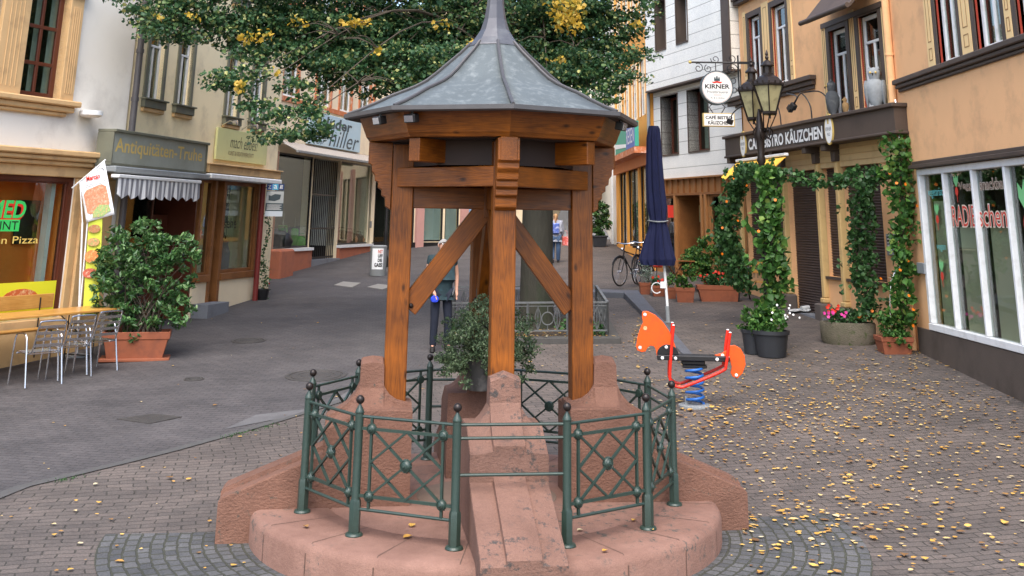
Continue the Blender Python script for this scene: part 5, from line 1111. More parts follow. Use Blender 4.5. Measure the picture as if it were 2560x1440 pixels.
octring([(.02, 3.056), (1.05, 3.056), (1.05, 3.07), (.02, 3.07)], mat('dark_boarding', (.035, .025, .02), .8), 'ceiling_board')  # ceiling added to close the recess, its shade put into the dark colour
# roof: bell shape, eight panels
RPF = [(1.405, 3.305), (1.28, 3.352), (1.12, 3.425), (.99, 3.492), (.86, 3.545), (.76, 3.588), (.66, 3.645), (.56, 3.725), (.455, 3.82), (.335, 3.925), (.232, 4.03)]
def roofz(r):
    for (a, b), (c, d) in zip(RPF, RPF[1:]):
        if c <= r <= a: return b+(d-b)*(a-r)/(a-c)
for k in range(8):
    q = MB(); vs = []; a, b = 45*k, 45*(k+1)
    for r, z in RPF:
        for f in (0, .25, .5, .75, 1): P = pol(a, r, z).lerp(pol(b, r, z), f); P.z -= .012*math.sin(PI*f)*(r/1.4); vs.append(P)
    n = len(RPF); fs = [(5*i+j, 5*i+j+1, 5*i+j+6, 5*i+j+5) for i in range(n-1) for j in range(4)]
    q.add(vs, fs); o = q.build('roof_panel', M_ZINC, kp, smooth=True)
    so_ = o.modifiers.new('solid', 'SOLIDIFY'); so_.thickness = .012; so_.offset = -1
    q = MB(); q.tube([pol(a, r+.002, z+.012) for r, z in RPF], .016, 6); q.build('roof_seam', M_ZINCDK, kp, smooth=True)
octring([(1.415, 3.262), (1.44, 3.275), (1.44, 3.312), (1.40, 3.318), (1.39, 3.30), (1.395, 3.275)], M_ZINCDK, 'eave_edge')
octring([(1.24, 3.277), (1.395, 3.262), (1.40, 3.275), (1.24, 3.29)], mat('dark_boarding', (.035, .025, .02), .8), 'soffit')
q = MB()
sp_ = [(.262, 4.005), (.255, 4.02), (.20, 4.085), (.145, 4.17), (.110, 4.28), (.088, 4.42), (.072, 4.60), (.062, 4.95), (.045, 5.3), (.02, 5.8)]
q.lathe(sp_, 8, (CX, CYK, 0), ph=DEL-PI/2); spi = q.build('spire', mat('spire_zinc', (.085, .085, .095), .45, .2, 5, metal=.35, dirt=(.14, .145, .15), dscale=3), kp)
q = MB(); q.lathe([(.001, 5.7), (.07, 5.76), (.09, 5.83), (.07, 5.9), (.001, 5.96)], 12, (CX, CYK, 0)); q.build('finial_ball', M_ZINCDK, spi, smooth=True)
# small floodlights under the eave
for a, tl in ((-58, 0), (-40, 0), (57, 0)):
    P = pol(a, 1.30, 3.215); d = rdir(a); q = MB(); q.bar(P-d*.03, P+d*.045+Vector((0, 0, -.015)), .12, .075); q.bar(P+Vector((0, 0, .02)), P+Vector((0, 0, .07)), .02, .03)
    o = q.build('floodlight', M_BLACK, kp, bevel=.008); q = MB(); q.bar(P+d*.046+Vector((0, 0, -.015)), P+d*.05+Vector((0, 0, -.016)), .095, .055); q.build('lens', M_STEEL, o)
# grey-green box on the rear post, bucket hook
P = pol(180, rp-.125, 1.62); q = MB(); q.bar(P+Vector((0, 0, -.09)), P+Vector((0, 0, .09)), .10, .06, up=tuple(rdir(180))); q.build('junction_box', mat('box_greygreen', (.12, .17, .16), .5), kp, bevel=.006)
# ---- bucket with a shrub, standing on the rear buttress
bp_ = at(1200, 965, 11.38); bz_ = .80
P = Vector((bp_.x, 11.38, bz_))
t = thing('bucket_planter', 'small-leaved green shrub in a dark metal bucket inside the well', 'plant', tuple(P))
q = MB(); q.lathe([(.115, .0), (.125, .01), (.15, .27), (.158, .28), (.15, .29), (.13, .27)], 20, tuple(P)); bk = q.build('bucket', M_GREYST if False else mat('bucket_metal', (.10, .105, .105), .45, .3, 8, metal=.5, dirt=(.28, .28, .27), dscale=4), t, smooth=True)
q = MB(); q.tube([P+Vector((.15*math.cos(k*PI/14), 0, .28+.30*math.sin(k*PI/14))) for k in range(15)], .008, 6); q.build('handle', M_IRONDK, bk, smooth=True)
q = MB(); q.lathe([(.001, .25), (.14, .255)], 16, tuple(P), cap=False); q.build('soil', M_SOIL, t)
fc = at(1222, 850, 11.3)
C = np.concatenate([clumpy(tuple(fc), (.45, .42, .38), 84, 75, .09), clumpy(tuple(fc+Vector((-.22, 0, -.20))), (.27, .27, .24), 24, 70, .08), clumpy(tuple(fc+Vector((.24, 0, -.12))), (.26, .27, .24), 26, 70, .08), clumpy(tuple(fc+Vector((-.05, 0, .26))), (.2, .2, .2), 8, 40, .07)])
leaves_obj('foliage', C, .032, L_BOX, t, up=.3, droop=.0, asp=.55)
q = MB()
for k in range(46):
    v = ell((0, 0, 0), (.42, .40, .42), 1, .8)[0]; e = fc+Vector(v)+Vector((0, 0, .02)); b = P+Vector((rng.uniform(-.08, .08), rng.uniform(-.08, .08), .25)); q.tube(smooth([b, b.lerp(e, .5)+Vector((0, 0, .08)), e], 6), [.006, .005, .004, .004, .003, .002], 4)
q.build('stems', M_BARKT, t)
# ---- railing
rl = thing('well_railing', 'dark green cast iron railing with ball finials and rosettes round the well', 'railing', (CX, CYK, 0))
RR = 1.652
angs = [-165+30*k for k in range(12)]
q0 = None
def railpost(a):
    c = tuple(pol(a, RR, 0)); q = MB()
    q.lathe([(.068, .0), (.070, .008), (.062, .022), (.045, .026)], 20, c)
    q.lathe([(.046, .024), (.046, .235), (.040, .255)], 6, c, ph=DEL+rad(a))
    q.lathe([(.037, .25), (.0335, .27), (.0335, .872), (.037, .876), (.037, .884)], 16, c)
    q.lathe([(.034, .884), (.030, .90), (.010, .935), (.008, .95)], 16, c)
    o = q.build('post', M_IRON, rl, smooth=True)
    MB().sphere((c[0], c[1], .972), .034, 14).build('ball_finial', M_IRONDK, o, smooth=True)
for a in angs: railpost(a)
def rosette(q, P, d, r):
    t = Vector((-d.y, d.x, 0)); M = Matrix(((t.x, 0, d.x, P.x), (t.y, 0, d.y, P.y), (0, 1, 0, P.z), (0, 0, 0, 1))); o = MB(M)
    o.lathe([(r*.001, -.022), (r*.9, -.02), (r, -.012), (r, .010), (r*.86, .018), (r*.80, .014), (r*.5, .022), (r*.46, .026), (r*.12, .030), (r*.10, .044), (.001, .046)], 20, cap=False)
    for k in range(14): o.sphere((r*math.cos(2*PI*k/14), r*math.sin(2*PI*k/14), 0), r*.13, 6)
    q.add(o.v, o.f)
for k in range(12):
    a, b = angs[k], angs[k]+30; A, B = pol(a, RR), pol(b, RR); e = (B-A).normalized(); L = (B-A).length; n = Vector((e.y, -e.x, 0))
    if n.dot(A-AX) < 0: n = -n
    X = lambda u, z, o=0.: A+e*u+n*o+Vector((0, 0, z))
    bars = a in (-15, 75, 165, -105)
    for z_r in ((.85, .755, .50) if bars else (.85, .19)): MB().tube([X(.03, z_r), X(L-.03, z_r)], .012, 8).build('rail', M_IRON, rl, smooth=True)
    if not bars:
        u0, u1, z0, z1 = .115, L-.115, .285, .765; um, zm = L/2, (z0+z1)/2
        q = MB(); w_ = .016
        for (p, r_) in (((u0, .19), (u0, .85)), ((u1, .19), (u1, .85))): q.bar(X(*p), X(*r_), .020, .020, up=tuple(n))
        q.bar(X(.03, z1), X(L-.03, z1), .018, .022); q.bar(X(.03, z0), X(L-.03, z0), .018, .022)
        for p, r_, o in (((u0, z0), (u1, z1), .004), ((u0, z1), (u1, z0), -.004), ((um, z1), (u1, zm), -.004), ((um, z1), (u0, zm), .004), ((um, z0), (u1, zm), .004), ((um, z0), (u0, zm), -.004)):
            q.bar(X(*p, o), X(*r_, o), .016, .020, up=tuple(n))
        lp = q.build('lattice_panel', M_IRON, rl)
        for (u, z, r_) in ((u0, z0, .040), (u0, z1, .040), (u1, z0, .040), (u1, z1, .040), (um, zm, .048)):
            q = MB(); rosette(q, X(u, z), n, r_); q.build('rosette', M_IRON, lp, smooth=True)
# ================================================================== LINDEN TREE
def gp(px, py): return onG(px, py)
TB = Vector((.57, 22.15, gz(.57, 22.15))); 
tr = thing('linden_tree', 'tall green linden with some yellow leaves spreading over the street', 'tree', tuple(TB))
q = MB(); TP = [TB+Vector((0, 0, -.2)), TB+Vector((0, 0, .15)), TB+Vector((.0, 0, .6)), TB+Vector((.02, .0, 2.5)), TB+Vector((.05, 0, 4.5)), TB+Vector((.0, .1, 7)), TB+Vector((-.2, .2, 10))]
q.tube(TP, [.44, .345, .315, .292, .26, .2, .08], 22)
q.build('trunk', M_BARK, tr, smooth=True)
blobs = [  # px, py, Y, rx_px, ry_px, density
 (400,50,19.6,70,45,.8),(470,90,19.8,50,26,.45),(400,90,19.4,55,22,.5),(330,18,19.6,50,20,.35),(470,25,20,90,50,1),(560,60,20.3,100,60,.8),(600,190,19.6,75,30,.55),(560,215,19.5,45,18,.5),(640,140,20,55,34,.45),(610,235,19.5,30,15,.3),
 (660,70,20.8,110,70,1.2),(760,60,21.2,120,80,1.3),(770,140,20.6,90,50,.8),(740,215,20.2,55,24,.45),(690,120,20.6,70,36,.5),(850,90,21.6,120,80,1.4),(860,175,20.8,100,52,.9),(940,80,22,120,90,1.4),(950,170,21,120,75,1.2),(1010,205,20.6,70,40,.8),
 (1050,110,22,120,100,1.5),(1090,190,21,110,60,1.1),(1150,80,22,100,90,1.4),(1120,150,20.4,90,60,.9),(1230,90,23,120,110,1.3),
 (690,290,19.2,62,16,.5),(650,262,19.3,40,14,.4),(750,275,19.3,45,18,.5),(730,335,19.1,75,14,.45),(780,305,19.2,42,26,.6),(680,345,19.0,50,14,.4),(800,335,19.2,22,14,.3),(770,250,19.6,30,20,.4),
 (1330,120,22.4,110,100,1.4),(1400,90,22,120,90,1.3),(1420,180,21,110,60,1.1),(1370,215,20.8,90,35,.7),(1480,120,21.6,100,80,1.1),(1500,195,20.8,75,38,.8),(1550,70,21.4,70,60,.8),(1560,150,20.9,55,35,.6),(1600,135,20.8,38,18,.45),(1480,240,20.6,70,22,.55),(1570,195,20.7,45,18,.35),(1600,20,21.4,45,25,.5),(450,-30,20,120,40,1.1),(650,-30,20.6,140,45,1.2),(850,-30,21.4,150,50,1.3),(1050,-20,22,150,60,1.3),(1200,20,23.2,120,80,1.4),(1350,-30,22.6,150,50,1.2),(1530,-30,21.6,110,45,1.0),(1100,90,23.6,160,110,1.5),(950,110,23.4,120,90,1.3),(1400,110,23.6,120,100,1.2),(1340,30,22,150,50,1.2),(1450,30,21.8,120,50,1.2)]
CL = []; CY_ = []; tips = []
for px, py, Y, rx, ry, dn in blobs:
    c = at(px, py, Y); k = Y/F; rx_, rz_ = rx*k, ry*k; tips.append(c)
    nc = int(44*dn*(rx*ry)/4000)+4
    cs = ell(tuple(c), (rx_, max(.5, rx_*.8), rz_), nc, .2)
    for s_ in cs: CL.append(ell(s_, (.27, .27, .10), int(rng.integers(14, 40)), .1))
CLn = np.concatenate(CL)
# upper crown above the picture
up_ = []
for k in range(120):
    v = ell((TB.x-.8, 21.6, 9.3), (5.2, 3.8, 3.0), 1, .55)[0]
    if v[2] < 6.5: v[2] = 6.5+rng.random()*1.5
    up_.append(ell(v, (.6, .6, .35), 46, .1))
upn = np.concatenate(up_)
lf = leaves_obj('crown', np.concatenate([CLn]), .082, L_TREE, tr, up=.75, droop=.35)
lf2 = leaves_obj('upper_crown', upn, .15, L_TREE, tr, up=.75, droop=.35)
ys = []
for px, py, Y, rx, ry, n in ((1412,22,20.4,42,26,190),(1418,58,20.2,32,22,110),(885,55,20.6,34,12,60),(598,212,18.95,13,16,26),(625,95,19.5,25,10,30),(480,42,19.2,16,8,16),(1395,150,20.2,20,10,14),(655,88,19.5,25,12,26),(1110,60,20.9,20,14,20),(1177,105,20.1,12,8,12),(1590,60,20.8,14,10,12),(745,55,20.1,20,10,18),(690,180,19.8,12,8,10),(395,42,18.9,14,7,12),(940,125,20.3,14,10,12)):
    ys.append(ell(tuple(at(px, py, Y)), (rx*Y/F*1.45, .3, ry*Y/F*1.5), n, .1))
yl = tag(leaves_obj('yellow_leaf_clusters', np.concatenate(ys), .10, L_YEL, tr, up=.3, droop=.8), kind='stuff')
q = MB()
order = sorted(range(len(tips)), key=lambda i: tips[i].x)
for i, e in enumerate(tips):
    if i % 3: continue
    h = max(.3, min(.98, (e.z-TB.z-1.2)/6)); s0 = TB+Vector((0, 0, min(7.5, (e.z-TB.z)*.75+1.6+.4*(i % 3)))); mid = s0.lerp(e, .5)+Vector((0, .5, 1.3+.3*(i % 2)))
    P = smooth([s0, mid, e], 12); q.tube(P, [.03*(1-.8*j/11) for j in range(12)], 6)
    for k in range(4):
        v = Vector(ell((0, 0, 0), (.9, .6, .25), 1, .7)[0]); a = P[8]; q.tube(smooth([a, a+v*.5+Vector((0, 0, .1)), a+v], 5), [.016, .013, .01, .007, .004], 4)
q.build('branches', M_BARKT, tr, smooth=True)
# tree pit: granite frame, iron guard
M_GUARD = mat('grey_iron_guard', (.115, .12, .12), .5, .25, 12, metal=.3, dirt=(.06, .06, .055), dscale=6)
cA = gp(1335, 892); cB = gp(1512, 862); ang = math.atan2(cB.y-cA.y, cB.x-cA.x)
tg = thing('tree_guard', 'low grey iron guard fence with ring ornaments round the linden', 'fence', (TB.x, TB.y-.2, TB.z-.05), 0)
gx0, gx1, gy0, gy1 = -.35, 1.12, 20.75, 23.2
gx0 = at(1105, 870, 20.9).x+.1; gx1 = at(1517, 860, 20.9).x
def guard_side(p, q2, nrep):
    p = Vector(p); q2 = Vector(q2); e = (q2-p).normalized(); L = (q2-p).length; n = Vector((e.y, -e.x, 0)); z0 = gz(p.x, p.y)+.14; z0b = gz(q2.x, q2.y)+.14
    X = lambda u, z: Vector((p.x+e.x*u, p.y+e.y*u, z0+(z0b-z0)*u/L+z)); H = .52; b = MB()
    b.bar(X(0, H), X(L, H), .05, .03); b.bar(X(0, .05), X(L, .05), .035, .025); b.bar(X(0, H-.06), X(L, H-.06), .02, .012)
    w_ = L/nrep
    for k in range(nrep+1): b.bar(X(k*w_, -.02), X(k*w_, H), .035, .035)
    o = b.build('guard_panel', M_GUARD, tg)
    for k in range(nrep):
        c = MB(); um = (k+.5)*w_; zc = .25; rr = .105
        c.tube([X(um+rr*math.cos(t*PI/12), zc+rr*math.sin(t*PI/12)) for t in range(24)], .011, 6, closed=True)
        for s_ in (-1, 1):
            c.bar(X(um+s_*.17, .05), X(um+s_*.17, H-.06), .014, .014)
            c.tube([X(um+s_*(.17+.05*math.sin(PI*t/8)), .06+.38*t/8) for t in range(9)], .009, 5); c.tube([X(um+s_*(.17-.05*math.sin(PI*t/8)), .06+.38*t/8) for t in range(9)], .009, 5)
        c.bar(X(um, zc+rr), X(um, H-.06), .014, .014); c.bar(X(um, .05), X(um, zc-rr), .014, .014); c.build('ring_ornament', M_GUARD, o)
guard_side((gx0, gy0), (gx1, gy0), 4); guard_side((gx1, gy0), (gx1, gy1), 3); guard_side((gx0, gy1), (gx0, gy0), 3); guard_side((gx1, gy1), (gx0, gy1), 4)
q = MB(); zz = gz(gx0, gy0)
def slab(q, x0, x1, y0, y1, h, lo=.3):
    vs = [(x, y, gz(x, y)+dz) for dz in (-lo, h) for x, y in ((x0, y0), (x1, y0), (x1, y1), (x0, y1))]; q.add(vs, [(0,3,2,1),(4,5,6,7),(0,1,5,4),(1,2,6,5),(2,3,7,6),(3,0,4,7)])
gk = .22
slab(q, gx0-gk, gx1+gk, gy0-gk, gy0-.002, .10); slab(q, gx0-gk, gx1+gk, gy1, gy1+gk, .10); slab(q, gx1, gx1+gk, gy0, gy1-.002, .098); slab(q, gx0-gk, gx0, gy0, gy1-.002, .098)
tag(q.build('tree_pit_kerb', mat('dark_kerb', (.055, .052, .048), .85, .2, 8, .3, 40), None, bevel=.01, W0=Matrix.Translation((gx0, gy0, zz))), 'dark stone kerb framing the tree pit under the linden', 'kerb')
q = MB(); slab(q, gx0, gx1, gy0, gy1, .06); o = q.build('tree_pit_soil', M_SOIL); o['kind'] = 'structure'
C = np.concatenate([ell((gx0+(gx1-gx0)*f, gy0+.35+1.8*rng.random(), zz+.22), (.28, .25, .14), 130, .1) for f in np.linspace(.08, .92, 7)])
tag(leaves_obj('ground_cover', C, .07, L_VINED, None), 'low green plants growing inside the tree guard', 'ground cover', kind='stuff')
# ================================================================== GRANITE KERB STRIP (wedge step)
ks = [gp(1440, 742), gp(1560, 746), gp(1715, 893)]; kt = [gp(1440, 737), gp(1588, 742), gp(1712, 893)]
q = MB(); pts = [(ks[0].x-1.8, ks[0].y+.4), (ks[1].x, ks[1].y), (ks[2].x-.02, ks[2].y-.0), (kt[2].x+.16, kt[2].y), (kt[1].x+.08, kt[1].y+.1), (kt[0].x-1.8, kt[0].y+.6)]
vs = []; 
def kz(p, h): return gz(*p)+h
hh_ = [.13, .13, .02, .02, .13, .13]
vs = [(p[0], p[1], gz(*p)-.3) for p in pts]+[(p[0], p[1], gz(*p)+h) for p, h in zip(pts, hh_)]
q.add(vs, [(0, 1, 4, 5)[::-1], (1, 2, 3, 4)[::-1], (6, 7, 10, 11), (7, 8, 9, 10)]+[(i, (i+1) % 6, 6+(i+1) % 6, 6+i) for i in range(6)])
o = q.build('granite_step', mat('dark_granite', (.085, .09, .105), .6, .15, 25, .2, 120, dirt=(.06, .06, .065), dscale=2), None, bevel=.012, W0=Matrix.Translation((pts[1][0], pts[1][1], gz(*pts[1])))); tag(o, kind='structure')
# ================================================================== PROPS, LEFT
def ground_pt(px, py): p = onG(px, py); return Vector((p.x, p.y, gz(p.x, p.y)))
# aluminium bistro chairs (local: faces -Y)
def make_chair():
    t = thing('bistro_chair', 'nearest aluminium slatted armchair at the long wooden table', 'chair', (0, 0, 0), 0, 'aluminium chairs along the wooden table')
    for s in (-1, 1):
        x = .255*s
        P = smooth([(x, .24, 0), (x*.98, .16, .35), (x*.97, .10, .60), (x*.97, .02, .665), (x*.98, -.12, .665), (x*1.0, -.20, .63), (x*1.02, -.225, .45), (x*1.03, -.25, 0)], 26)
        lm(t).tube(P, .0125, 8).build('arm_and_legs', M_STEEL, t, smooth=True)
    q = lm(t); q.tube(smooth([(-.22, -.19, .425), (-.22, .0, .42), (-.21, .15, .425), (-.20, .20, .47), (-.195, .26, .66), (-.185, .30, .80), (-.15, .31, .835), (.15, .31, .835), (.185, .30, .80), (.195, .26, .66), (.20, .20, .47), (.21, .15, .425), (.22, 0, .42), (.22, -.19, .425)], 60), .0115, 8); q.tube([(-.22, -.19, .425), (.22, -.19, .425)], .0115, 8)
    q.tube([(-.255, .12, .41), (.255, .12, .41)], .010, 6); q.tube([(-.255, -.15, .41), (.255, -.15, .41)], .010, 6)
    q.build('frame', M_STEEL, t, smooth=True)
    for k in range(6): y = -.155+.058*k; lm(t).box(-.212, .212, y-.022, y+.022, .432, .438).build('seat_slat', M_STEEL, t, bevel=.003)
    for z, y in ((.52, .225), (.60, .246), (.68, .268), (.76, .29)):
        q = lm(t); q.bar((-.19, y, z), (.19, y, z), .006, .038); q.build('back_slat', M_STEEL, t, bevel=.002)
    return t
ch = make_chair(); CH = [(88, 962), (163, 944), (229, 930)]
lab = ['aluminium slatted armchair farthest left, nearest to the viewer, at the wooden table', 'aluminium slatted armchair in the middle of the three at the wooden table', 'aluminium slatted armchair nearest the big potted laurel']
for i, (px, py) in enumerate(CH):
    c = ch if i == 0 else copy_tree(ch)
    c.location = ground_pt(px, py); c.rotation_euler = (0, 0, rad(-132+4*i)); c.scale = (1.07, 1.07, 1.07); c['label'] = lab[i]
# long table + backed bench + plain bench, in the pizza wall's frame
def slabbox(P, u, L, Wd, z0, z1):
    u = Vector(u); n = Vector((-u.y, u.x, 0)); M = Matrix(((u.x, n.x, 0, P.x), (u.y, n.y, 0, P.y), (0, 0, 1, P.z), (0, 0, 0, 1))); q = MB(M); q.box(0, L, 0, Wd, z0, z1); return q, M
zt_ = gz(-6.6, 18.2)+.77
def atz(px, py, Z): d = ray(px, py); k = (Z-EYE)/d.z; return EYEP+d*k
A_ = atz(303, 769, zt_); B_ = atz(164, 757, zt_); C_ = atz(0, 812, zt_)
u = (C_-A_); u.z = 0; u.normalize(); n_ = Vector((-u.y, u.x, 0)); 
if n_.dot(B_-A_) < 0: n_ = -n_
wd = min(.72, max(.5, (B_-A_).dot(n_)))
zt_ = gz(-6.4, 19.25)+.81; A_ = at(303, 768, 19.25); A_.z = zt_; u = Vector((d1.x, d1.y, 0)); n_ = Vector((u.y, -u.x, 0)); wd = .74
if n_.x > 0: n_ = -n_
t = thing('beer_table', 'long varnished orange wooden table with folding legs in front of the pizza shop', 'table', (A_.x, A_.y, zt_-.77))
def quadslab(P, u, n, L, Wd, z0, z1, name, m, par, bevel=.006):
    q = MB(); vs = [P+u*a+n*b+Vector((0, 0, z)) for z in (z0, z1) for a, b in ((0, 0), (L, 0), (L, Wd), (0, Wd))]
    fs = [(0,3,2,1),(4,5,6,7),(0,1,5,4),(1,2,6,5),(2,3,7,6),(3,0,4,7)]
    if u.cross(n).z < 0: fs = [f[::-1] for f in fs]
    q.add(vs, fs); M = Matrix(((u.x, n.x, 0, P.x), (u.y, n.y, 0, P.y), (0, 0, 1, P.z), (0, 0, 0, 1)))
    if u.cross(n).z < 0: M = Matrix(((u.x, -n.x, 0, P.x), (u.y, -n.y, 0, P.y), (0, 0, 1, P.z), (0, 0, 0, 1)))
    return q.build(name, m, par, bevel=bevel, W0=M)
P0 = Vector((A_.x, A_.y, zt_))
quadslab(P0, u, n_, 3.0, wd, -.035, 0, 'tabletop', M_TABLE, t)
for a in (.45, 2.45):
    q = MB(); X = lambda a_, b_, z: P0+u*a_+n_*b_+Vector((0, 0, z))
    for b in (.08, wd-.08): q.tube([X(a, b, -.04), X(a-.0, b, -.81)], .012, 6)
    q.tube([X(a, .08, -.7), X(a, wd-.08, -.7)], .010, 6); q.tube([X(a, .08, -.35), X(a, wd-.08, -.35)], .010, 6); q.tube([X(a+.5, wd/2, -.05), X(a, wd/2, -.40)], .010, 6); q.build('folding_leg', M_BLACK, t)
t = thing('backed_bench', 'orange wooden bench with a tall plank backrest against the pizza shop', 'bench', (A_.x, A_.y, zt_-.77))
Pb = P0+n_*(wd+.08); zs_ = -.30
quadslab(Pb+u*.35, u, n_, 2.5, .26, zs_-.03, zs_, 'seat', M_TABLE, t)
quadslab(Pb+u*.30+n_*.36, u, n_, 2.5, .03, .0-.02, .20, 'backrest', M_TABLE, t)
for a in (.6, 2.4):
    q = MB(); X = lambda a_, b_, z: Pb+u*a_+n_*b_+Vector((0, 0, z))
    q.tube([X(a, .03, zs_-.03), X(a, .0, -.77)], .012, 6); q.tube([X(a, .35, .15), X(a, .34, -.77)], .012, 6); q.tube([X(a, .03, zs_-.04), X(a, .35, zs_-.04)], .012, 6); q.build('leg', M_BLACK, t)
# kebab flag with its stand
fb = ground_pt(192, 893); fY = fb.y
t = thing('advertising_flag', 'white pennant flag with a kebab picture on a slanting white pole', 'flag', tuple(fb))
MFL = mat('white_flag', (.78, .80, .82), .8, .04, 4)
c1 = [at(x, y, fY-.1) for x, y in ((199, 455), (262, 401), (286, 536), (216, 556))]
q = MB(); N = 12; vs = []
nrm = (c1[1]-c1[0]).cross(c1[3]-c1[0]).normalized()
for j in range(N+1):
    for i in range(N+1):
        a = c1[0].lerp(c1[1], i/N); b = c1[3].lerp(c1[2], i/N); vs.append(a.lerp(b, j/N)+nrm*.012*math.sin(i*.9+j*.3))
q.add(vs, [(j*(N+1)+i, j*(N+1)+i+1, (j+1)*(N+1)+i+1, (j+1)*(N+1)+i) for j in range(N) for i in range(N)])
fl = q.build('cloth', MFL, t, smooth=True); m_ = fl.modifiers.new('s', 'SOLIDIFY'); m_.thickness = .004
ex = (c1[1]-c1[0]).normalized(); ex = (c1[2]-c1[3]).normalized(); ey = (c1[1]-c1[2]); ey = (ey-ex*ey.dot(ex)).normalized(); ez = ex.cross(ey)
if ez.y > 0: pass
O = c1[3]; MFm = Matrix(((ex.x, ey.x, ez.x, O.x), (ex.y, ey.y, ez.y, O.y), (ex.z, ey.z, ez.z, O.z), (0, 0, 0, 1)))
fw_ = (c1[2]-c1[3]).length; fh_ = (c1[0]-c1[3]).length
text(MFm, 'Mercan', fw_*.26, fw_*.74, fh_*.96, fh_*1.08, .022, M_RED, fl, shear=.2, offset=.03)
q = MB(MFm); q.box(fw_*.12, fw_*.92, fh_*.86, fh_*.867, .020, .022); q.box(fw_*.2, fw_*.85, fh_*.82, fh_*.827, .020, .022); q.build('small_print', M_GRAFF, fl)
for k in range(9):
    a = .2+k*.3; q = MB(MFm); cx_, cy_ = fw_*.80+.06*math.cos(a), fh_*1.10+.06*math.sin(a)
    q.prism([(cx_+.008*math.cos(j*PI/3), cy_+.008*math.sin(j*PI/3)) for j in range(6)], .02, .022); q.build('star_mark', M_GRAFF, fl)
q = MB(MFm); q.prism([(fw_*.10, fh_*.20), (fw_*.20, fh_*.16), (fw_*.8, fh_*.2), (fw_*.92, fh_*.30), (fw_*.9, fh_*.72), (fw_*.75, fh_*.80), (fw_*.2, fh_*.76), (fw_*.08, fh_*.66)], .018, .021); q.build('kebab_picture', mat('kebab_meat', (.52, .22, .12), .8, .5, 45, dirt=(.75, .5, .35), dscale=28), fl)
q = MB(MFm); q.prism([(fw_*.25, fh_*.07), (fw_*.6, fh_*.03), (fw_*.92, fh_*.12), (fw_*.88, fh_*.26), (fw_*.55, fh_*.33), (fw_*.3, fh_*.2)], .0215, .024); q.build('salad_picture', mat('salad', (.3, .42, .16), .8, .6, 50, dirt=(.75, .3, .15), dscale=25), fl)
q = MB(); q.tube([at(180, 470, fY-.1), at(264, 399, fY-.1)], .013, 8); q.tube([at(206, 556, fY-.1), fb+Vector((0, 0, .02))], .016, 8); q.tube([at(200, 456, fY-.1), at(206, 556, fY-.1)], .010, 8); q.build('pole', M_WHITE, t, smooth=True)
q = MB(); q.lathe([(.2, 0), (.2, .03), (.05, .06)], 16, tuple(fb)); q.build('base', M_GREYST, t)
# food banner
bY = w1.p0.y+w1.u.y*(w1.L-.3)-.15
bb = [at(x, y, 19.55) for x, y in ((206, 790), (246, 785), (256, 545), (222, 550))]
g_ = gz(bb[0].x, 19.55)
t = thing('food_banner', 'tall narrow yellow-green banner with a column of round dish pictures', 'banner', (bb[0].x, 19.55, g_))
q = MB(); q.prism([(0, 0)], 0, 0) if False else None
d_ = Vector((0, .02, 0)); q.add([p for p in bb]+[p+d_ for p in bb], [(0,1,2,3),(7,6,5,4),(0,4,5,1),(1,5,6,2),(2,6,7,3),(3,7,4,0)]); bn = q.build('panel', flat('banner_yellow', (.52, .58, .06)), t)
dishm = [mat('dish_a', (.38, .16, .07), .7, .6, 40, dirt=(.3, .4, .12), dscale=25), mat('dish_b', (.5, .28, .12), .7, .6, 40, dirt=(.15, .35, .1), dscale=25), mat('dish_c', (.62, .2, .06), .7, .5, 40, dirt=(.8, .5, .2), dscale=25), mat('dish_d', (.45, .1, .06), .7, .6, 40, dirt=(.75, .65, .5), dscale=22)]
for k, (px, py) in enumerate(((236, 572), (234, 605), (230, 641), (225, 683))):
    c = at(px, py, 19.53); q = MB(Matrix(((1, 0, 0, c.x), (0, 0, -1, c.y), (0, 1, 0, c.z), (0, 0, 0, 1)))); rr = .105 if k > 1 else .09
    q.prism([(rr*1.15*math.cos(j*PI/10), rr*math.sin(j*PI/10)*(1 if k == 2 else .75)) for j in range(20)], 0, .01); q.build('dish_picture', dishm[k], bn)
q = MB(); q.tube([bb[3]+Vector((-.02, 0, .02)), Vector((bb[0].x-.03, 19.55, g_))], .012, 6); q.build('pole', M_WHITE, t)
# A-board
ab = ground_pt(222, 835); t = thing('pavement_board', 'blue and white pavement sign board half hidden by the potted laurel', 'sign', tuple(ab), rad(12))
q = lm(t); q.box(-.24, .24, -.03, .0, .06, .98); q.box(-.24, -.18, -.06, .1, 0, .06); q.box(.18, .24, -.06, .1, 0, .06); q.build('frame', M_WHITE, t, bevel=.015)
q = lm(t); q.box(-.20, .20, -.036, -.031, .12, .92); pb = q.build('poster', flat('poster_darkblue', (.02, .06, .32)), t)
Mt = WMX[t.name] @ Matrix(((1, 0, 0, 0), (0, 0, -1, 0), (0, 1, 0, 0), (0, 0, 0, 1)))
text(Mt, 'Menü', -.16, .16, .62, .74, .04, M_RED, pb, offset=.02)
q = lm(t); q.box(-.16, .16, -.04, -.037, .2, .45); q.build('white_field', M_WHITE, pb)
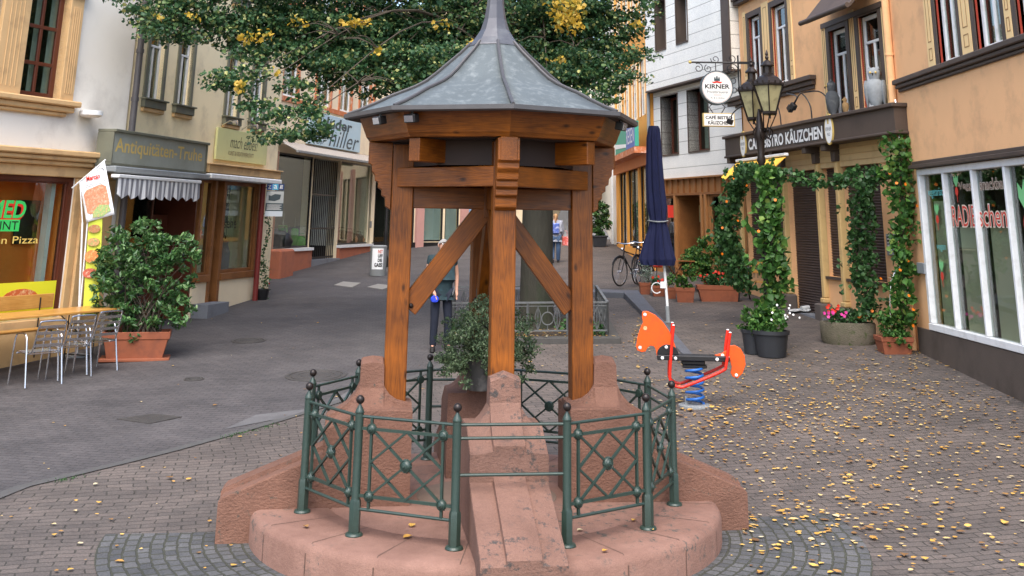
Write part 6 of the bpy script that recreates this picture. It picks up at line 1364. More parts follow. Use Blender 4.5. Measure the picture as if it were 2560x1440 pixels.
# big laurel in terracotta trough
lb = ground_pt(340, 905)
def trough(name, lab, P, rz, L, Wd, H, m, lip=.03, cat='plant', group=None, feet=False, taper=.82):
    t = thing(name, lab, cat, tuple(P), rz, group); q = lm(t); 
    def ring(z, k, inset=0): a, b = L/2*k-inset, Wd/2*k-inset; return [(-a, -b, z), (a, -b, z), (a, b, z), (-a, b, z)]
    R_ = [ring(.0, taper), ring(H*.72, .95), ring(H*.73, 1.0), ring(H, 1.02), ring(H, 1.02, lip), ring(H*.8, 1.0, lip*1.4)]
    vs = sum(R_, []); fs = [(3, 2, 1, 0)]+[(4*i+j, 4*i+(j+1) % 4, 4*i+4+(j+1) % 4, 4*i+4+j) for i in range(5) for j in range(4)]
    q.add(vs, fs); q.build('pot', m, t, bevel=.008)
    q = lm(t); q.box(-L/2+lip, L/2-lip, -Wd/2+lip, Wd/2-lip, H*.6, H*.9); q.build('soil', M_SOIL, t)
    return t
t = trough('potted_laurel', 'big dark green laurel bush in a long terracotta trough beside the chairs', lb+Vector((-.10, .25, .03)), rad(14), 1.05, .52, .42, M_TERRACOTTA)
q = lm(t); q.box(-.55, .55, -.29, .29, -.03, .02); q.build('saucer', M_TERRACOTTA, t, bevel=.01)
LC = Vector((lb.x-.02, lb.y+.25, lb.z))
pts = []
for px, py, rx, ry, dn in ((365, 640, 70, 75, 1), (300, 640, 50, 55, .8), (400, 700, 75, 90, 1.2), (330, 740, 75, 90, 1.2), (280, 700, 55, 70, .9), (430, 620, 45, 40, .6), (365, 580, 30, 30, .4), (440, 770, 45, 60, .7), (470, 660, 30, 60, .35), (340, 810, 70, 35, .7), (285, 590, 25, 22, .2), (255, 720, 20, 50, .3)):
    c = at(px, py, LC.y); k = LC.y/F; pts.append(clumpy(tuple(c), (rx*k, .42, ry*k), int(27*dn)+2, 22, .12))
leaves_obj('foliage', np.concatenate(pts), .105, L_LAUR, t, up=.6, droop=-.1, asp=.46)
q = MB()
for k in range(34):
    e = LC+Vector(ell((0, 0, 1.25), (.75, .35, .75), 1, .5)[0]); b = LC+Vector((rng.uniform(-.35, .35), rng.uniform(-.1, .1), .35)); q.tube(smooth([b, b.lerp(e, .45)+Vector((0, 0, .15)), e], 8), [.014, .012, .010, .009, .007, .005, .004, .003], 5)
q.build('stems', M_BARKT, t, smooth=True)
# red sign post with the zag board
rb = ground_pt(637, 752); tpz = at(655, 452, rb.y).z
t = thing('sign_post', 'dark red post with a small black and blue zag notice board', 'sign', tuple(rb))
MRP = mat('dark_red_post', (.17, .022, .018), .5, .2, 8)
q = MB(); q.tube([rb, Vector((rb.x, rb.y, tpz+.25))], .062, 14); q.build('post', MRP, t, smooth=True)
zx0, zx1 = at(664, 500, rb.y).x+.02, at(710, 500, rb.y).x; zz0, zz1 = at(690, 541, rb.y).z, at(690, 459, rb.y).z
q = MB(Matrix(((1, 0, 0, zx0), (0, 0, -1, rb.y-.07), (0, 1, 0, zz0), (0, 0, 0, 1)))); w_, h_ = zx1-zx0, zz1-zz0; MZ = q.M
q.box(0, w_, 0, h_*.78, -.015, .0); q.cur = 1; q.box(0, w_, h_*.40, h_*.76, 0, .003); q.cur = 2; q.box(0, w_, 0, h_*.16, 0, .003); q.cur = 0; q.build('notice_board', [M_GRAFF, flat('print_grey', (.4, .42, .42)), flat('print_pale', (.55, .6, .65))], t)
for k, (c, cl) in enumerate((('z', (.03, .10, .35)), ('a', (.08, .35, .55)), ('g', (.02, .05, .16)))):
    q = MB(MZ); q.box(w_*k/3+.004, w_*(k+1)/3-.004, h_*.80, h_*.99, -.015, .0); b = q.build('letter_tile', flat('tile'+c, cl), t); text(MZ, c, w_*k/3+.03, w_*(k+1)/3-.03, h_*.84, h_*.95, .003, M_WHITEP, b)
for k in range(5): q = MB(MZ); q.box(w_*.08, w_*(.92-.1*(k % 2)), h_*(.20+.035*k), h_*(.212+.035*k), .001, .004); q.build('print_line', M_WHITEP, t)
q = MB(MZ)
q.prism([(w_*.15, h_*.48), (w_*.5, h_*.46), (w_*.8, h_*.52), (w_*.85, h_*.66), (w_*.5, h_*.68), (w_*.3, h_*.62), (w_*.15, h_*.64)], .003, .005); q.build('hand_drawing', M_GRAFF, t)
q = MB(); 
for z in (zz0+.05, zz1-.1): q.tube([(rb.x, rb.y, z), (zx0+.03, rb.y-.06, z)], .012, 6)
q.build('clamp', M_STEEL, t)
# creeping plant round the red post, next to the craft shop
t = thing('climbing_plant', 'thin climbing plant with tiny red flowers beside the dark red post', 'plant', tuple(rb+Vector((.12, .15, 0))))
P = [Vector((rb.x+.14+.05*math.sin(k), rb.y+.12, rb.z+.1+k*.18)) for k in range(11)]
C = np.concatenate([ell(tuple(p), (.16 if i < 5 else .08, .1, .12), 42 if i < 5 else 18, .1) for i, p in enumerate(P)]); leaves_obj('foliage', C, .06, L_VINED, t)
MB().tube(P, .006, 5).build('stem', M_BARKT, t); leaves_obj('flowers', ell(tuple(P[2]), (.16, .12, .3), 16, .6), .035, P_RED, t)
q = MB(); q.lathe([(.11, 0), (.15, .22), (.15, .25), (.13, .24)], 14, (rb.x+.14, rb.y+.12, rb.z)); q.build('pot', M_BLACK, t)
# litter bin "NIT UFF DIE GASS!"
bb_ = ground_pt(944, 690); hgt = at(944, 613, bb_.y).z-bb_.z; bw_ = (at(965, 650, bb_.y).x-at(924, 650, bb_.y).x)/2
t = thing('litter_bin', 'round grey litter bin with a white poster reading NIT UFF DIE GASS!', 'bin', tuple(bb_))
q = MB(); q.lathe([(bw_*.97, 0), (bw_, .03), (bw_, hgt*.93), (bw_*1.03, hgt*.93), (bw_*1.03, hgt*.98), (bw_*.8, hgt), (bw_*.6, hgt*.97)], 24, tuple(bb_)); q.build('body', M_GREYST, t, smooth=True)
q = MB(); vs = []; N = 12
for i in range(N+1):
    a = -PI/2-.72+1.44*i/N; vs += [(bb_.x+bw_*1.02*math.cos(a), bb_.y+bw_*1.02*math.sin(a), bb_.z+hgt*.22), (bb_.x+bw_*1.02*math.cos(a), bb_.y+bw_*1.02*math.sin(a), bb_.z+hgt*.90)]
q.add(vs, [(2*i, 2*i+2, 2*i+3, 2*i+1) for i in range(N)]); po_ = q.build('poster', MFL, t)
def curved_text(body, z0, z1, a0, a1, m):
    M = Matrix(((1, 0, 0, 0), (0, 1, 0, 0), (0, 0, 1, 0), (0, 0, 0, 1))); v, f = textmesh(body, .04); ax, bx = min(p[0] for p in v), max(p[0] for p in v); ay, by = min(p[1] for p in v), max(p[1] for p in v)
    vs = []
    for p in v: a = -PI/2+a0+(a1-a0)*(p[0]-ax)/(bx-ax); z = z0+(z1-z0)*(p[1]-ay)/(by-ay); vs.append((bb_.x+bw_*1.045*math.cos(a), bb_.y+bw_*1.045*math.sin(a), bb_.z+z))
    MB().add(vs, f).build('lettering', m, po_)
curved_text('NIT', hgt*.74, hgt*.86, .05, .62, flat('faded_red', (.6, .2, .16))); curved_text('UFF', hgt*.60, hgt*.71, .05, .62, M_BLACKP); curved_text('DIE', hgt*.46, hgt*.57, .05, .55, M_BLACKP); curved_text('GASS!', hgt*.30, hgt*.43, -.35, .62, M_BLACKP)
# slender street lamp behind the bin
sl_ = ground_pt(961, 668)
t = thing('street_lamp', 'slender black cast iron lamp post standing behind the litter bin', 'street lamp', tuple(sl_))
q = MB(); q.lathe([(.11, 0), (.11, .25), (.07, .35), (.055, .9), (.07, .95), (.045, 1.05), (.04, 3.3), (.06, 3.35), (.02, 3.6)], 14, tuple(sl_)); q.build('post', M_BLACK, t, smooth=True)
q = MB(); q.lathe([(.09, 3.6), (.19, 4.1), (.19, 4.13), (.04, 4.35), (.02, 4.5)], 8, tuple(sl_)); q.build('lantern', mat('lantern_glass', (.22, .21, .13), .25), t)
# manhole covers and slabs lying in the street
def disc(px, py, r, name, lab, m, rings=3):
    P = ground_pt(px, py); sx = gz(P.x+1, P.y)-gz(P.x, P.y); sy_ = (gz(P.x, P.y+1)-gz(P.x, P.y))
    q = MB(); N = 32; vs = []
    prof_ = [(r, .0), (r, .012), (r*.88, .014), (r*.87, .006), (r*.82, .006), (r*.81, .014), (r*.6, .014), (r*.59, .008), (r*.5, .008), (r*.49, .014), (.001, .014)]
    for a, z in prof_:
        for k in range(N): t_ = 2*PI*k/N; x, y = a*math.cos(t_), a*math.sin(t_); vs.append((P.x+x, P.y+y, gz(P.x+x, P.y+y)+z))
    q.add(vs, [(i*N+k, i*N+(k+1) % N, (i+1)*N+(k+1) % N, (i+1)*N+k) for i in range(len(prof_)-1) for k in range(N)])
    tag(q.build(name, m, None, smooth=True, W0=Matrix.Translation(P)), lab, 'manhole cover')
M_IRONC = mat('cast_iron_cover', (.06, .055, .052), .6, .3, 14, .5, 60, metal=.3)
disc(790, 940, .46, 'manhole_cover', 'round ringed iron manhole cover in the street left of the well', M_IRONC)
disc(622, 853, .30, 'manhole_cover', 'small round manhole cover in the middle of the street', M_IRONC)
disc(485, 950, .15, 'valve_cover', 'very small round valve cover in the street near the gutter', M_IRONC)
def slabobj(pxs, name, lab, m, th=.014, cat='cover'):
    q = MB(); P = [ground_pt(*p) for p in pxs]; vs = [p+Vector((0, 0, -.02)) for p in P]+[p+Vector((0, 0, th)) for p in P]; n = len(P)
    q.add(vs, [tuple(range(n, 2*n))]+[(i, (i+1) % n, n+(i+1) % n, n+i) for i in range(n)]); tag(q.build(name, m, None, W0=Matrix.Translation(P[0])), lab, cat)
slabobj([(292, 1050), (372, 1062), (455, 1045), (385, 1037)], 'drain_cover', 'dark square drain cover near the gutter in front of the chairs', M_IRONC)
M_SLAB = mat('pale_cover_slab', (.22, .21, .19), .8, .15, 6)
slabobj([(835, 714), (880, 720), (902, 709), (858, 705)], 'cover_slab', 'pale stone cover slab in front of the leather shop, left of two', M_SLAB)
slabobj([(918, 719), (955, 725), (985, 716), (945, 711)], 'cover_slab', 'pale stone cover slab beside the litter bin, right of two', M_SLAB)
slabobj([(1975, 885), (2030, 893), (2040, 880), (1990, 873)], 'cover_slab', 'dark square cover on the plaza behind the lamp pots', M_IRONC) if False else None
# ================================================================== PROPS, RIGHT
# spring rider, shaped like a horse head and tail; faces left
rbp = ground_pt(1738, 1015); sc = .86
t = thing('spring_rider', 'orange horse shaped spring rider with red tube bars on a blue coil spring', 'spring rider', tuple(rbp), rad(-6))
k_ = rbp.y/F
def RX(px): return (px-1735)*k_
def RZ(py): return (1015-py)*k_
def board(pts, y, th, m, name, par=t):
    q = lm(par) if par is t else MB(WMX[t.name]); q.M = WMX[t.name] @ Matrix(((1, 0, 0, 0), (0, 0, -1, y), (0, 1, 0, 0), (0, 0, 0, 1)))
    q.prism([(RX(a), RZ(b)) for a, b in pts][::-1], -th/2, th/2); return q.build(name, m, par, bevel=.006, seg=2)
hp = [(1617, 815), (1621, 812), (1630, 812), (1648, 820), (1665, 835), (1680, 855), (1690, 878), (1698, 905), (1650, 912), (1647, 895), (1643, 889), (1635, 888), (1628, 893), (1624, 901), (1615, 903), (1604, 899), (1602, 890), (1606, 868), (1614, 846), (1619, 838), (1617, 826)]
hb = board(hp, 0, .025, M_ORPLASTIC, 'horse_head_board')
tp_ = [(1782, 905), (1800, 900), (1812, 893), (1818, 884), (1830, 882), (1843, 889), (1852, 905), (1853, 925), (1845, 943), (1833, 954), (1822, 950), (1818, 942), (1821, 930), (1818, 915), (1800, 912)]
board(tp_, 0, .025, M_ORPLASTIC, 'tail_board')
bc = [(1650, 906)]+[(1675-25*math.cos(a), 906-22*math.sin(a)) for a in np.linspace(.05, PI-.05, 10)]+[(1700, 906)]
board([(a, b) for a, b in bc], -.03, .018, M_BLACK, 'black_shield'); 
q = lm(t); q.box(RX(1650), RX(1816), -.13, .13, RZ(917), RZ(906)); q.build('seat_board', M_BLACK, t, bevel=.008)
q = lm(t); q.box(RX(1706), RX(1760), -.08, .08, RZ(926), RZ(917)-.002); q.box(RX(1708), RX(1764), -.07, .07, RZ(934), RZ(926)-.002); q.build('mounting_bracket', M_BLACK, t, bevel=.01)
for y in (-.19, .19):
    P = smooth([(RX(1689), y, RZ(840)), (RX(1683), y, RZ(890)), (RX(1678), y, RZ(945)), (RX(1681), y, RZ(963)), (RX(1698), y, RZ(972)), (RX(1720), y, RZ(967)), (RX(1795), y, RZ(936)), (RX(1806), y, RZ(922)), (RX(1813), y, RZ(880)), (RX(1818), y, RZ(853))], 50)
    b = lm(t).tube(P, .020, 12).build('grab_bar', M_RED, t, smooth=True)
    for e in (P[0], P[-1]): lm(t).sphere(tuple(e+Vector((0, 0, .004))), .019, 10, sz=.5).build('end_cap', M_WHITE, b, smooth=True)
q = lm(t); q.tube([(RX(1684), -.19, RZ(905)), (RX(1684), .19, RZ(905))], .014, 8); q.tube([(RX(1812), -.19, RZ(905)), (RX(1812), .19, RZ(905))], .014, 8); q.build('cross_tube', M_STEEL, t, smooth=True)
for px, py, y in ((1624, 820, -.013), (1611, 893, -.013), (1672, 890, -.045), (1662, 912, -.13), (1692, 912, -.13), (1787, 912, -.13), (1831, 947, -.013), (1801, 905, -.02)):
    q = lm(t); q.sphere((RX(px), y-.002, RZ(py)), .022, 12, sy=.45); q.build('bolt_cap', M_WHITE, t, smooth=True)
q = lm(t); q.lathe([(.02, -.003), (.024, .003)], 12); q.M = WMX[t.name] @ Matrix(((1, 0, 0, RX(1624)), (0, 0, -1, -.0135), (0, 1, 0, RZ(850)), (0, 0, 0, 1))); q2 = MB(q.M); q2.lathe([(.026, 0), (.026, .003), (.018, .004), (.001, .001)], 16); q2.build('eye_ring', M_TAN, t)
z0, z1 = .03, RZ(930); P = [(.112*math.cos(a), .112*math.sin(a), z0+(z1-z0)*a/(2*PI*5.2)) for a in np.linspace(0, 2*PI*5.2, 130)]
lm(t).tube(P, .017, 10).build('coil_spring', M_BLUE, t, smooth=True)
q = lm(t); q.lathe([(.22, -.1), (.22, .012), (.2, .02), (.13, .02)], 24); q.box(-.13, -.10, -.03, .03, .0, .12); q.build('foot_plate', M_GREYST, t)
# closed navy parasol
ub = ground_pt(1671, 806); uY = ub.y
t = thing('parasol', 'tall closed navy blue parasol tied with a cord on a white pole', 'parasol', tuple(ub))
zt = lambda px, py: at(px, py, uY)
def foldring(px0, px1, py, n, dep, ph=0):
    c = zt((px0+px1)/2, py); r = (zt(px1, py).x-zt(px0, py).x)/2; return [(c.x+r*(1-dep*(i % 2))*math.cos(2*PI*i/n+ph), uY+r*.8*(1-dep*(i % 2))*math.sin(2*PI*i/n+ph), c.z) for i in range(n)]
def loft(rings, q):
    n = len(rings[0]); vs = sum(rings, []); q.add(vs, [(j*n+i, j*n+(i+1) % n, (j+1)*n+(i+1) % n, (j+1)*n+i)[::-1] for j in range(len(rings)-1) for i in range(n)]+[tuple(range(n)), tuple(range(len(vs)-n, len(vs)))[::-1]])
q = MB(); loft([foldring(1622, 1646, 315, 20, .05), foldring(1620, 1650, 322, 20, .1), foldring(1616, 1652, 345, 20, .25), foldring(1615, 1656, 400, 20, .25), foldring(1614, 1661, 460, 20, .28), foldring(1618, 1668, 520, 20, .28), foldring(1624, 1666, 550, 20, .25), foldring(1621, 1668, 556, 20, .2)], q); q.build('upper_canopy', M_NAVY, t)
q = MB(); loft([foldring(1624, 1666, 551, 26, .15, .1), foldring(1620, 1672, 575, 26, .22, .1), foldring(1608, 1680, 610, 26, .30, .15), foldring(1597, 1690, 648, 26, .30, .2), foldring(1603, 1686, 663, 26, .32, .25), foldring(1630, 1672, 658, 26, .3, .3)], q); q.build('lower_canopy', M_NAVY, t)
q = MB(); q.tube([ (zt(1645, 553).x+.20*math.cos(a), uY+.17*math.sin(a), zt(1645, 553).z+.01*math.cos(2*a)) for a in np.linspace(0, 2*PI, 25)[:-1]], .014, 6, closed=True); q.build('tie_cord', M_GREYST, t)
q = MB(); q.tube([zt(1660, 655), zt(1669, 770)], .028, 10); pl = q.build('pole', M_WHITE, t, smooth=True)
q = MB(); q.tube([zt(1668, 765), ub+Vector((0, 0, -.02))], .040, 12); q.lathe([(.10, 0), (.10, .012)], 12, tuple(ub)); q.build('ground_socket', M_GREYST, t)
q = MB(); cc = zt(1657, 720); q.tube([cc+Vector((-.12+.10*math.cos(a), 0, .10*math.sin(a))) for a in np.linspace(.5, 5.5, 14)], .010, 6); q.box(cc.x-.05, cc.x+.06, uY-.05, uY+.03, cc.z-.0, cc.z+.12); q.build('crank', M_WHITE, t, smooth=True)
# bicycles (local X forward)
def make_bike(lab, bag=False, P=(0, 0, 0), rz=0):
    t = thing('bicycle', lab, 'bicycle', P, rz, 'bicycles by the orange house'); R_ = .335; M90 = Matrix.Rotation(PI/2, 4, 'X')
    for x, nm in ((-.52, 'wheel'), (.53, 'wheel')):
        W_ = WMX[t.name] @ Matrix.Translation((x, 0, R_)) @ M90
        q = MB(W_); q.tube([(R_*math.cos(k*PI/18), R_*math.sin(k*PI/18), 0) for k in range(36)], .017, 6, closed=True); wh = q.build('wheel', M_BLACK, t, smooth=True)
        q = MB(W_); q.tube([((R_-.022)*math.cos(k*PI/18), (R_-.022)*math.sin(k*PI/18), 0) for k in range(36)], .008, 5, closed=True); q.build('rim', M_STEEL, wh)
        q = MB(W_)
        for k in range(18): a = 2*PI*k/18; q.bar((.02*math.cos(a+.6), .02*math.sin(a+.6), .015*(-1)**k), ((R_-.02)*math.cos(a), (R_-.02)*math.sin(a), 0), .003)
        q.tube([(0, 0, -.05), (0, 0, .05)], .02, 8); q.build('spokes', M_STEEL, wh)
        q = MB(W_); q.tube([((R_+.03)*math.cos(a), (R_+.03)*math.sin(a), 0) for a in np.linspace(.4 if x > 0 else .2, 2.6 if x > 0 else 2.9, 12)], .018, 5); q.build('mudguard', M_BLACK, t)
    bb2 = (-.08, 0, .30); seat = (-.22, 0, .80); hd_ = (.34, 0, .84); hb_ = (.37, 0, .72)
    q = lm(t)
    for a, b in ((bb2, seat), (bb2, hb_), ((-.20, 0, .74), (.345, 0, .82)), (bb2, (-.52, .05, R_)), (bb2, (-.52, -.05, R_)), ((-.20, 0, .74), (-.52, .05, R_)), ((-.20, 0, .74), (-.52, -.05, R_)), (hd_, hb_)): q.tube([a, b], .016, 8)
    q.build('frame', M_BLACK, t, smooth=True)
    q = lm(t)
    for y in (-.055, .055): q.tube(smooth([(.37, y*.5, .71), (.42, y, .6), (.53, y, R_)], 6), .012, 6)
    q.tube([hd_, (.325, 0, .98)], .014, 8); q.build('fork', M_BLACK, t, smooth=True)
    q = lm(t); q.tube(smooth([(.20, -.29, 1.0), (.30, -.22, 1.02), (.36, 0, .99), (.30, .22, 1.02), (.20, .29, 1.0)], 16), .013, 8); hb2 = q.build('handlebar', M_STEEL, t, smooth=True)
    for s in (-1, 1): lm(t).tube([(.19, .30*s, 1.0), (.27, .245*s, 1.015)], .018, 8).build('grip', M_BLACK, hb2)
    q = lm(t); q.tube([seat, (-.24, 0, .92)], .013, 8); q.prism([(-.38, -.08), (-.38, .08), (-.25, .06), (-.08, .02), (-.08, -.02), (-.25, -.06)], .92, .97); q.build('saddle', M_BLACK, t, bevel=.01)
    q = lm(t); q.sphere((.43, 0, .86), .045, 10); q.build('headlamp', M_STEEL, t, smooth=True)
    q = lm(t); q.tube([(-.08, -.08, .30), (-.08, .08, .30)], .02, 8); q.bar((-.08, .07, .30), (.04, .07, .18), .02, .01); q.bar((-.08, -.07, .30), (-.2, -.07, .42), .02, .01); q.box(0, .09, .06, .13, .165, .185); q.box(-.25, -.16, -.13, -.06, .41, .43); q.tube([(-.08+.09*math.cos(a), .045, .3+.09*math.sin(a)) for a in np.linspace(0, 2*PI, 17)[:-1]], .006, 4, closed=True); q.build('crank', M_GREYST, t)
    q = lm(t); q.bar((-.70, 0, .72), (-.30, 0, .72), .13, .012); q.bar((-.66, .05, .71), (-.53, .06, R_), .01); q.bar((-.66, -.05, .71), (-.53, -.06, R_), .01); q.build('luggage_rack', M_BLACK, t)
    if bag:
        q = lm(t); q.box(-.74, -.34, -.22, -.08, .42, .78); q.box(-.74, -.34, .08, .22, .42, .78); q.box(-.72, -.36, -.16, .16, .781, .98); q.build('pannier_bag', mat('red_bag', (.62, .05, .02), .6, .15, 8), t, bevel=.03)
    return t
bk1 = ground_pt(1549, 722)
def place_bike(t, px, py, rz):
    P = ground_pt(px, py); R_ = Matrix.Rotation(rz, 4, 'Z'); off = R_ @ Vector((.53, 0, 0)); t.location = P-off; t.location.z = gz(t.location.x, t.location.y)+.01; t.rotation_euler = (0, rad(-3), rz)
place_bike(make_bike('black bicycle with its front wheel turned to the viewer beside the parasol'), 1549, 722, rad(-128))
place_bike(make_bike('black bicycle with red pannier bags partly behind the navy parasol', bag=True), 1592, 718, rad(-118))
# cast iron lamp
lp = ground_pt(1916, 880); lY = lp.y
t = thing('lantern_post', 'old black lamp post with two tapering glass lanterns wrapped by vines', 'street lamp', tuple(lp))
A = lambda px, py, Y=None: at(px, py, Y or lY)
zc = A(1908, 330).z
q = MB(); q.lathe([(.14, 0), (.14, .3), (.09, .42), (.07, .8), (.085, .86), (.062, .95), (.056, zc-lp.z-.55), (.08, zc-lp.z-.5), (.06, zc-lp.z-.4), (.075, zc-lp.z-.15), (.10, zc-lp.z-.05), (.07, zc-lp.z+.08), (.05, zc-lp.z+.25), (.02, zc-lp.z+.4)], 16, (A(1908, 500).x, lY, lp.z)); q.build('post', M_IRONDK, t, smooth=True)
MLG = glassmat('lantern_panes', (.62, .60, .40), 1.0)
MLG2 = mat('frosted_lantern_glass', (.34, .31, .17), .35, .25, 6, dirt=(.15, .13, .07), dscale=5)
def lantern(px, pyb, pyt, r0, r1, Y, lab):
    c = A(px, pyb, Y); z0 = c.z; z1 = A(px, pyt, Y).z; H = z1-z0; n = 6; P = lambda r, z, k: (c.x+r*math.cos(2*PI*k/n+.3), Y+r*math.sin(2*PI*k/n+.3), z)
    q = MB(); q.lathe([(r0*.9, -.04), (r0*1.15, -.02), (r0*1.15, .02), (r0*.95, .03)], n, tuple(c), ph=.3)
    for k in range(n): q.bar(P(r0, z0, k), P(r1, z1, k), .022)
    q.lathe([(r1*1.0, H-.01), (r1*1.08, H), (r1*1.08, H+.03), (r1*.7, H+.14), (r1*.38, H+.19), (r1*.36, H+.22)], n, tuple(c), ph=.3)
    for k in range(n*3): a = 2*PI*k/(n*3); q.bar((c.x+r1*1.06*math.cos(a), Y+r1*1.06*math.sin(a), z0+H+.02), (c.x+r1*1.08*math.cos(a), Y+r1*1.08*math.sin(a), z0+H+.065), .03, .012)
    q.lathe([(r1*.28, H+.22), (r1*.28, H+.34)], 8, tuple(c)); q.lathe([(r1*.42, H+.34), (r1*.44, H+.36), (r1*.18, H+.44), (.02, H+.46), (.035, H+.50), (.02, H+.53), (.03, H+.56), (.003, H+.64)], 10, tuple(c))
    o = q.build('lantern', M_IRONDK, t); o['label'] = lab
    q = MB()
    for k in range(n): a, b, cc, d = P(r0*.93, z0, k), P(r0*.93, z0, k+1), P(r1*.95, z1, k+1), P(r1*.95, z1, k); q.add([a, b, cc, d], [(0, 1, 2, 3)])
    q.build('lantern_pane', MLG2, o)
    q = MB(); q.tube([(c.x, Y, z0+.0), (c.x, Y, z0-.10)], .02, 8)
    tgt = Vector((A(1908, 330).x, lY, zc+.0)); 
    for s_ in (-1, 0, 1): q.tube(smooth([tgt, tgt.lerp(Vector((c.x+s_*.10, Y, z0-.12)), .5)+Vector((0, 0, -.05)), Vector((c.x+s_*r0*.9, Y, z0-.02))], 8), .011, 6)
    q.build('lantern_arm', M_IRONDK, t, smooth=True)
lantern(1924, 282, 215, .125, .285, lY-.28, 'larger lantern nearer the viewer'); lantern(1884, 297, 230, .12, .27, lY+.45, 'smaller looking lantern behind')
q = MB()
for k in range(6): a = 2*PI*k/6; q.tube(smooth([(A(1908, 330).x, lY, zc-.02), (A(1908, 330).x+.12*math.cos(a), lY+.12*math.sin(a), zc-.12), (A(1908, 330).x+.17*math.cos(a), lY+.17*math.sin(a), zc+.0), (A(1908, 330).x+.12*math.cos(a), lY+.12*math.sin(a), zc+.08)], 10), .014, 5)
q.build('scroll_crown', M_IRONDK, t, smooth=True)
# ---- plants in pots
def pot_round(t, c, r, h, m, sq=False):
    q = MB(); n = 4 if sq else 20
    q.lathe([(r*.78, 0), (r*.95, h*.85), (r*1.04, h*.86), (r*1.04, h), (r*.94, h), (r*.9, h*.8)], n, tuple(c), ph=PI/4 if sq else 0); q.build('pot', m, t, smooth=not sq, bevel=.006 if sq else 0)
    q = MB(); q.lathe([(.001, h*.82), (r*.9, h*.82)], n, tuple(c), ph=PI/4 if sq else 0, cap=False); q.build('soil', M_SOIL, t)
def flowers(t, pts, size, m, name='flower'):
    pts = list(pts)
    for p in pts:
        q = MB()
        p = Vector(p); n = Vector((rng.uniform(-.5, .5), -1, rng.uniform(0, .8))).normalized(); a = n.orthogonal().normalized(); b = n.cross(a)
        vs = [p+n*.004]; k5 = 10
        for k in range(k5): r = size*(1 if k % 2 == 0 else .72); t_ = 2*PI*k/k5; vs.append(p+(a*math.cos(t_)+b*math.sin(t_))*r+n*size*.25)
        q.add(vs, [(0, k+1, (k+1) % k5+1) for k in range(k5)])
        o = q.build('flower', m, t)
    return o
def column_vine(name, lab, pix, Y, r, nper, size, m, base=None, fl=None, flm=None, nfl=10, group=None, cat='plant', stem=True):
    c = [at(px, py, Y if not callable(Y) else Y(px)) for px, py in pix]; P = pathpts(c, max(6, int(len(c)*6)))
    b0 = base or P[-1]; t = thing(name, lab, cat, tuple(b0), 0, group)
    rr = (lambda f: r) if not callable(r) else r; C = []
    for i, p in enumerate(P):
        R_ = rr(i/(len(P)-1))*rng.uniform(.6, 1.12); p = Vector(p)+Vector((rng.normal(0, .05), rng.normal(0, .04), 0)); v = ell(tuple(p), (R_, R_*.9, R_), int(nper*rng.uniform(.35, 1.0)), .45); C.append(v)
        if i % 4 == 0 and nper > 20: o2 = Vector(p)+Vector((rng.choice([-1, 1])*R_*rng.uniform(1.0, 1.5), 0, rng.uniform(-.1, .1))); C.append(ell(tuple(o2), (.05, .06, .12), 7, .1))
    C = np.concatenate(C); leaves_obj('foliage', C, size, m, t, up=.35, droop=.6, asp=.9)
    if stem: q = MB(); [q.tube([p+Vector((.03*math.sin(i*1.3+s), .03*math.cos(i*1.3+s), 0)) for i, p in enumerate(P)], .008, 5) for s in (0, 2, 4)]; q.build('stems', M_BARKT, t)
    if flm:
        ids = rng.choice(len(P), nfl); flowers(t, [Vector(P[i])+Vector((rng.uniform(-1, 1)*rr(i/(len(P)-1)), -rr(i/(len(P)-1))*rng.uniform(.8, 1.1), rng.uniform(-.1, .1))) for i in ids], .030, flm, 'flowers')
    return t
GL = 'orange flowered climbing vines at the cafe'
column_vine('climbing_vine', 'leafy green vine climbing the black lamp post between the cafe shutters', [(1912, 428), (1915, 480), (1922, 540), (1932, 610), (1934, 680), (1928, 740), (1922, 790), (1918, 840)], lY-.1, lambda f: .17+.12*math.sin(PI*f), 40, .12, L_VINE, lp, flm=P_ORANGE, nfl=2, group=GL)
column_vine('climbing_vine', 'dark leaved vine column rising from the stone trough before the shutter', [(2160, 432), (2158, 490), (2152, 560), (2150, 620), (2156, 680), (2168, 740), (2172, 790)], 20.2, lambda f: .17+.13*math.sin(PI*f), 58, .085, L_VINED, None, flm=P_ORANGE, nfl=2, group=GL)
column_vine('climbing_vine', 'vine with many orange flowers running up beside the peach downpipe', [(2252, 345), (2252, 400), (2245, 440), (2258, 500), (2258, 560), (2250, 620), (2262, 680), (2255, 740), (2262, 800)], 19.3, lambda f: .20+.10*math.sin(PI*min(1, f*1.6)) if f < .7 else .2, 32, .11, L_VINE, None, flm=P_ORANGE, nfl=8, group=GL)
column_vine('climbing_vine', 'flowering vine curving down from the garland toward the wooden shopfront', [(1862, 440), (1840, 470), (1822, 520), (1812, 570), (1822, 620), (1842, 670), (1850, 710)], 22.6, lambda f: .19+.1*f, 52, .10, L_VINED, None, flm=P_ORANGE, nfl=6, group=GL)
gy = lambda px: 22.4+(lY-22.4)*min(1, max(0, (px-1850)/60)) if px < 1910 else lY+(19.4-lY)*(px-1910)/330
column_vine('vine_garland', 'horizontal garland of vine with orange flowers stretched from lamp to peach pier', [(1850, 440), (1880, 425), (1920, 428), (1960, 437), (2010, 447), (2060, 455), (2110, 452), (2160, 440), (2200, 440), (2240, 425)], gy, lambda f: .22-.08*math.sin(PI*f), 40, .09, L_VINED, None, flm=P_ORANGE, nfl=8, group=GL)
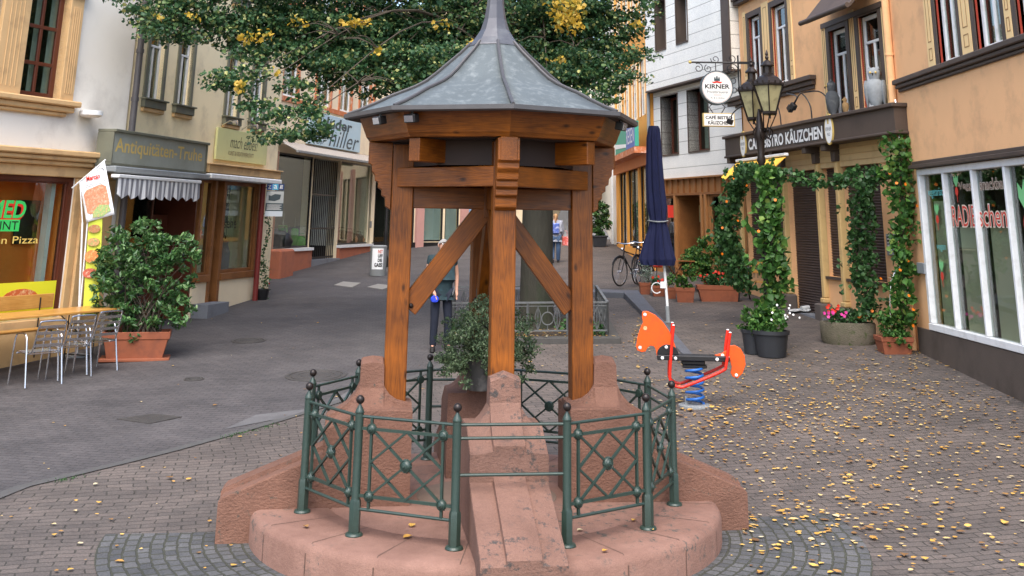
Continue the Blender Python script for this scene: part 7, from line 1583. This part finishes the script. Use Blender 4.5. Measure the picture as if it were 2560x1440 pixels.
# lamp pots
MBP = mat('black_plastic_pot', (.022, .024, .028), .5, .2, 8)
for px, py, r, h, lab, wf in ((1938, 898, .29, .40, 'larger black pot with white flowers at the foot of the lamp, nearer one', True), (1893, 890, .20, .38, 'smaller black pot half hidden behind the white flowered pot', False)):
    P = ground_pt(px, py); P.y += .22; P.z = gz(P.x, P.y); t = thing('flower_pot', lab, 'plant', tuple(P), 0, 'pots at the foot of the lamp'); pot_round(t, P, r, h, MBP)
    leaves_obj('foliage', clumpy((P.x, P.y, P.z+h+.13), (r*1.3, r*1.1, .24), 26, 16, .09), .09, L_VINE, t, up=.5, asp=.6)
    if wf: flowers(t, [(P.x+rng.uniform(-.1, .42), P.y-rng.uniform(.1, .33), P.z+h+rng.uniform(.08, .42)) for _ in range(13)], .021, P_WHITE, 'flowers')
# row of terracotta planters
TG = 'terracotta planters in front of the wooden shopfront'
def planter(pl, pr, py, ph, Dp, lab, leaf=L_VINED, fh=.35, flm=None, nfl=0, size=.08, dens=1., m=M_TERRACOTTA, extra=0, name='planter', group=TG):
    a = ground_pt(pl, py); b = ground_pt(pr, py); L = (b-a).length; c = (a+b)/2; yaw = math.atan2(b.y-a.y, b.x-a.x); H = (at(pl, py-ph, c.y).z-at(pl, py, c.y).z)
    d = Vector((-math.sin(yaw), math.cos(yaw), 0)); c = c+d*Dp/2; c.z = min(a.z, b.z)
    t = trough(name, lab, c, yaw, L, Dp, H, m, group=group)
    n = max(6, int(26*dens*L*Dp/.16)); C = clumpy((c.x, c.y, c.z+H+fh*.45), (L*.52, Dp*.55, fh*.6), n, 14, .09); leaves_obj('foliage', C, size, leaf, t, up=.5, asp=.6)
    if flm: flowers(t, [(c.x+(rng.uniform(-.48, .48))*L*math.cos(yaw), c.y-Dp*.4*rng.random(), c.z+H+fh*rng.uniform(.3, 1.)) for _ in range(nfl)], .035, flm, 'flowers')
    return t, c, H
planter(1745, 1856, 755, 42, .34, 'longest terracotta trough with red begonias beside the iron bench', fh=.30, flm=P_RED, nfl=26)
t_, c_, H_ = planter(1690, 1738, 757, 38, .32, 'square terracotta pot with a bright green leafy plant, left of the longest trough', leaf=L_VINE, fh=.5, size=.11)
planter(1632, 1665, 742, 28, .25, 'small terracotta pot with red flowers just behind the parasol pole', fh=.22, flm=P_RED, nfl=9)
planter(1600, 1628, 737, 30, .25, 'terracotta pot with grey-green herbs next to the bicycles', leaf=L_GREY, fh=.45, size=.04, dens=3)
planter(1668, 1692, 748, 28, .22, 'low terracotta pot between the parasol pole and the square pot', fh=.3, leaf=L_VINE)
# bushy shrub on a trellis above the trough
bc_ = ground_pt(1790, 735); bY_ = bc_.y+.5
t = thing('potted_shrub', 'wide rounded green shrub on thin canes behind the red begonia trough', 'plant', tuple(bc_+Vector((0, .5, 0))))
C = np.concatenate([clumpy(tuple(at(px, py, bY_)), (rx*bY_/F, .45, ry*bY_/F), n, 20, .11) for px, py, rx, ry, n in ((1780, 640, 64, 44, 95), (1825, 620, 42, 36, 50), (1738, 655, 36, 32, 40), (1830, 680, 28, 40, 30), (1790, 690, 42, 20, 20))])
leaves_obj('foliage', C, .075, L_VINE, t, up=.6)
q = MB()
for k in range(7): a = at(1775+12*k, 745, bY_); q.tube([a, at(1770+14*k, 650, bY_)], .010, 5)
q.build('cane', M_TAN, t)
P = Vector((bc_.x, bY_, gz(bc_.x, bY_))); pot_round(t, P, .22, .32, M_TERRACOTTA)
# stone trough with flowers
ta, tb = ground_pt(2062, 862), ground_pt(2202, 866)
L = (tb-ta).length; c = (ta+tb)/2+Vector((0, .22, 0)); c.z = gz(c.x, c.y)-.04
t = thing('stone_trough', 'mossy oval stone trough with red and pink flowers', 'plant', tuple(c), math.atan2(tb.y-ta.y, tb.x-ta.x))
MST = stonemat('mossy_stone', (.15, .125, .095), (.085, .08, .05), (.05, .07, .02))
q = lm(t); q.lathe([(.88, 0), (1.0, .1), (1.02, .36), (.98, .39), (.90, .39), (.88, .3)], 24, sx=L/2, sy=.27); q.build('pot', MST, t, smooth=True); q = lm(t); q.lathe([(.001, .33), (.9, .33)], 24, sx=L/2, sy=.27, cap=False); q.build('soil', M_SOIL, t)
C = clumpy((c.x, c.y, c.z+.46), (L*.46, .22, .14), 40, 14, .08); leaves_obj('foliage', C, .065, L_VINED, t)
flowers(t, [(c.x-L*.30+rng.uniform(-.13, .13), c.y-.18, c.z+.60+rng.uniform(-.05, .08)) for _ in range(12)], .032, P_RED, 'flowers'); flowers(t, [(c.x-L*.28+rng.uniform(-.2, .25), c.y-.22, c.z+.50+rng.uniform(-.03, .06)) for _ in range(9)], .034, P_PINK, 'flowers'); flowers(t, [(c.x+L*.30+rng.uniform(-.15, .15), c.y-.2, c.z+.48+rng.uniform(-.04, .05)) for _ in range(8)], .032, P_ORANGE, 'flowers')
# square terracotta pot with trellis in the corner
t_, c_, H_ = planter(2207, 2288, 888, 45, .42, 'terracotta pot with trailing light green ivy in the corner by the snack bar', leaf=L_VINE, fh=.42, size=.07, dens=1.6, group=None)
C = clumpy((c_.x, c_.y-.2, c_.z+H_*.8), (.25, .08, .2), 12, 12, .06); leaves_obj('trailing_ivy', C, .06, L_VINE, t_)
t = thing('plant_trellis', 'thin arched silver metal trellis with star flower ornaments in the corner pot', 'trellis', tuple(c_+Vector((0, -.05, H_*.8))))
Yt = c_.y-.12; T = lambda px, py: at(px, py, Yt)
q = MB()
for s_, x0, x1 in ((1, 2226, 2244), (1, 2286, 2262)): pass
q.tube(smooth([T(2226, 800), T(2225, 740), T(2230, 700), T(2243, 672), T(2252, 668), T(2262, 674), T(2278, 700), T(2284, 740), T(2284, 800)], 36), .008, 6); q.tube(smooth([T(2255, 800), T(2246, 760), T(2252, 720), T(2248, 690), T(2256, 680)], 16), .006, 5); q.build('arch', M_STEEL, t, smooth=True)
for px, py in ((2235, 693), (2270, 725), (2249, 676)):
    q = MB(); c0_ = T(px, py)
    for k in range(8): a = 2*PI*k/8; d = Vector((math.cos(a), 0, math.sin(a))); q.add([c0_, c0_+d*.05+Vector((-d.z, 0, d.x))*.014+Vector((0, -.006, 0)), c0_+d*.09, c0_+d*.05-Vector((-d.z, 0, d.x))*.014+Vector((0, -.006, 0))], [(0, 1, 2, 3)])
    q.build('star_ornament', M_STEEL, t)
# park bench with cast iron ends
ba, bbn = ground_pt(1862, 766), ground_pt(1990, 766)
c = (ba+bbn)/2; yaw = w6.u; yawb = math.atan2(w6.u.y, w6.u.x); Lb = 1.25
bc0 = ground_pt(1925, 758); t = thing('park_bench', 'park bench with curled cast iron ends and wooden slats behind the lamp vine', 'bench', tuple(bc0), rad(-38))
for s in (-1, 1):
    x = s*Lb/2; q = lm(t)
    q.tube(smooth([(x, -.26, 0), (x, -.22, .2), (x, -.24, .38), (x, -.20, .44), (x, .1, .41), (x, .18, .45), (x, .26, .70), (x, .30, .88)], 24), .018, 6); q.tube(smooth([(x, .18, .42), (x, .24, .2), (x, .32, 0)], 8), .018, 6)
    q.tube(smooth([(x, -.22, .42), (x, -.27, .55), (x, -.22, .64), (x, -.12, .66), (x, .05, .62), (x, .22, .66)], 16), .016, 6); q.tube([(x, -.25+.05*math.cos(a), .60+.05*math.sin(a)) for a in np.linspace(0, 5.5, 12)], .012, 6); q.build('cast_end', M_BLACK, t, smooth=True)
for k in range(6): lm(t).box(-Lb/2, Lb/2, -.2+.06*k, -.155+.06*k, .425, .445).build('seat_slat', M_TABLE, t)
for k in range(2): lm(t).box(-Lb/2, Lb/2, .25+.03*k, .268+.03*k, .60+.17*k, .68+.17*k).build('back_slat', M_TABLE, t)
q = lm(t)
for k in range(13): x = -Lb/2+.06+k*(Lb-.12)/12; q.bar((x, .235, .5), (x, .285, .78), .010)
q.build('back_grille', M_BLACK, t)
# little folding cafe table
fp = ground_pt(1712, 742); fp.y += .9; fp.z = gz(fp.x, fp.y)
t = thing('cafe_table', 'small brown folding wooden table behind the planters', 'table', tuple(fp), .2)
for k in range(5): lm(t).box(-.32, .32, -.3+.12*k, -.2+.12*k, .70, .722).build('top_slat', M_SHOPWOOD, t)
q = lm(t)
for y in (-.24, .24): q.bar((-.27, y, 0), (.25, y, .70), .03); q.bar((.27, y, 0), (-.25, y, .70), .03)
q.build('crossed_legs', M_SHOPWOOD, t)
# newspapers
np_ = ground_pt(1998, 782); t = thing('newspaper', 'crumpled newspapers lying on the step before the shuttered cafe door', 'newspaper', tuple(np_))
MNP = mat('newsprint', (.42, .43, .43), .9, .5, 30)
q = MB(); vs = []; N = 9
for j in range(N):
    for i in range(N): vs.append((np_.x+(i/(N-1)-.5)*.42, np_.y+(j/(N-1)-.5)*.3, np_.z+.02+.05*abs(math.sin(i*.9+j))*(i/(N-1))+.04*rng.random()))
q.add(vs, [(j*N+i, j*N+i+1, (j+1)*N+i+1, (j+1)*N+i) for j in range(N-1) for i in range(N-1)]); o = q.build('sheet', MNP, t); o.modifiers.new('s', 'SOLIDIFY').thickness = .012
q = MB(); q.tube([(np_.x+.05, np_.y, np_.z+.08), (np_.x+.22, np_.y+.05, np_.z+.1)], .05, 10); q.build('roll', MNP, t, smooth=True)
# distant potted bush
fb_ = ground_pt(1499, 617); t = thing('potted_shrub', 'dark evergreen bush in a black square pot far up the street', 'plant', tuple(fb_))
pot_round(t, fb_, .38, .38, MBP, sq=True); leaves_obj('foliage', clumpy((fb_.x, fb_.y, fb_.z+.95), (.42, .35, .62), 60, 26, .13), .10, L_LAUR, t)
# ================================================================== PEOPLE
def skin(name, joints, edges, radii, m, par, M, sub=2):
    me = bpy.data.meshes.new(name); W_ = WMX[par.name].inverted() @ M
    me.from_pydata([tuple(W_ @ Vector(j)) for j in joints], edges, []); me.materials.append(m)
    o = bpy.data.objects.new(name, me); S.collection.objects.link(o); o.parent = par; WMX[o.name] = WMX[par.name]
    s = o.modifiers.new('skin', 'SKIN'); s.use_smooth_shade = True
    for i, r in enumerate(radii): v = me.skin_vertices[0].data[i]; v.radius = r if isinstance(r, tuple) else (r, r); v.use_root = (i == 0)
    b = o.modifiers.new('sub', 'SUBSURF'); b.levels = b.render_levels = sub
    return o
M_SKIN = mat('skin', (.48, .26, .18), .6, .08, 8); M_JEANS = mat('dark_jeans', (.008, .011, .022), .85, .2, 10); M_SHOE = mat('dark_shoe', (.015, .013, .012), .6)
def person(lab, P, rz, H, pose, shirt, trousers, hairm, hair, extra=None, sleeves=.5, bald=False):
    k = H/1.75; t = thing('person', lab, 'person', tuple(P), rz); M = WMX[t.name] @ Matrix.Scale(k, 4)
    J = pose; names = list(J); idx = {n: i for i, n in enumerate(names)}
    E_ = [('pelvis', 'belly'), ('belly', 'chest'), ('chest', 'neck'), ('neck', 'head0'), ('head0', 'head1'), ('head1', 'head2')]
    for s in 'LR': E_ += [('pelvis', 'hip'+s), ('hip'+s, 'knee'+s), ('knee'+s, 'ank'+s), ('ank'+s, 'toe'+s), ('chest', 'sho'+s), ('sho'+s, 'elb'+s), ('elb'+s, 'wri'+s), ('wri'+s, 'pal'+s)]
    Rr = dict(pelvis=(.145, .11), belly=(.15, .12), chest=(.16, .115), neck=.058, head0=.062, head1=(.075, .092), head2=(.062, .075), hip=.088, knee=.058, ank=.042, toe=.022, sho=.062, elb=.043, wri=.028, pal=.034)
    js = [Vector(J[n]) for n in names]; rr = [Rr[n.rstrip('LR') if n.rstrip('LR') in Rr else n] for n in names]; ed = [(idx[a], idx[b]) for a, b in E_]
    for s in 'LR':                                    # five fingers on each palm
        p = Vector(J['pal'+s]); w = Vector(J['wri'+s]); d = (p-w).normalized(); sd = Vector((d.y, -d.x, 0)) if abs(d.z) < .9 else Vector((0, 1, 0)); sg = 1 if s == 'L' else -1
        for f in range(4):
            a = p+sd*(.012*(f-1.5)*1.3)+d*.03; i0 = len(js); js += [a, a+d*.028+Vector((0, -.006, 0)), a+d*(.050-.004*abs(f-1))+Vector((0, -.016, 0))]; rr += [.010, .009, .007]; ed += [(idx['pal'+s], i0), (i0, i0+1), (i0+1, i0+2)]
        i0 = len(js); th = p-d*.01+Vector((0, -.03, 0)); js += [th, th+d*.03+Vector((0, -.012, 0))]; rr += [.011, .009]; ed += [(idx['pal'+s], i0), (i0, i0+1)]
    body = skin('body', [tuple(j) for j in js], ed, rr, M_SKIN, t, M)
    # face
    h = Vector(J['head1']); mt = M_SKIN
    q = MB(M); q.lathe([(.006, .03), (.012, .0), (.016, -.018), (.003, -.024)], 8, tuple(h+Vector((0, -.098, 0)))); q.build('nose', M_SKIN, body, smooth=True)
    for s in (-1, 1):
        MB(M).sphere(tuple(h+Vector((.03*s, -.086, .022))), .012, 8).build('eye', M_WHITE, body, smooth=True); MB(M).sphere(tuple(h+Vector((.03*s, -.096, .022))), .006, 8).build('pupil', M_BLACK, body)
        MB(M).sphere(tuple(h+Vector((.078*s, .0, .0))), .024, 8, sx=.5, sz=1.4).build('ear', M_SKIN, body, smooth=True)
    q = MB(M); q.box(h.x-.024, h.x+.024, h.y-.094, h.y-.086, h.z-.048, h.z-.040); q.build('mouth', flat('lips', (.32, .10, .08)), body, bevel=.003)
    # clothes
    g = lambda n: J[n]
    n1 = ['pelvis', 'belly', 'chest', 'neckb', 'shoL', 'elbL', 'shoR', 'elbR', 'hem']; 
    nb = Vector(J['chest']).lerp(Vector(J['neck']), .55); hem = Vector(J['pelvis'])+Vector((0, 0, -.10))
    def sl(s): return tuple(Vector(J['sho'+s]).lerp(Vector(J['elb'+s]), sleeves if sleeves <= 1 else 1))
    jj = [J['pelvis'], J['belly'], J['chest'], tuple(nb), J['shoL'], sl('L'), J['shoR'], sl('R'), tuple(hem)]
    ee = [(0, 1), (1, 2), (2, 3), (2, 4), (4, 5), (2, 6), (6, 7), (0, 8)]; r2 = [(.190, .150), (.195, .155), (.195, .145), .080, .088, .072, .088, .072, (.195, .15)]
    if sleeves > 1:
        for s, i in (('L', 5), ('R', 7)): jj.append(tuple(Vector(J['elb'+s]).lerp(Vector(J['wri'+s]), .9))); ee.append((i, len(jj)-1)); r2.append(.046)
    skin('shirt', jj, ee, r2, shirt, t, M)
    jj = [tuple(Vector(J['pelvis'])+Vector((0, 0, -.02)))]; ee = []; r2 = [(.155, .125)]
    for s in 'LR':
        i = len(jj); jj += [J['hip'+s], J['knee'+s], tuple(Vector(J['ank'+s])+Vector((0, 0, -.03)))]; ee += [(0, i), (i, i+1), (i+1, i+2)]; r2 += [.100, .075, .062]
    skin('trousers', jj, ee, r2, trousers, t, M)
    for s in 'LR':
        a, b = Vector(J['ank'+s]), Vector(J['toe'+s]); q = MB(M); d = (b-a); d.z = 0; d.normalize(); c0 = Vector((a.x, a.y, 0)); sdv = Vector((-d.y, d.x, 0)); pts = [(-.07, .035), (.0, .045), (.10, .048), (.17, .04), (.20, .02), (.20, -.02), (.17, -.04), (.10, -.048), (0, -.045), (-.07, -.035)]
        v0 = [c0+d*x+sdv*y+Vector((0, 0, 0)) for x, y in pts]; v1 = [c0+d*x*.95+sdv*y*.8+Vector((0, 0, .11 if x < .05 else .065)) for x, y in pts]; n = len(pts)
        q.add(v0+v1, [tuple(range(n))[::-1], tuple(range(n, 2*n))]+[(i, (i+1) % n, n+(i+1) % n, n+i) for i in range(n)]); q.build('shoe', M_SHOE, t, bevel=.01)
    hair(M, h, t, hairm)
    return t, M
stand = dict(pelvis=(0, 0, .95), belly=(0, -.02, 1.10), chest=(0, 0, 1.33), neck=(0, -.01, 1.50), head0=(0, -.025, 1.56), head1=(0, -.03, 1.635), head2=(0, -.01, 1.69),
    hipL=(.095, 0, .88), kneeL=(.12, -.02, .48), ankL=(.13, .02, .08), toeL=(.15, -.13, .03), hipR=(-.095, 0, .88), kneeR=(-.11, -.03, .48), ankR=(-.12, .0, .08), toeR=(-.16, -.15, .03),
    shoL=(.20, 0, 1.42), elbL=(.26, .03, 1.15), wriL=(.24, -.06, .92), palL=(.235, -.08, .86), shoR=(-.20, 0, 1.42), elbR=(-.25, -.02, 1.14), wriR=(-.17, -.14, .93), palR=(-.15, -.16, .865))
def hair_short(M, h, t, m):
    q = MB(M); vs = []; N, K = 16, 6
    for j in range(K+1):
        ph = PI/2*(j/K)*1.02
        for i in range(N):
            a = 2*PI*i/N; front = max(0, -math.sin(a)); zc_ = .005+.085*math.sin(ph) if True else 0
            r = math.cos(ph); vs.append(h+Vector((.088*r*math.cos(a), .012+.105*r*math.sin(a), .0+front*.052*r+.088*math.sin(ph))))
    q.add(vs, [(j*N+i, j*N+(i+1) % N, (j+1)*N+(i+1) % N, (j+1)*N+i) for j in range(K) for i in range(N)]); q.build('hair', m, t, smooth=True)
def hair_long(M, h, t, m):
    hair_short(M, h, t, m); q = MB(M); q.tube(smooth([h+Vector((0, .07, .05)), h+Vector((0, .12, -.02)), h+Vector((0.01, .13, -.15)), h+Vector((0, .12, -.30))], 10), [.05, .055, .05, .046, .042, .038, .034, .028, .02, .01], 10); q.build('ponytail', m, t, smooth=True)
mp_ = ground_pt(1099, 878)
MSH = mat('teal_shirt', (.012, .028, .034), .85, .2, 12, dirt=(.02, .05, .06), dscale=18)
t, M = person('grey haired man in teal shirt and dark jeans holding a blue dog lead handle', mp_, rad(18), 1.83, stand, MSH, M_JEANS, mat('grey_hair', (.27, .26, .25), .9, .3, 30), hair_short)
ph_ = Vector(stand['palR']); P = M @ (ph_+Vector((-.005, -.02, -.05)))
q = MB(); q.tube([P+Vector((.055*math.cos(a), .0, .045*math.sin(a)-.01)) for a in np.linspace(0, 2*PI, 17)[:-1]], .016, 8, closed=True); q.bar(P+Vector((-.05, -.012, -.02)), P+Vector((.05, .012, -.02)), .05, .07)
tag(q.build('lead_handle', mat('blue_plastic', (.02, .05, .5), .4), None, bevel=.008, W0=Matrix.Translation(P)), 'bright blue dog lead handle held in the man\'s hand', 'dog lead')
wk = dict(stand); wk.update(kneeL=(.11, -.12, .50), ankL=(.11, .06, .12), toeL=(.11, -.09, .05), kneeR=(-.10, .02, .48), ankR=(-.10, -.12, .08), toeR=(-.10, -.27, .03), wriR=(-.24, -.08, .93), palR=(-.24, -.10, .87), elbL=(.27, -.02, 1.16), wriL=(.22, -.16, 1.02), palL=(.21, -.20, .97))
wp = ground_pt(1389, 657); hgt = (at(1380, 533, wp.y).z-wp.z)
t, M = person('woman with long fair ponytail walking away in grey jacket and blue jeans', wp, rad(180), hgt, wk, mat('grey_jacket', (.26, .27, .32), .85, .2, 10), mat('blue_jeans', (.05, .09, .17), .85, .2, 10), mat('fair_hair', (.36, .20, .09), .8, .3, 30), hair_long, sleeves=1.5)
P = M @ Vector((0, .20, 1.22)); q = MB(WMX[t.name]); 
kx = hgt/1.75
q.box(-.13*kx, .13*kx, .13*kx, .25*kx, 1.02*kx, 1.40*kx); bpk = tag(q.build('backpack', mat('blue_check', (.08, .13, .42), .8, .7, 18, dirt=(.7, .7, .75), dscale=14), None, bevel=.03, W0=Matrix.Translation(P)), 'blue and white checked backpack on the woman\'s back', 'backpack')
P = M @ Vector((-.27, -.06, .95)); q = MB(); q.box(P.x-.02, P.x+.16, P.y-.06, P.y+.04, P.z-.28, P.z-.02); q.tube([P+Vector((0, 0, -.03)), P+Vector((.04, 0, .15)), P+Vector((.12, 0, .15)), P+Vector((.14, 0, -.03))], .008, 5)
tag(q.build('shoulder_bag', mat('red_white_bag', (.6, .1, .08), .7, .5, 9, dirt=(.7, .7, .7), dscale=9), None, bevel=.01, W0=Matrix.Translation(P)), 'red and white bag at the walking woman\'s side', 'bag')
fpz = at(1508, 520, 62); hgt2 = at(1508, 459, 62).z-fpz.z
# far person on the upper path with its railing
far = Vector((fpz.x, 62, fpz.z)); 
q = MB(); q.box(far.x-1.0, far.x+6, 61.2, 66, far.z-2.6, far.z-.0); o = q.build('upper_terrace', mat('pale_wall', (.6, .58, .54), .9), None, W0=Matrix.Translation(far)); tag(o, 'pale retaining wall carrying the upper path at the street end', 'wall')
person('person in dark jacket and light blue jeans on the far upper path', far, rad(150), hgt2, wk, mat('dark_jacket', (.03, .035, .05), .85), mat('light_jeans', (.16, .30, .50), .85), mat('dark_hair', (.03, .02, .015), .8), hair_short, sleeves=1.5)
q = MB()
for k in range(24): x = far.x-.9+k*.28; q.bar((x, 61.4, far.z), (x, 61.4, far.z+1.0), .03)
q.bar((far.x-1, 61.4, far.z+1.0), (far.x+6, 61.4, far.z+1.0), .05); tag(q.build('railing', M_GREYST, None, W0=Matrix.Translation(far)), 'grey handrail on the retaining wall at the street end', 'railing')
# ================================================================== FALLEN LEAVES
def blocked(x, y):
    if (x-CX)**2+(y-CYK)**2 < 2.35**2: return rng.random() > .04 and True
    return x > XR-.1 or y > 40
pts = []
def scatter(pxs, n, sig=None):
    for _ in range(n):
        px, py = pxs(); p = onG(px, py)
        if p.y > 45 or (p.x-CX)**2+(p.y-CYK)**2 < 2.08**2 or p.x > XR-.08: continue
        if p.y < 5: continue
        pts.append((p.x, p.y, gz(p.x, p.y)+.016))
U = rng.uniform
scatter(lambda: (U(1660, 2560), 950+490*rng.beta(1.1, 2.8)), 760)
scatter(lambda: (U(1850, 2560), U(1000, 1440)), 200)
scatter(lambda: (rng.normal(1760, 110), rng.normal(1040, 70)), 330)
scatter(lambda: (rng.normal(2150, 170), rng.normal(1010, 60)), 430)
scatter(lambda: (U(1480, 2400), U(900, 1000)), 170)
scatter(lambda: (rng.normal(1600, 14), rng.normal(840, 22)), 140)
scatter(lambda: (rng.normal(1870, 25), rng.normal(1330, 30)), 26)
scatter(lambda: (rng.normal(2100, 160), rng.normal(1290, 60)), 150)
scatter(lambda: (U(1300, 1700), U(760, 960)), 90)
scatter(lambda: (U(1900, 2300), U(870, 960)), 80)
scatter(lambda: (U(0, 640), U(1150, 1440)), 42); scatter(lambda: (U(640, 900), U(1040, 1200)), 24); scatter(lambda: (U(100, 1100), U(700, 1100)), 38); scatter(lambda: (U(1450, 2000), U(700, 880)), 70)
scatter(lambda: (rng.normal(2330, 60), rng.normal(905, 14)), 60)
for gx_, gy_ in [(U(gx0+.05, gx1-.05), U(gy0+.05, gy0+.9)) for _ in range(200)]: pts.append((gx_, gy_, gz(gx_, gy_)+.085))
for gx_, gy_ in [(U(gx0-.2, gx1+.2), U(gy0-.21, gy0-.02)) for _ in range(46)]: pts.append((gx_, gy_, gz(gx_, gy_)+.115))
n = len(pts); C = np.array(pts); yaw_ = rng.uniform(0, 2*PI, n); s_ = .052*(.35+.85*rng.random(n)**.8)*np.where(rng.random(n) < .12, 1.5, 1.)
base_ = np.array([(-.5, 0, 0), (-.15, .38, .1), (.25, .30, .12), (.6, 0, .02), (.25, -.30, .12), (-.15, -.38, .1), (.1, 0, .0)])
ca, sa = np.cos(yaw_), np.sin(yaw_); v = base_[None]*s_[:, None, None]; curl = rng.uniform(.15, 1.5, n)[:, None]; 
tx = rng.normal(0, .18, n)[:, None]
vx = v[..., 0]*ca[:, None]-v[..., 1]*sa[:, None]; vy = v[..., 0]*sa[:, None]+v[..., 1]*ca[:, None]; vz = v[..., 2]*curl+np.abs(v[..., 0])*np.abs(tx)
v = np.stack([vx+C[:, None, 0], vy+C[:, None, 1], vz+C[:, None, 2]], -1).reshape(-1, 3)
me = bpy.data.meshes.new('fallen_leaves'); me.from_pydata(v.tolist(), [], [tuple(k*7+i for i in f) for k in range(n) for f in LF]); me.materials.append(L_FALL)
o = bpy.data.objects.new('fallen_leaves', me); S.collection.objects.link(o); tag(o, 'yellow and brown fallen leaves littering the paving', 'leaf litter', kind='stuff')
# a few leaves on the platform and roof
def lit(name, lab, P3, s, par=None):
    q = MB()
    for P in P3:
        a = rng.uniform(0, 6.28); ss = s*rng.uniform(.7, 1.2); B = [(Vector((x*math.cos(a)-y*math.sin(a), x*math.sin(a)+y*math.cos(a), z*1.5+abs(x)*.1)))*ss+Vector(P) for x, y, z in base_]; q.add(B, LF)
    return q
P3 = [(CX+r*math.sin(a), CYK-r*math.cos(a), .012) for r, a in ((1.2, -.5), (1.5, -.4), (1.35, .6), (1.7, .9), (1.45, 1.0), (1.15, .45), (1.8, -.9), (.9, .6), (1.9, .5))]
tag(lit('scattered_leaves', '', P3, .07).build('scattered_leaves', L_FALL), 'few dry leaves lying on the round sandstone platform', 'leaf litter', kind='stuff')
# grass tufts along the gutter
gp_ = [onG(*p) for p in [(100+rng.uniform(-60, 60), 1200+rng.uniform(-10, 6)) for _ in range(10)]+[(560+rng.uniform(-60, 200), 1090+rng.uniform(-30, 10)) for _ in range(26)]]
C = np.array([(roadx(p.y)+.10+abs(rng.normal(0, .06)), p.y, gz(p.x, p.y)+.012) for p in gp_ for _ in range(6)]); C[:, :2] += rng.normal(0, .035, (len(C), 2))
tag(leaves_obj('grass_tufts', C, .026, L_VINED, None, up=.1, droop=-.6, asp=.4), 'small grass tufts growing along the gutter stones', 'grass', kind='stuff')
